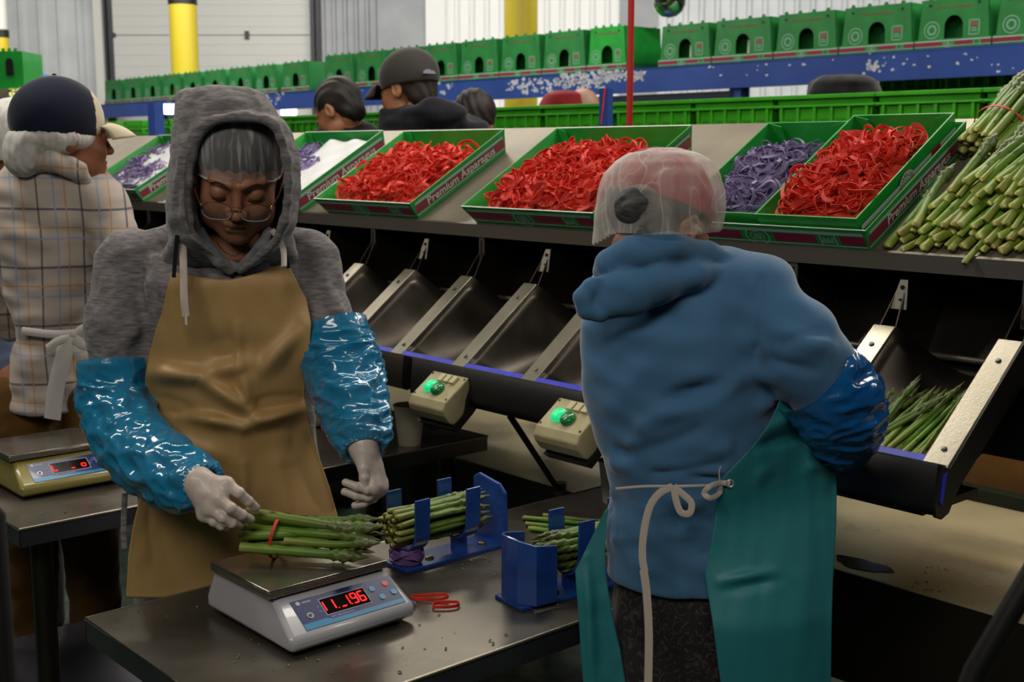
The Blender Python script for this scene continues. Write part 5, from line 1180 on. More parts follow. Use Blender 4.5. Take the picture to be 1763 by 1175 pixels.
def drape(F_, rows, nx, ny, name, m, parent, off=.008, fallback=2.5, folds=(), smoothn=8, thick=.0025, seed=0, wav=.002, ybias=None, lim=None, fgain=1.):
    """hang a cloth on a body field; rows: (y, xl, xr) outline seen from the front"""
    A = np.array(sorted(rows), float); ys = np.linspace(A[0, 0], A[-1, 0], ny); g = np.zeros((ny, nx, 2))
    for i, y in enumerate(ys):
        a, b = np.interp(y, A[:, 0], A[:, 1]), np.interp(y, A[:, 0], A[:, 2]); g[i, :, 0] = np.linspace(a, b, nx); g[i, :, 1] = y
    if ybias is not None: g[..., 1] += ybias(np.linspace(0, 1, nx))[None, :]*(1-np.linspace(0, 1, ny))[:, None]
    D = CF+CR*((g[..., :1]-881.5)/FPX)+CU*((587.5-g[..., 1:])/FPX); t = F_.hit(CO, D, fallback-.55, fallback+.4, off, 190)
    bad = np.isnan(t); T = np.where(bad, fallback if np.all(bad) else np.nanmean(t), t)
    for i in range(ny):                                       # fill misses from their neighbours in the row
        ok = ~np.isnan(t[i])
        if ok.any(): T[i] = np.interp(np.arange(nx), np.where(ok)[0], t[i][ok])
    rowok = ~np.all(bad, 1)
    if rowok.any():
        good = np.where(rowok)[0]
        for i in range(ny):
            if not rowok[i]: T[i] = T[good[np.argmin(abs(good-i))]]
    if lim: T = np.clip(T, *lim)
    for _ in range(smoothn):
        Tp = np.pad(T, 1, mode='edge'); S_ = (Tp[:-2, 1:-1]+Tp[2:, 1:-1]+Tp[1:-1, :-2]+Tp[1:-1, 2:])/4; T = np.minimum(T*.5+S_*.5, T+.001)
    T0 = T.copy()
    for (x0, y0, x1, y1, am, wd) in folds:
        q = g.reshape(-1, 2); a = np.array([x0, y0]); ba = np.array([x1-x0, y1-y0]); tt = np.clip(((q-a)@ba)/(ba@ba), 0, 1); dd = (q-a)-tt[:, None]*ba
        nrm2 = np.array([-ba[1], ba[0]])/np.linalg.norm(ba); sgn = dd@nrm2; d_ = np.linalg.norm(dd, axis=1)
        T -= (am*fgain*np.exp(-(d_/wd)**2)*(.25+.75*np.sin(PI*np.clip(tt, .04, .96)))).reshape(ny, nx)
    T = np.minimum(T, T0+.007)
    P = CO+D*T[..., None]; w_ = waves(P, 6, .16, seed, (1.3, 1, .6))+.4*waves(P, 6, .07, seed+1, (1.3, 1, .8)); P = P-nrm(CF)*(w_*wav)[..., None]
    return MB().grid(P[:, ::-1]).obj(name, m, parent, smooth=True, solid=thick, auto=False), P
def hand(parent, name, m, wrist, knuckles, fingers, thumb, rp=.016, rf=.0085, rt=.0095, rw=.024, fore=None, vox=.0016, sm=1):
    """wrist point, four knuckle points (index..little), each finger a list of points from knuckle to tip"""
    allp = [wrist]+list(knuckles)+[p for f in fingers for p in f]+list(thumb)+([fore] if fore is not None else [])
    A = np.array(allp); F_ = Field(A.min(0)-.04, A.max(0)+.04, vox)
    if fore is not None: F_.cap(fore, wrist, rw*1.12, rw, .0)
    for i, k in enumerate(knuckles): F_.cap(wrist*.8+k*.2 if False else wrist, k, rw*.72, rp*.78, .014)
    for i in range(3): F_.cap(knuckles[i], knuckles[i+1], rp*.75, rp*.7, .010)
    mid = wrist*.45+(knuckles[1]+knuckles[2])*.275; F_.cap(mid, (knuckles[0]+knuckles[3])/2, rp, rp*.8, .012)
    for i, (k, f) in enumerate(zip(knuckles, fingers)):
        s = (1, 1.04, .98, .86)[i]; pts = [k]+list(f); n = len(pts); rr = [rf*s*1.12]+[rf*s*(1.03-.22*j/(n-1)) for j in range(1, n)]
        F_.cap(pts[0], pts[1], rr[0], rr[1], .006)
        for j in range(1, n-1): F_.cap(pts[j], pts[j+1], rr[j], rr[j+1], .0022)
        for j in range(1, n-1): F_.ell(pts[j], (rr[j]*1.06,)*3, .002)
    tp = list(thumb); F_.cap(tp[0], tp[1], rp*.95, rt*1.15, .012)
    for j in range(1, len(tp)-1): F_.cap(tp[j], tp[j+1], rt*(1.12-.1*j), rt*(1.0-.1*j), .003)
    P, Q = F_.mesh(smooth=sm); N = vnormals(P, Q); P = P+N*(.00025*waves(P, 6, .02, 3))[:, None]
    return mkobj(name, P, Q, m, parent, smooth=True, auto=False)
def cord(pts, wd, m, parent, name, th=.0016, up=Z, n=40):
    C_ = catmull(pts, n); P = []
    for i in range(n):
        d = nrm(C_[min(i+1, n-1)]-C_[max(i-1, 0)]); a = nrm(np.cross(d, CF)); b = np.cross(d, a)
        P.append([C_[i]+a*wd/2*math.cos(q)+b*th*math.sin(q) for q in np.linspace(0, 2*PI, 8, endpoint=False)])
    mb = MB().grid(P, closeu=True); k = 8*(n-1); mb.f += [tuple(range(8)), tuple(k+q for q in range(7, -1, -1))]; mb.m += [0, 0]
    return mb.obj(name, m, parent, smooth=True)
def shoes(parent, feet, ang, m):
    for (x, y) in feet:
        mb = MB(); d = np.array([-math.sin(ang), math.cos(ang), 0]); s = np.cross(d, Z)
        G = []
        for q, w_, h_ in ((-.11, .02, .03), (-.10, .034, .06), (-.03, .036, .085), (.03, .042, .065), (.10, .046, .045), (.15, .036, .035), (.17, .012, .02)):
            c = np.array([x, y, 0])+d*q; G.append([c+s*w_*math.cos(a)+Z*(max(0, h_*(.5+.5*math.sin(a)))+.001) for a in np.linspace(0, 2*PI, 14, endpoint=False)])
        mb.grid(G, closeu=True); mb.f += [tuple(range(14)), tuple(6*14+q for q in range(13, -1, -1))]; mb.m += [0, 0]; mb.obj('shoe', m, parent, smooth=True)
def cloth_mat(name, col, col2=None, **kw):
    return mat(name, col, .85, col2=col2, nscale=kw.get('ns', 6), stretch=kw.get('st', (1, 1, 1)), bump=kw.get('bump', .12), bscale=kw.get('bs', 420), sheen=kw.get('sheen', .25), lo=kw.get('lo', .35), hi=kw.get('hi', .65), spec=.2)
m_skA = skin_mat('light brown skin', '9c6a50', '905f47'); m_skB = skin_mat('tan skin', 'a8714f', '9a6547'); m_skC = skin_mat('brown skin', '8f5a3d', '824f35')
m_hair = mat('black hair', '15110f', .45, col2='221b18', nscale=8, stretch=(60, 60, 3), bump=.4, bscale=60)
m_glove = mat('white latex glove', 'dccdc6', .42, col2='d2c2ba', nscale=30, coat=.1, bump=.02, bscale=90, sss=.05)
m_shoe = mat('dark shoe', '18181a', .6)
m_heather = cloth_mat('heather grey jersey', '625e60', '8a8688', ns=3.2, st=(14, 14, 60), lo=.34, hi=.68, bs=500)
m_shirtg = cloth_mat('grey striped shirt', '63666e', '74767c', ns=60)
m_apron = mat('tan rubber apron', 'bd9a66', .5, col2='ac8a58', nscale=3.5, bump=.05, bscale=300)
m_black = cloth_mat('black cloth', '17181c', '1e1f24'); m_jean = cloth_mat('dark trousers', '1c1d26', '22232c')

# ------------------------------------------------------------------ woman in the grey hooded top at the scale
A0 = atY(395, 900, 2.58)
pA = thing('person', (A0[0], 2.58, 0), 'person in grey hooded top, hair net, glasses and tan apron, weighing asparagus', 'person')
hY = 2.445; HC = atY(411, 290, hY); HR = rotm(0, 0, PI+.16)@rotm(-.50, 0, 0)@rotm(0, -.07, 0)
HS = 1.07; hp, hq, hF = head_mesh(HC, HR, HS)
FA = Field((HC[0]-.55, 2.15, .62), (HC[0]+.45, 2.86, 1.50), .008)
rowsA = [prow(418, 400, 62, 2.52, .05), prow(440, 392, 120, 2.53, .085), prow(480, 388, 150, 2.54, .11), prow(560, 388, 150, 2.56, .125), prow(650, 390, 145, 2.58, .13), prow(750, 395, 148, 2.60, .135), prow(850, 400, 158, 2.61, .14), prow(960, 400, 165, 2.62, .145), prow(1050, 402, 168, 2.62, .145)]
thin = [(h, cx, cy, rx*.9, ry*.85) for h, cx, cy, rx, ry in rowsA]
shR, elR, wrR = atY(222, 455, 2.58), at(205, 712, 2.50), at(338, 832, 2.24)
shL, elL, wrL = atY(533, 455, 2.58), at(597, 655, 2.52), at(625, 770, 2.40)
FA.loft(thin); FA.cap(atY(405, 430, 2.50), HC+HR@np.array([0, -.03, -.06]), .056, .048, .03)
FA.chain([shR, at(200, 690, 2.53), at(222, 765, 2.46), at(280, 815, 2.36), at(330, 832, 2.27), wrR], [.045, .042, .04, .038, .03, .022], .02).chain([shL, at(590, 630, 2.53), at(608, 695, 2.47), wrL], [.045, .04, .035, .022], .02)
bp, bq = FA.mesh(smooth=1)
lx = A0[0]; FL = Field((lx-.3, 2.4, 0.0), (lx+.3, 2.82, .95), .012)
FL.cap((lx-.09, 2.62, .86), (lx-.1, 2.62, .48), .085, .06, .02).cap((lx-.1, 2.62, .48), (lx-.1, 2.62, .07), .055, .035, .02).cap((lx+.09, 2.62, .86), (lx+.1, 2.62, .48), .085, .06, .04).cap((lx+.1, 2.62, .48), (lx+.1, 2.62, .07), .055, .035, .02)
lp, lq = FL.mesh()
P, Q = joined([(hp, hq), (bp, bq), (lp, lq)]); bodyA = mkobj('body', P, Q, m_skA, pA, smooth=True, auto=False)
FT = Field((lx-.3, 2.38, .05), (lx+.3, 2.86, 1.0), .010); FT.cap((lx-.09, 2.62, .9), (lx-.1, 2.62, .1), .115, .075, .0).cap((lx+.09, 2.62, .9), (lx+.1, 2.62, .1), .115, .075, .03); P, Q = FT.mesh(); mkobj('trousers', P, Q, m_jean, pA, smooth=True, auto=False)
shoes(pA, [(lx-.1, 2.56), (lx+.1, 2.56)], PI, m_shoe)
# hooded top: torso, sleeves
FH = Field((HC[0]-.42, 2.16, .66), (HC[0]+.34, 2.88, 1.80), .0052)
FH.loft(rowsA)
FH.chain([shR, at(206, 560, 2.55), at(203, 640, 2.53)], [.070, .064, .052], .035).chain([shL+np.array([.0, 0, 0]), at(556, 560, 2.56), at(575, 600, 2.54)], [.066, .058, .052], .035)
FH.cap(atY(250, 448, 2.57), atY(330, 418, 2.55), .06, .05, .03).cap(atY(515, 440, 2.57), atY(450, 412, 2.55), .055, .045, .03)
FH.cap(atY(400, 410, 2.57), atY(400, 440, 2.57), .075, .09, .04)
# open V of the collar
FH.cut_front([prow(398, 404, 50, 2.4, 0)[0:2]+(prow(398, 404, 52, 2.4, 0)[3],), prow(430, 404, 44, 2.4, 0)[0:2]+(prow(430, 404, 34, 2.4, 0)[3],), prow(456, 404, 6, 2.4, 0)[0:2]+(.004,)], 2.0, 2.445, .008)
env = FH
PA_, QA_ = FH.mesh(smooth=1); N = vnormals(PA_, QA_)
def on_cloth(F_, x, y, z0, z1, dflt):
    D_ = (CF+CR*((x-881.5)/FPX)+CU*((587.5-y)/FPX))[None, :]; t_ = F_.hit(CO, D_, z0, z1, 0., 200)[0]
    return CO+D_[0]*(dflt if np.isnan(t_) else t_)
def s3(x, y, z=2.45): return on_cloth(FH, x, y, 2.0, 2.8, 2.5)
PA_ = fold(PA_, N, [(s3(175, 470), s3(235, 560), .010, .022), (s3(160, 520), s3(245, 610), -.009, .018), (s3(190, 600), s3(250, 560), .009, .016), (s3(240, 440), s3(252, 600), -.014, .014), (s3(530, 430), s3(520, 560), -.011, .014), (s3(560, 480), s3(590, 560), .009, .016), (s3(540, 520), s3(595, 500), -.008, .015), (s3(440, 440), s3(470, 480), .008, .016), (s3(270, 430), s3(300, 520), .007, .016), (s3(350, 440), s3(330, 480), -.006, .012), (s3(155, 600), s3(245, 622), .008, .012)])
N = vnormals(PA_, QA_); PA_ = PA_+N*(.0022*waves(PA_, 7, .07, 4, (1, 1, 1.6)))[:, None]
top = mkobj('hooded_top', PA_, QA_, m_heather, pA, smooth=True, auto=False)
# hood
FO = Field((HC[0]-.17, 2.20, 1.36), (HC[0]+.17, 2.70, 1.80), .0040)
hoodrows = [(146, 383, 14), (150, 383, 44), (160, 385, 66), (180, 389, 80), (205, 392, 90), (240, 396, 97), (290, 397, 102), (330, 397, 105), (370, 397, 106), (405, 398, 104), (430, 398, 112), (454, 396, 126)]
FO.loft([prow(y, cx, hw, Y, ry) for (y, cx, hw), ry, Y in zip(hoodrows, (.03, .065, .09, .11, .125, .14, .148, .15, .148, .138, .118, .095), (2.455,)*8+(2.46, 2.475, 2.505, 2.535))])
FO.ell(atY(326, 172, 2.47), (.022, .05, .024), .025)
opn = [(200, 414, 8), (206, 414, 40), (216, 413, 56), (235, 411, 68), (270, 410, 79), (310, 409, 83), (345, 408, 83), (380, 406, 80), (405, 405, 72), (430, 405, 52), (452, 405, 25), (466, 406, 6)]
op = [(lambda q: (q[0], q[1], q[3]))(prow(y, cx, hw, 2.36, 0)) for y, cx, hw in opn]
FO.loft([prow(y, cx, hw*1.02+4, Y, ry) for (y, cx, hw), ry, Y in zip(opn, (.02, .06, .08, .10, .115, .12, .12, .115, .105, .09, .06, .03), (2.45,)*8+(2.46, 2.47, 2.48, 2.49))], .004, 's')
FO.cut_front(op, 2.0, 2.46, .006)
rim = []
for (y, cx, hw), Y in zip(opn, (2.325, 2.325, 2.33, 2.335, 2.345, 2.35, 2.355, 2.36, 2.372, 2.39, 2.41, 2.425)): rim.append((atY(cx-hw-3, y, Y), atY(cx+hw+3, y, Y)))
for sd in (0, 1):
    pts = [r_[sd] for r_ in rim]; FO.chain(pts, [.0085]*len(pts), .007)
FO.cap(rim[0][0], rim[0][1], .009, .009, .007)
for sd in (0, 1):
    for p_ in catmull([r_[sd] for r_ in rim], 40):
        bk = p_+np.array([-.004 if sd else .004, .085, 0]); FO.cap(p_, p_*.15+bk*.85+np.array([.008 if sd else -.008, 0, .0]), .0068, .009, .004)
for k_ in range(9): p_ = rim[0][0]*(1-k_/8)+rim[0][1]*k_/8; FO.cap(p_, p_+np.array([0, .06, .006]), .007, .009, .004)
P, Q = FO.mesh(smooth=1); N = vnormals(P, Q)
def s3(x, y, z=2.45): return on_cloth(FO, x, y, 2.0, 2.8, 2.4)
P = fold(P, N, [(s3(335, 170, 2.36), s3(318, 300, 2.40), -.008, .010), (s3(345, 165, 2.34), s3(430, 160, 2.36), -.007, .008), (s3(420, 150, 2.36), s3(468, 200, 2.34), .005, .010), (s3(330, 220, 2.34), s3(300, 330, 2.40), .006, .012), (s3(350, 185, 2.33), s3(420, 175, 2.33), .005, .009), (s3(305, 330, 2.38), s3(320, 420, 2.38), -.006, .012), (s3(485, 250, 2.36), s3(492, 350, 2.38), -.005, .01)])
N = vnormals(P, Q); P = P+N*(.0018*waves(P, 7, .06, 9, (1, 1, 1.4)))[:, None]
mkobj('hood', P, Q, m_heather, pA, smooth=True, auto=False)
# shirt collar in the neck opening
FS = Field((HC[0]-.13, 2.26, 1.30), (HC[0]+.13, 2.55, 1.52), .0032)
nb = atY(404, 432, 2.49)
for sg in (-1, 1):
    FS.chain([atY(404+sg*58, 398, 2.44), atY(404+sg*46, 426, 2.42), atY(404+sg*8, 462, 2.425)], [.009, .012, .008], .008)
    FS.chain([atY(404+sg*50, 448, 2.455), atY(404+sg*22, 476, 2.455)], [.016, .018], .01)
P, Q = FS.mesh(smooth=1); mkobj('shirt_collar', P, Q, m_shirtg, pA, smooth=True, auto=False)
# hair, net, brows, lashes, glasses
FR = Field((-.11, -.14, -.1), (.11, .13, .15), .0035); FR.ell((0, -.016, .038), (.082, .104, .092)).ell((0, .120, -.060), (.078, .085, .086), .012, 's').ell((0, -.10, .0), (.03, .025, .03), .02)
P, Q = FR.mesh(smooth=1); P = P+vnormals(P, Q)*(.0006*np.sin(P[:, 0]*260+np.sin(P[:, 1]*30)*2))[:, None]; mkobj('hair', HC+(P*HS)@HR.T, Q, m_hair, pA, smooth=True, auto=False)
netting(HC, HR*HS, (.085, .103, .091), .022, -.045, 3, 'hair_net', m_netA, pA, .0035, c=(0, -.008, .036))
for s in (-1, 1):
    pts = [head_pt(hF, HC, HR, s*x, z, .0012, HS) for x, z in ((.0145, .0165), (.024, .021), (.036, .0225), (.047, .017))]; MB().tube(pts, [.0016, .0024, .0021, .001], 8, flat=.5).obj('eyebrow', m_hair, pA, smooth=True)
    pts = [head_pt(hF, HC, HR, s*x, z, .0012, HS) for x, z in ((.0185, -.0115), (.025, -.0138), (.034, -.0142), (.044, -.0115))]; MB().tube(pts, [.0006, .0011, .0012, .0006], 6).obj('eyelash', m_hair, pA, smooth=True)
pts = [head_pt(hF, HC, HR, x, z, .0004, HS) for x, z in ((-.021, -.0672), (-.01, -.0668), (0, -.0675), (.01, -.0668), (.021, -.0672))]
m_lip = skin_mat('lips', '8a4a42', '7c4038'); MB().tube(pts, [.0006, .0022, .0024, .0022, .0006], 8, flat=.6).obj('lips', m_lip, pA, smooth=True)
gl = bpy.data.objects.new('glasses', None)
m_gold = mat('gold metal', 'c9a56a', .25, .95); m_tort = mat('tortoiseshell', '2a1a12', .2, col2='6b4a2a', nscale=60); m_clear = mat('clear rim', 'd0c8c0', .08, trans=.6); m_glass = mat('lens', 'e8e8f0', .02, alpha=.025)
def G3(x, z, y=.121): return HC+HR@(np.array([x, y-abs(x)*.10, z])*HS)
zg = -.020
lens = []
for s in (-1, 1):
    cx = s*.0335; ring = []
    for k in range(32):
        a = 2*PI*k/32; c_, s_ = math.cos(a), math.sin(a); ring.append(G3(cx+.0255*np.sign(c_)*abs(c_)**.75, zg-.002+.0175*np.sign(s_)*abs(s_)**.8))
    lens.append(ring)
gf = MB(); 
for ring in lens: gf.tube([ring[k] for k in list(range(0, 17))], .0011, 6)
gf.tube([G3(-.010, zg+.006), G3(-.004, zg+.0085), G3(.004, zg+.0085), G3(.010, zg+.006)], .0011, 6)
go = gf.obj('glasses_frame', m_tort, pA, smooth=True)
mb = MB()
for ring in lens: mb.tube([ring[k % 32] for k in range(16, 33)], .0013, 6)
mb.obj('lower_rim', m_clear, go, smooth=True)
mb = MB()
for ring in lens: mb.add(ring, [tuple(range(31, -1, -1))])
mb.obj('lens', m_glass, go)
for s in (-1, 1):
    mb = MB(); mb.lathe(G3(s*.0605, zg+.009, .119), [(.003, -.001), (.003, .003)], 10, HR@np.array([0, 1., 0])); mb.tube([G3(s*.0575, zg+.008, .12), G3(s*.0635, zg+.009, .118)], .0013, 6); mb.obj('hinge', m_gold, go, smooth=True)
    mb = MB(); mb.tube([HC+HR@(np.array(q)*HS) for q in ((s*.0635, .110, zg+.009), (s*.074, .075, zg+.014), (s*.083, .02, -.001), (s*.084, -.01, -.012))], [.0016, .0016, .0018, .001], 6); mb.obj('temple', m_tort, go, smooth=True)
mb = MB(); mb.tube([G3(-.0095, zg+.0055, .1215), G3(0, zg+.0085, .1225), G3(.0095, zg+.0055, .1215)], .0013, 6); mb.obj('bridge', m_gold, go, smooth=True)
bpy.data.objects.remove(gl)
# necklace
mb = MB(); mb.tube(catmull([atY(372, 415, 2.445), atY(385, 432, 2.435), atY(405, 441, 2.43), atY(418, 430, 2.435), atY(424, 412, 2.445)], 20), .0006, 5)
for k in range(3): mb.lathe(atY(400+4*k, 440+(k % 2)*2, 2.427), [(.002, -.001), (.002, .001)], 8, -CF)
mb.obj('necklace', mat('dark silver', '4a4a4c', .3, .9), pA, smooth=True)
m_cordw = cloth_mat('white cord', 'c3b6ac', bs=900, bump=.3)
cord([atY(314, 395, 2.365), atY(315, 430, 2.38), at(316, 470, 2.372), at(317, 515, 2.36), at(320, 545, 2.36)], .0145, m_cordw, pA, 'drawstring', .003)
cord([at(320, 544, 2.358), at(321, 560, 2.358)], .005, m_elastic, pA, 'drawstring_tip', .002, n=8)
cord([atY(468, 396, 2.37), atY(480, 412, 2.375), atY(488, 432, 2.385), at(489, 460, 2.36)], .0115, m_cordw, pA, 'drawstring', .003)
cord([at(305, 405, 2.36), at(302, 440, 2.372), at(299, 478, 2.376)], .008, m_black, pA, 'neck_strap', .001, n=12); cord([at(492, 440, 2.388), at(497, 462, 2.385)], .008, m_black, pA, 'neck_strap', .001, n=8)
# apron
rowsap = [(478, 296, 495), (500, 289, 505), (540, 280, 528), (580, 268, 536), (620, 256, 533), (660, 250, 527), (700, 250, 525), (740, 252, 532), (800, 262, 550), (850, 245, 568), (900, 232, 582), (960, 222, 580), (1030, 218, 575)]
def topcurve(u_): return 14*np.sin(u_*PI)-10+np.where(u_ > .5, -(u_-.5)*34, 0)+np.where(u_ < .5, 0, 0)
apr, apP = drape(FH, rowsap, 90, 130, 'apron', m_apron, pA, .016, 2.5, folds=[(250, 640, 345, 650, .022, 15), (340, 650, 440, 715, .020, 13), (350, 645, 430, 625, .010, 14), (440, 650, 525, 560, .012, 16), (430, 700, 528, 690, -.016, 13), (300, 712, 420, 735, .018, 11), (420, 735, 528, 700, .018, 12), (265, 690, 345, 720, -.014, 14), (280, 760, 400, 790, .010, 18), (415, 640, 432, 700, .012, 10), (410, 560, 412, 640, .005, 8), (345, 600, 440, 600, -.007, 24), (420, 800, 425, 1000, .007, 9), (510, 740, 560, 880, -.014, 20), (490, 800, 520, 1000, .014, 22), (260, 860, 300, 1020, .008, 22)], smoothn=8, seed=3, wav=.0028, fgain=1.6, ybias=topcurve)
# sleeves of blue polythene, gloves
tube_cloth([at(198, 622, 2.54), at(200, 690, 2.53), at(228, 762, 2.46), at(284, 808, 2.36), at(330, 830, 2.27), at(352, 838, 2.24)], [.074, .074, .070, .067, .056, .040], 120, 170, 5, .0068, m_plast, pA, 'plastic_sleeve', gather=(.5, 1), rim=1, wl=.085)
tube_cloth([at(572, 560, 2.55), at(590, 630, 2.53), at(608, 695, 2.47), at(622, 745, 2.42), at(628, 778, 2.39)], [.072, .078, .070, .058, .042], 120, 150, 8, .0068, m_plast, pA, 'plastic_sleeve', gather=(.3, 1), rim=1, wl=.085)
zR = 2.235
def h1(x, y, z): return at(300+x/4.198, 730+y/4.198, z)
kn = [h1(375, 440, zR-.012), h1(322, 540, zR-.022), h1(268, 610, zR-.02), h1(222, 655, zR-.008)]
fg = [[h1(470, 500, zR-.018), h1(535, 560, zR-.004), h1(588, 606, zR+.012)], [h1(410, 610, zR-.035), h1(490, 660, zR-.02), h1(548, 692, zR+.0)], [h1(350, 680, zR-.032), h1(420, 720, zR-.022), h1(478, 728, zR-.004)], [h1(285, 710, zR-.02), h1(340, 742, zR-.014), h1(385, 750, zR-.004)]]
hand(pA, 'glove', m_glove, h1(165, 420, zR), kn, fg, [h1(230, 520, zR+.012), h1(330, 590, zR+.026), h1(430, 640, zR+.030), h1(500, 660, zR+.022)], rp=.0175, rf=.0102, rt=.0105, rw=.028, fore=h1(95, 400, zR+.04))
zL = 2.39
kn = [h1(1432, 440, zL-.012), h1(1470, 455, zL+.0), h1(1490, 430, zL+.014), h1(1488, 390, zL+.026)]
kn = [h1(1440, 455, zL-.014), h1(1462, 470, zL+.002), h1(1478, 455, zL+.018), h1(1480, 420, zL+.032)]
fg = [[h1(1395, 478, zL-.026), h1(1320, 455, zL-.03), h1(1238, 425, zL-.028)], [h1(1400, 530, zL-.012), h1(1315, 520, zL-.018), h1(1232, 492, zL-.018)], [h1(1440, 540, zL+.004), h1(1370, 575, zL-.002), h1(1305, 592, zL-.006)], [h1(1450, 500, zL+.03), h1(1390, 545, zL+.03), h1(1335, 560, zL+.026)]]
hand(pA, 'glove', m_glove, h1(1362, 150, zL), kn, fg, [h1(1370, 230, zL-.014), h1(1368, 320, zL-.026), h1(1372, 390, zL-.030), h1(1376, 432, zL-.028)], rp=.0205, rf=.0092, rt=.0105, rw=.029, fore=h1(1345, 40, zL+.02))
# red-lidded item and white hanging edge of the hooded top beside the apron
cord([at(215, 850, 2.50), at(213, 900, 2.50), at(214, 945, 2.50)], .012, m_heather, pA, 'top_hem', .004, n=12)

# ------------------------------------------------------------------ woman in the blue hooded sweater
m_fleece = cloth_mat('blue fleece', '4a769e', '456f96', ns=3, bs=700, bump=.1, sheen=.5)
m_teal = mat('teal rubber apron', '2a8088', .52, col2='267680', nscale=3, bump=.04, bscale=200)
B0 = atY(1215, 990, 2.12)
pB = thing('person', (B0[0], 2.12, 0), 'person seen from behind in blue hooded sweater, white hair net and teal apron', 'person')
HCb = atY(1136, 384, 2.13); angB = -math.radians(50); HRb = rotm(0, 0, angB)@rotm(-.35, 0, 0)
hp, hq, hFb = head_mesh(HCb, HRb, .95)
rowsB = [prow(440, 1175, 60, 2.15, .06), prow(462, 1175, 120, 2.16, .095), prow(500, 1168, 152, 2.16, .12), prow(560, 1166, 166, 2.15, .135), prow(640, 1170, 172, 2.14, .14), prow(700, 1178, 170, 2.14, .14), prow(770, 1190, 160, 2.14, .14), prow(815, 1196, 150, 2.14, .135), prow(840, 1198, 146, 2.14, .132), prow(880, 1200, 154, 2.14, .138), prow(940, 1214, 172, 2.14, .14), prow(990, 1214, 168, 2.14, .138)]
FB = Field((B0[0]-.32, 1.85, .72), (B0[0]+.42, 2.45, 1.52), .008); FB.loft([(h, cx, cy, rx*.88, ry*.85) for h, cx, cy, rx, ry in rowsB])
FB.cap(atY(1165, 450, 2.15), HCb+HRb@np.array([0, -.03, -.06]), .055, .05, .03)
shB, elB, wrB = at(1318, 545, 2.10), at(1448, 690, 2.09), at(1432, 790, 2.24)
FB.chain([shB, elB, wrB], [.045, .042, .026], .03); shB2, elB2, wrB2 = at(1070, 560, 2.25), at(1088, 695, 2.34), at(1120, 785, 2.46)
FB.cap(shB2, at(1100, 690, 2.3), .045, .04, .03)
bp, bq = FB.mesh(smooth=1); lx = B0[0]; FL = Field((lx-.3, 1.9, 0), (lx+.3, 2.4, .95), .012)
for sx in (-.085, .085): FL.cap((lx+sx, 2.14, .82), (lx+sx, 2.14, .48), .062, .055, .03).cap((lx+sx, 2.14, .48), (lx+sx, 2.14, .07), .055, .035, .02)
lp, lq = FL.mesh(); P, Q = joined([(hp, hq), (bp, bq), (lp, lq)]); mkobj('body', P, Q, m_skB, pB, smooth=True, auto=False)
m_pat = mat('black patterned cloth', '121013', .8, col2='3a3538', nscale=38, lo=.52, hi=.60, detail=3., sheen=.2)
ntp = m_pat.node_tree
for n_ in ntp.nodes:
    if n_.type == 'TEX_NOISE': n_.inputs['Distortion'].default_value = 3.5
FT = Field((lx-.34, 1.85, .05), (lx+.36, 2.45, 1.02), .009)
FT.loft([prow(968, 1212, 150, 2.14, .118), prow(1030, 1210, 154, 2.14, .132), prow(1175, 1212, 160, 2.14, .14)], 0); FT.cap((lx-.09, 2.14, .7), (lx-.1, 2.14, .1), .115, .07, .03).cap((lx+.1, 2.14, .7), (lx+.1, 2.14, .1), .115, .07, .03)
P, Q = FT.mesh(); N = vnormals(P, Q); P = P+N*(.003*waves(P, 6, .12, 4, (1.5, 1.5, .6)))[:, None]; mkobj('trousers', P, Q, m_pat, pB, smooth=True, auto=False)
shoes(pB, [(lx-.1, 2.18), (lx+.1, 2.18)], angB, m_shoe)
FW = Field((B0[0]-.36, 1.80, .78), (B0[0]+.46, 2.5, 1.56), .005); FW.loft(rowsB)
FW.chain([at(1300, 520, 2.10), at(1372, 600, 2.07), at(1448, 690, 2.09), at(1440, 760, 2.2)], [.076, .068, .060, .045], .045)
FW.cap(atY(1090, 500, 2.17), shB2, .07, .062, .04).cap(shB2, elB2, .06, .055, .03).cap(elB2, wrB2, .055, .04, .03)
FW.cap(atY(1230, 470, 2.14), at(1300, 500, 2.12), .05, .06, .04)
# collapsed hood on the shoulders
def wb(x, y, z): return at(x, y, z)
FW.chain([wb(1250, 468, 2.080), wb(1190, 474, 2.050), wb(1130, 484, 2.030), wb(1080, 500, 2.025), wb(1050, 512, 2.030)], [.012, .026, .036, .041, .036], .012)
FW.chain([wb(1264, 450, 2.110), wb(1212, 436, 2.080), wb(1150, 431, 2.030), wb(1095, 436, 2.015), wb(1050, 452, 2.030), wb(1038, 468, 2.050)], [.014, .024, .030, .030, .024, .018], .0035)
FW.chain([wb(1040, 490, 2.015), wb(1018, 494, 2.010), wb(1004, 512, 2.010), wb(1010, 534, 2.015), wb(1034, 540, 2.015)], [.012, .014, .014, .015, .014], .004)
FW.ell(wb(1022, 514, 2.040), (.02, .02, .02), .004)
FW.chain([wb(1044, 462, 1.992), wb(1041, 500, 1.985), wb(1046, 540, 1.995)], [.002, .0025, .002], .004, 's')
FW.ell(wb(1165, 392, 2.130), (.062, .07, .040), .01, 's')
envB = Field((B0[0]-.36, 1.80, .55), (B0[0]+.46, 2.5, 1.4), .009); envB.loft([(h, cx, cy, rx, ry) for h, cx, cy, rx, ry in rowsB[4:]])
envB.loft([prow(y, cx, hw, 2.20-.08*min(1, max(0, (y-800)/200)), ry) for y, cx, hw, ry in ((670, 1300, 60, .12), (740, 1290, 125, .14), (800, 1285, 152, .15), (860, 1270, 168, .155), (940, 1262, 172, .16), (1020, 1255, 178, .16), (1120, 1250, 182, .16), (1240, 1250, 184, .16))], .03)
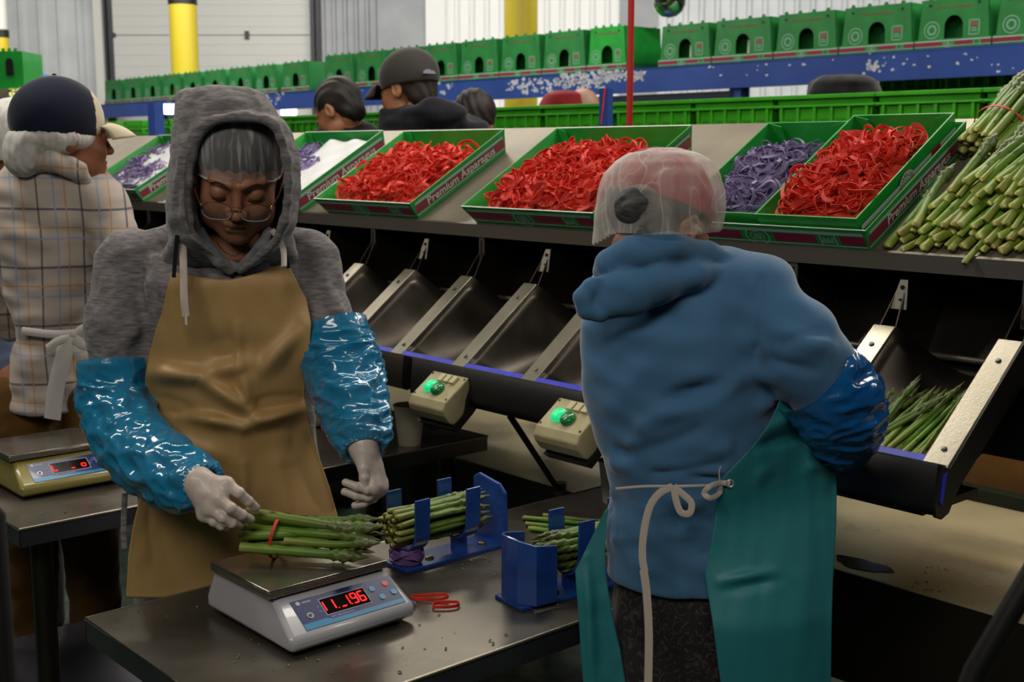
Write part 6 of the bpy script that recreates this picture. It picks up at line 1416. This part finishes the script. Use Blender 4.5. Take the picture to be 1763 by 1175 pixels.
P, Q = FW.mesh(smooth=1); N = vnormals(P, Q)
def s4(x, y, z=2.0): return on_cloth(FW, x, y, 1.7, 2.4, 2.03)
P = fold(P, N, [(a_, b_, c_*1.7, d_*1.05) for a_, b_, c_, d_ in [(s4(1110, 730), s4(1300, 640), .012, .018), (s4(1090, 770), s4(1330, 690), .013, .016), (s4(1150, 690), s4(1240, 660), -.012, .014), (s4(1060, 800), s4(1250, 770), .012, .014), (s4(1070, 780), s4(1200, 745), -.013, .012), (s4(1310, 480, 2.03), s4(1300, 600, 2.02), -.007, .006), (s4(1300, 600, 2.02), s4(1335, 690, 2.02), -.010, .009), (s4(1340, 570, 2.03), s4(1430, 600, 2.04), .009, .016), (s4(1330, 620, 2.03), s4(1400, 640, 2.03), -.009, .012), (s4(1350, 590, 2.03), s4(1420, 570, 2.04), -.008, .010), (s4(1045, 826), s4(1240, 826), -.014, .007), (s4(1055, 850), s4(1200, 872), .009, .010), (s4(1050, 880), s4(1200, 895), -.007, .009), (s4(1060, 930), s4(1190, 915), .007, .010), (s4(1045, 950), s4(1215, 955), -.005, .004), (s4(1180, 700), s4(1330, 630), -.008, .016), (s4(1130, 815), s4(1240, 800), -.010, .008)]])
N = vnormals(P, Q); P = P+N*(.0026*waves(P, 7, .12, 14, (1, 1, 1.8))+.0*waves(P, 6, .04, 15))[:, None]
mkobj('hooded_sweater', P, Q, m_fleece, pB, smooth=True, auto=False)
# hair, bun, red cap, net
FR = Field((-.12, -.17, -.11), (.12, .13, .15), .004); FR.ell((0, -.018, .035), (.083, .104, .095)).ell((0, .11, -.05), (.08, .09, .11), .01, 's')
P, Q = FR.mesh(smooth=1); P = P+vnormals(P, Q)*(.002*np.sin(P[:, 0]*240+np.sin(P[:, 2]*40)))[:, None]; mkobj('hair', HCb+(P*.95)@HRb.T, Q, m_hair, pB, smooth=True, auto=False)
bc = wb(1100, 358, 2.02); FR = Field(bc-.07, bc+.07, .003); FR.ell(bc, (.040, .036, .038)).ell(bc+np.array([.022, .01, -.014]), (.034, .03, .032), .01)
P, Q = FR.mesh(smooth=1); P = P+vnormals(P, Q)*(.0014*waves(P, 6, .03, 2))[:, None]; mkobj('hair_bun', P, Q, mat('grey black hair', '2c2c2e', .6, col2='4a4a4a', nscale=60, stretch=(1, 1, 4)), pB, smooth=True, auto=False)
FR = Field((-.13, -.15, -.03), (.13, .15, .17), .004); FR.ell((0, -.014, .036), (.090, .110, .096)).ell((0, .04, -.085), (.18, .22, .115), .006, 's', R=rotm(-.25, 0, 0)).ell((0, .16, .0), (.1, .07, .09), .01, 's')
P, Q = FR.mesh(smooth=1); P = P+vnormals(P, Q)*(.002*waves(P, 5, .05, 2))[:, None]; mkobj('red_cap', HCb+(P*.95)@HRb.T, Q, cloth_mat('red cap', 'b3283a', 'a32032', bs=500), pB, smooth=True, auto=False)
FN = Field((HCb[0]-.15, 1.90, 1.44), (HCb[0]+.16, 2.36, 1.70), .0042)
FN.loft([prow(y-2, cx, hw+1, 2.12, ry+.004) for y, cx, hw, ry in ((257, 1145, 20, .03), (260, 1144, 42, .05), (267, 1142, 62, .075), (280, 1141, 82, .095), (300, 1140, 97, .112), (328, 1138, 107, .124), (360, 1136, 111, .13), (395, 1131, 109, .13), (425, 1126, 105, .125), (450, 1124, 102, .12))])
P, Q = FN.mesh(smooth=1); zmin = P[:, 2].min(); c3 = P[Q].mean(1); z1_, z2_ = atY(1022, 432, 2.02), atY(1058, 402, 2.02); Q = Q[c3[:, 2] > np.interp(c3[:, 0], [z1_[0], z2_[0]], [z1_[2], z2_[2]])]; N = vnormals(P, Q)
segs = []; r = np.random.RandomState(4); K = wb(1215, 405, 1.99)
for k in range(16):
    a = r.uniform(2.3, 4.4); L_ = r.uniform(60, 150); segs.append((wb(1222+r.uniform(-6, 6), 405+r.uniform(-8, 8), 2.0), wb(1222+L_*math.cos(a), 405-L_*.8*abs(math.sin(a)) if k % 3 else 405+.1*L_, 1.99), r.uniform(.003, .007)*(1 if k % 2 else -1), .0045))
for k in range(14): x = r.uniform(1030, 1230); y = r.uniform(270, 400); a = r.uniform(0, 3.1); segs.append((wb(x, y, 1.99), wb(x+60*math.cos(a), y+60*math.sin(a), 1.99), r.uniform(-.005, .005), .005))
P = fold(P, N, segs); N = vnormals(P, Q); P = P+N*(.0014*waves(P, 7, .08, 8))[:, None]
mkobj('hair_net', P, Q, m_netB, pB, smooth=True, auto=False)
# teal apron: side panel and far flap, ties
rowst = [(668, 1350, 1356), (700, 1338, 1378), (735, 1320, 1412), (770, 1294, 1432), (800, 1266, 1438), (825, 1242, 1440), (840, 1236, 1440), (900, 1230, 1439), (990, 1214, 1434), (1004, 1216, 1433), (1080, 1228, 1431), (1180, 1241, 1430), (1230, 1245, 1430)]
drape(envB, rowst, 70, 120, 'apron', m_teal, pB, .012, 2.1, folds=[(1310, 745, 1400, 700, .014, 12), (1300, 770, 1400, 745, -.014, 9), (1395, 740, 1400, 800, .014, 12), (1330, 800, 1300, 830, .006, 12), (1390, 810, 1440, 790, .010, 12), (1240, 1002, 1330, 985, .008, 8), (1250, 1015, 1340, 1000, -.007, 10), (1410, 900, 1420, 1170, -.008, 14), (1380, 1000, 1370, 1170, .006, 18)], smoothn=10, seed=6, wav=.002)
drape(envB, [(878, 1043, 1047), (900, 1032, 1045), (940, 1012, 1042), (984, 990, 1042), (1010, 992, 1046), (1060, 996, 1054), (1120, 1000, 1068), (1230, 1008, 1086)], 24, 80, 'apron_flap', m_teal, pB, .014, 2.13, smoothn=10, seed=9, wav=.003, lim=(2.02, 2.16), folds=[(1010, 960, 1020, 1180, .010, 10)])
mb = MB(); ec = at(1257, 833, 1.966); mb.tube([ec+CR*.0055*math.cos(a)+CU*.0055*math.sin(a) for a in np.linspace(0, 2*PI, 20, endpoint=False)], .0014, 6, closed=True); mb.obj('eyelet', mat('eyelet', 'a8b0b0', .3, .5), pB, smooth=True)
def tz(x, y):
    D_ = (CF+CR*((x-881.5)/FPX)+CU*((587.5-y)/FPX))[None, :]; a_, b_ = FW.hit(CO, D_, 1.7, 2.35, .006, 240)[0], envB.hit(CO, D_, 1.7, 2.35, .016, 240)[0]
    return float(np.nanmin([a_ if not np.isnan(a_) and y < 990 else 2.02, b_ if x > 1225 and not np.isnan(b_) else 2.02]))-.003
for pts, wd in (([(1257, 833), (1240, 832), (1222, 838), (1212, 850), (1224, 858), (1238, 850), (1240, 838)], .008), ([(1236, 836), (1200, 837), (1165, 838)], .004), ([(1060, 842), (1110, 838), (1160, 838)], .004), ([(1160, 838), (1172, 848), (1190, 866), (1187, 884), (1172, 882), (1164, 862), (1160, 840)], .010), ([(1158, 838), (1135, 850), (1118, 875), (1108, 920), (1106, 960), (1110, 985)], .011), ([(1108, 982), (1113, 1020), (1117, 1090), (1116, 1180)], .012), ([(1240, 832), (1238, 815), (1241, 803)], .002)):
    cord([at(x, y, tz(x, y)) for x, y in pts], wd*1.1, m_cordw, pB, 'apron_tie', .0007, n=36)
tube_cloth([at(1395, 648, 2.07), at(1440, 692, 2.09), at(1448, 740, 2.14), at(1432, 782, 2.24)], [.076, .078, .066, .038], 110, 120, 18, .0068, m_plastB, pB, 'plastic_sleeve', gather=(.6, 1), wl=.08)
w0 = at(1436, 785, 2.26)
hand(pB, 'glove', m_glove, w0, [w0+np.array(q) for q in ((.02, .05, .0), (.0, .055, .002), (-.02, .05, .0), (-.035, .042, -.004))], [[w0+np.array(q) for q in f] for f in (((.03, .075, -.01), (.035, .095, -.02)), ((.005, .085, -.01), (.008, .108, -.02)), ((-.02, .08, -.012), (-.022, .10, -.022)), ((-.04, .066, -.012), (-.045, .082, -.02)))], [w0+np.array(q) for q in ((.02, .01, -.004), (.045, .03, -.012), (.055, .052, -.02))], vox=.0022, fore=at(1430, 765, 2.2))

tube_cloth([elB2*.35+shB2*.65, elB2, elB2*.4+wrB2*.6, wrB2], [.07, .072, .062, .036], 80, 80, 28, .006, m_plastB, pB, 'plastic_sleeve', gather=(.6, 1), wl=.08)
w0 = wrB2+np.array([.01, .03, -.005])
hand(pB, 'glove', m_glove, w0, [w0+np.array(q) for q in ((.035, .055, .0), (.018, .062, .002), (.0, .06, .0), (-.016, .052, -.004))], [[w0+np.array(q) for q in f] for f in (((.05, .085, -.01), (.055, .105, -.02)), ((.03, .095, -.01), (.035, .118, -.02)), ((.008, .092, -.012), (.01, .114, -.022)), ((-.012, .078, -.012), (-.014, .096, -.022)))], [w0+np.array(q) for q in ((.03, .01, -.004), (.055, .03, -.012), (.065, .052, -.02))], vox=.0026, fore=wrB2-np.array([.01, .03, 0]))

# ------------------------------------------------------------------ man in the plaid shirt
m_plaid = cloth_mat('plaid cotton', 'b9ada4', bs=500); nt = m_plaid.node_tree; L = nt.links.new; b = nt.nodes['Principled BSDF']
tc = node(m_plaid, 'ShaderNodeTexCoord'); sp = node(m_plaid, 'ShaderNodeSeparateXYZ'); nz = node(m_plaid, 'ShaderNodeTexNoise'); nz.inputs['Scale'].default_value = 3; va = node(m_plaid, 'ShaderNodeVectorMath', operation='MULTIPLY_ADD'); va.inputs[1].default_value = (.03, .03, .03)
L(tc.outputs['Object'], nz.inputs[0]); L(nz.outputs[1], va.inputs[0]); L(tc.outputs['Object'], va.inputs[2]); L(va.outputs[0], sp.inputs[0])
hx = node(m_plaid, 'ShaderNodeMath', operation='MULTIPLY_ADD'); hx.inputs[1].default_value = .35; L(sp.outputs[1], hx.inputs[0]); L(sp.outputs[0], hx.inputs[2])
prev = None; base = lin('b9ada4')
for src, per, off, wd, col in ((hx, .115, .02, .045, '3a3d52'), (sp, .16, .05, .04, '3a3d52'), (hx, .115, .06, .04, 'b98a5e'), (sp, .16, .10, .035, 'b98a5e'), (hx, .115, .09, .05, '8f9cb4'), (sp, .16, .13, .035, '8f9cb4')):
    a = node(m_plaid, 'ShaderNodeMath', operation='ADD'); a.inputs[1].default_value = off+5; L(src.outputs[0] if src is hx else sp.outputs[2], a.inputs[0])
    q = node(m_plaid, 'ShaderNodeMath', operation='DIVIDE'); q.inputs[1].default_value = per; L(a.outputs[0], q.inputs[0]); fr = node(m_plaid, 'ShaderNodeMath', operation='FRACT'); L(q.outputs[0], fr.inputs[0])
    lt = node(m_plaid, 'ShaderNodeMath', operation='LESS_THAN'); lt.inputs[1].default_value = wd; L(fr.outputs[0], lt.inputs[0]); ml = node(m_plaid, 'ShaderNodeMath', operation='MULTIPLY'); ml.inputs[1].default_value = .75; L(lt.outputs[0], ml.inputs[0])
    mx = node(m_plaid, 'ShaderNodeMix', data_type='RGBA'); L(ml.outputs[0], mx.inputs[0])
    if prev is None: mx.inputs[6].default_value = (*base, 1)
    else: L(prev.outputs[2], mx.inputs[6])
    mx.inputs[7].default_value = (*lin(col), 1); prev = mx
L(prev.outputs[2], b.inputs['Base Color'])
m_khaki = cloth_mat('tan work trousers', '6a4a22', '5e401c', ns=8)
def simple_person(name_label, head, hY, ang, pitch, hs, rows, arm=None, legsx=None, skin=m_skC, top=m_black, topname='shirt', trous=m_jean, vox=.009, folds=(), seed=1, headopt={}):
    HC_ = atY(head[0], head[1], hY); R_ = rotm(0, 0, ang)@rotm(-pitch, 0, 0); p = thing('person', (HC_[0], rows[-1][3], 0), name_label, 'person')
    hp, hq, hF_ = head_mesh(HC_, R_, hs, vox=.003, male=True)
    R2 = [prow(*q) for q in rows]; A = np.array(R2); z1 = A[:, 0].max(); z0 = A[:, 0].min(); cx, cy = A[0, 1], A[0, 2]
    low = min(R2, key=lambda q: q[0]); cxl, cyl, rxl = low[1], low[2], low[3]
    FF = Field((A[:, 1].min()-.3, cy-.3, 0), (A[:, 1].max()+.3, cy+.35, z1+.08), .013)
    FF.loft([(h, a, b_, c*.88, d*.88) for h, a, b_, c, d in R2]); topc = max(R2, key=lambda q: q[0]); FF.cap((topc[1], topc[2], topc[0]-.09), HC_+R_@np.array([0, -.03, -.06]), .055, .05, .03)
    for sx in (-.09, .09): FF.cap((cxl+sx, cyl, z0+.05), (cxl+sx, cyl, .08), .075, .04, .03)
    bp, bq = FF.mesh(smooth=1); P, Q = joined([(hp, hq), (bp, bq)]); mkobj('body', P, Q, skin, p, smooth=True, auto=False)
    FC = Field((A[:, 1].min()-.45, cy-.34, z0-.01), (A[:, 1].max()+.45, cy+.4, z1+.05), vox); FC.loft(R2)
    if arm:
        for ch, rr in arm: FC.chain(ch, rr, .035)
    P, Q = FC.mesh(smooth=1); N = vnormals(P, Q); P = fold(P, N, folds); N = vnormals(P, Q); P = P+N*(.004*waves(P, 7, .13, seed, (1, 1, 1.5)))[:, None]; mkobj(topname, P, Q, top, p, smooth=True, auto=False)
    FT = Field((cxl-.3, cyl-.25, .04), (cxl+.3, cyl+.25, z0+.12), .012)
    for sx in (-.085, .085): FT.cap((cxl+sx, cyl, z0+.02), (cxl+sx*1.1, cyl, .1), .095, .065, .02)
    P, Q = FT.mesh(); N = vnormals(P, Q); P = P+N*(.004*waves(P, 6, .12, seed+3))[:, None]; mkobj('trousers', P, Q, trous, p, smooth=True, auto=False)
    shoes(p, [(cxl-.09, cyl), (cxl+.09, cyl)], ang, m_shoe); return p, HC_, R_, FC, hF_
rowsC = [(262, 95, 36, 3.44, .06), (280, 92, 78, 3.44, .10), (320, 95, 112, 3.44, .13), (400, 98, 112, 3.44, .14), (480, 97, 92, 3.44, .135), (560, 95, 62, 3.43, .12), (580, 94, 58, 3.43, .115), (610, 92, 66, 3.43, .125), (700, 90, 74, 3.43, .13)]
pC, HCc, HRc, FCc, _ = simple_person('person seen from behind in plaid shirt, navy cap and white hair net at left', (108, 236), 3.38, -math.radians(54), .0, 1.12, rowsC, arm=[([atY(178, 355, 3.38), at(215, 470, 3.31), at(262, 520, 3.16)], [.075, .062, .05]), ([atY(10, 355, 3.50), at(-10, 480, 3.56), at(20, 560, 3.66)], [.07, .06, .05])], trous=m_khaki, top=m_plaid, topname='plaid_shirt', vox=.007,
    folds=[(atY(40, 545, 3.30), atY(150, 555, 3.30), .016, .02), (atY(60, 480, 3.29), atY(80, 560, 3.29), .012, .02), (atY(110, 470, 3.29), atY(100, 560, 3.29), -.012, .02), (atY(40, 580, 3.30), atY(150, 582, 3.30), -.012, .012), (atY(170, 330, 3.26), atY(165, 460, 3.26), -.012, .015), (atY(100, 640, 3.29), atY(110, 700, 3.29), .01, .02)], seed=5)
w0 = at(270, 540, 3.08); fo = at(258, 515, 3.16)
hand(pC, 'hand', m_skC, w0, [w0+np.array(q) for q in ((.04, -.03, -.03), (.05, -.015, -.03), (.052, .003, -.03), (.048, .02, -.032))], [[w0+np.array(q) for q in f] for f in (((.065, -.045, -.045), (.075, -.055, -.065)), ((.078, -.025, -.045), (.092, -.03, -.065)), ((.08, .0, -.045), (.094, .0, -.065)), ((.07, .026, -.046), (.082, .03, -.062)))], [w0+np.array(q) for q in ((.01, -.03, -.015), (.03, -.055, -.03), (.045, -.07, -.045))], vox=.0028, fore=fo)
# shirt collar, cap, net
FR = Field((-.13, -.15, -.05), (.13, .16, .17), .004); FR.ell((0, -.012, .040), (.088, .112, .105)).ell((0, 0, -.11), (.3, .3, .115), .006, 's')
P, Q = FR.mesh(smooth=1); Pl = P.copy(); P = HCc+(P*1.12)@HRc.T
m_navc = cloth_mat('navy cap cloth', '161a2e', '1a1f36', bs=400); m_crm = cloth_mat('cream cap cloth', 'd8cdb2', 'd0c4a8', bs=400)
cf = Pl[Q].mean(1)[:, 1] > .062
capo = mkobj('cap', P, Q, [m_navc, m_crm], pC, smooth=True, mi=cf.astype(int), auto=False)
G = []
for a in np.linspace(-1.25, 1.25, 24):
    G.append([HCc+HRc@(np.array([(.085+.0*q)*math.sin(a)*(1-.12*q), .09*math.cos(a*.75)+.012+q*.075*math.cos(a*.9), .022-.03*q*q+.016*math.cos(a)-.004])*1.12) for q in np.linspace(0, 1, 10)])
MB().grid(G).obj('cap_brim', m_crm, capo, smooth=True, solid=.004)
mb = MB(); mb.lathe(HCc+HRc@(np.array([0, -.012, .146])*1.12), [(.007, 0), (.005, .004), (0, .005)], 10, HRc@Z); mb.obj('cap_button', m_navc, capo, smooth=True)
FNn = Field((-.15, -.17, -.12), (.15, .13, .06), .004); FNn.ell((0, -.02, -.005), (.088, .108, .048)).ell((0, -.095, -.045), (.055, .045, .05), .03).ell((0, .09, -.09), (.09, .12, .085), .008, 's').ell((0, -.005, .075), (.09, .10, .06), .004, 's')
P, Q = FNn.mesh(smooth=1); N = vnormals(P, Q); P = P+N*(.0015*waves(P, 7, .05, 2)+.0006*np.sin(np.arctan2(P[:, 1], P[:, 0])*44))[:, None]; mkobj('hair_net', HCc+(P*1.12)@HRc.T, Q, m_netC, pC, smooth=True, auto=False)
FR = Field((-.2, -.2, -.2), (.2, .2, 0), .005)
cc = atY(100, 275, 3.41); FR = Field(cc-.16, cc+.16, .004); FR.chain([atY(48, 283, 3.33), atY(90, 278, 3.30), atY(130, 292, 3.32), atY(152, 318, 3.36)], [.024, .028, .026, .016], .014)
P, Q = FR.mesh(smooth=1); P = P+vnormals(P, Q)*(.003*waves(P, 6, .05, 3))[:, None]; mkobj('collar', P, Q, m_plaid, pC, smooth=True, auto=False)
m_gauze = mat('white gauze tie', 'c9c4c2', .8)
cord([atY(38, 570, 3.29), atY(95, 576, 3.29), atY(150, 572, 3.30)], .022, m_gauze, pC, 'waist_tie', .004, n=24)
cord([atY(118, 580, 3.27), atY(108, 620, 3.26), atY(96, 670, 3.26), atY(90, 722, 3.26)], .046, m_gauze, pC, 'waist_tie', .003, n=24)
cord([atY(130, 578, 3.27), atY(146, 566, 3.26), atY(158, 580, 3.26), atY(146, 596, 3.26), atY(128, 584, 3.26)], .026, m_gauze, pC, 'tie_bow', .004, n=24); cord([atY(120, 582, 3.27), atY(98, 588, 3.26), atY(82, 600, 3.26)], .02, m_gauze, pC, 'tie_bow', .003, n=16)
# person behind him in light blue
m_ltb = cloth_mat('light blue shirt', '8fa0c4', '8494ba', ns=5)
pD, HCd, HRd, _, _ = simple_person('person mostly hidden behind the plaid shirt, in light blue top and hair net', (34, 248), 3.95, -math.radians(40), .3, 1.0, [(292, 25, 30, 3.95, .06), (306, 20, 55, 3.95, .10), (350, 12, 82, 3.95, .13), (480, 5, 78, 3.95, .14), (630, 2, 70, 3.95, .13)], top=m_ltb, topname='blue_shirt', trous=m_jean, seed=8)
netting(HCd, HRd, (.098, .12, .108), .02, -.09, 5, 'hair_net', m_netC, pD, .004)
# people beyond the line
def hairdo(p, HC_, R_, m=m_hair, back=.0, s=1.0):
    FR = Field((-.12, -.16, -.13), (.12, .13, .15), .005); FR.ell((0, -.018, .038), (.084, .104, .096)).ell((0, .115, -.045), (.085, .085, .10), .01, 's').ell((0, -.06, -.04), (.06, .045, .05), .03)
    P, Q = FR.mesh(smooth=1); P = P+vnormals(P, Q)*(.002*np.sin(P[:, 0]*200+P[:, 2]*80))[:, None]; return mkobj('hair', HC_+(P*s)@R_.T, Q, m, p, smooth=True, auto=False)
m_dkhood = cloth_mat('black hooded cloth', '202028', '26262e', bs=300)
rowsE = [(180, 712, 38, 5.45, .09), (190, 722, 68, 5.45, .13), (212, 745, 95, 5.45, .16), (250, 745, 100, 5.45, .17), (420, 740, 92, 5.45, .16)]
pE, HCe, HRe, FCe, _ = simple_person('person in dark grey cap and black hooded top working beyond the machine', (703, 152), 5.42, math.radians(58), .18, 1.22, rowsE, top=m_dkhood, topname='hooded_top', skin=m_skB, seed=10, arm=[([atY(708, 200, 5.32), atY(742, 192, 5.30), atY(785, 200, 5.32)], [.04, .055, .05])])
hairdo(pE, HCe, HRe, mat('short dark hair', '2b211c', .7), s=1.19)
FR = Field((-.13, -.15, -.05), (.13, .16, .17), .005); FR.ell((0, -.012, .040), (.092, .116, .100)).ell((0, 0, -.10), (.3, .3, .110), .006, 's'); P, Q = FR.mesh(smooth=1)
m_gcap = cloth_mat('charcoal cap', '3a3836', '42403d', bs=300); capo = mkobj('cap', HCe+(P*1.22)@HRe.T, Q, m_gcap, pE, smooth=True, auto=False)
G = []
for a in np.linspace(-1.25, 1.25, 20): G.append([HCe+HRe@(np.array([.085*math.sin(a)*(1-.12*q), .095*math.cos(a*.75)+.012+q*.08*math.cos(a*.9), .018-.035*q*q+.014*math.cos(a)])*1.22) for q in np.linspace(0, 1, 8)])
MB().grid(G).obj('cap_brim', m_gcap, capo, smooth=True, solid=.004)
c = HCe+HRe@(np.array([-.03, -.118, .028])*1.22); mb = MB(); q1 = HRe@nrm([-.25, -1, .1]); a_, b_, _ = basis(q1); mb.prism([c+a_*.035*math.cos(t_)+b_*.02*max(0, math.sin(t_))-b_*.006 for t_ in np.linspace(0, PI, 10)], q1*.006); mb.obj('cap_opening', mat('grey lining', '7b7d8c', .7), capo)
rowsF = [(205, 592, 26, 5.65, .07), (214, 596, 44, 5.65, .10), (230, 600, 62, 5.65, .13), (420, 600, 66, 5.65, .15)]
pF, HCf, HRf, _, _ = simple_person('dark-haired person in black top bending forward beyond the machine', (583, 190), 5.60, math.radians(64), .55, 1.10, rowsF, seed=12, skin=m_skB); hairdo(pF, HCf, HRf, m_hair, s=1.08)
pG, HCg, HRg, _, _ = simple_person('person with rounded dark hair low beside the black hooded sweater', (818, 212), 5.6, -math.radians(20), .3, 1.0, [(252, 815, 25, 5.6, .06), (262, 815, 50, 5.6, .1), (300, 815, 60, 5.6, .13), (430, 815, 60, 5.6, .13)], seed=13); hairdo(pG, HCg, HRg, mat('dark brown hair', '1c1011', .6), s=1.12)
# farther people under the beam
pI, HCi, HRi, _, _ = simple_person('person with hair net partly hidden under the blue beam right of the capped one', (815, 203), 7.4, math.radians(20), .2, 1.1, [(240, 815, 18, 7.4, .06), (250, 815, 34, 7.4, .1), (300, 815, 40, 7.4, .13), (430, 815, 40, 7.4, .13)], seed=14, top=cloth_mat('brown top', '4a3a34')); netting(HCi, HRi, (.11, .125, .11), .0, -.05, 7, 'hair_net', m_netC, pI, .004)
m_maroon = cloth_mat('maroon jacket', '7a1a20', '8a2026')
pJ, HCj, HRj, _, _ = simple_person('person in maroon jacket stooping under the blue beam beside the yellow column', (1000, 190), 7.2, -math.radians(110), .9, 1.0, [(157, 972, 20, 7.2, .1), (162, 970, 32, 7.2, .13), (185, 968, 42, 7.2, .15), (300, 968, 45, 7.2, .15), (430, 968, 45, 7.2, .15)], seed=15, top=m_maroon, topname='jacket', skin=skin_mat('pale skin', 'b08a78', 'a88270'))
pK, HCk, HRk, _, _ = simple_person('person with only a rounded black back showing between right-hand crates', (1450, 285), 5.75, -math.radians(30), 1.1, .9, [(130, 1453, 34, 5.75, .10), (134, 1453, 48, 5.75, .14), (142, 1453, 58, 5.75, .17), (160, 1453, 63, 5.75, .17), (300, 1455, 66, 5.75, .17), (450, 1455, 66, 5.75, .17)], seed=16, top=cloth_mat('black jacket', '1c1c20', '222226'), topname='jacket')
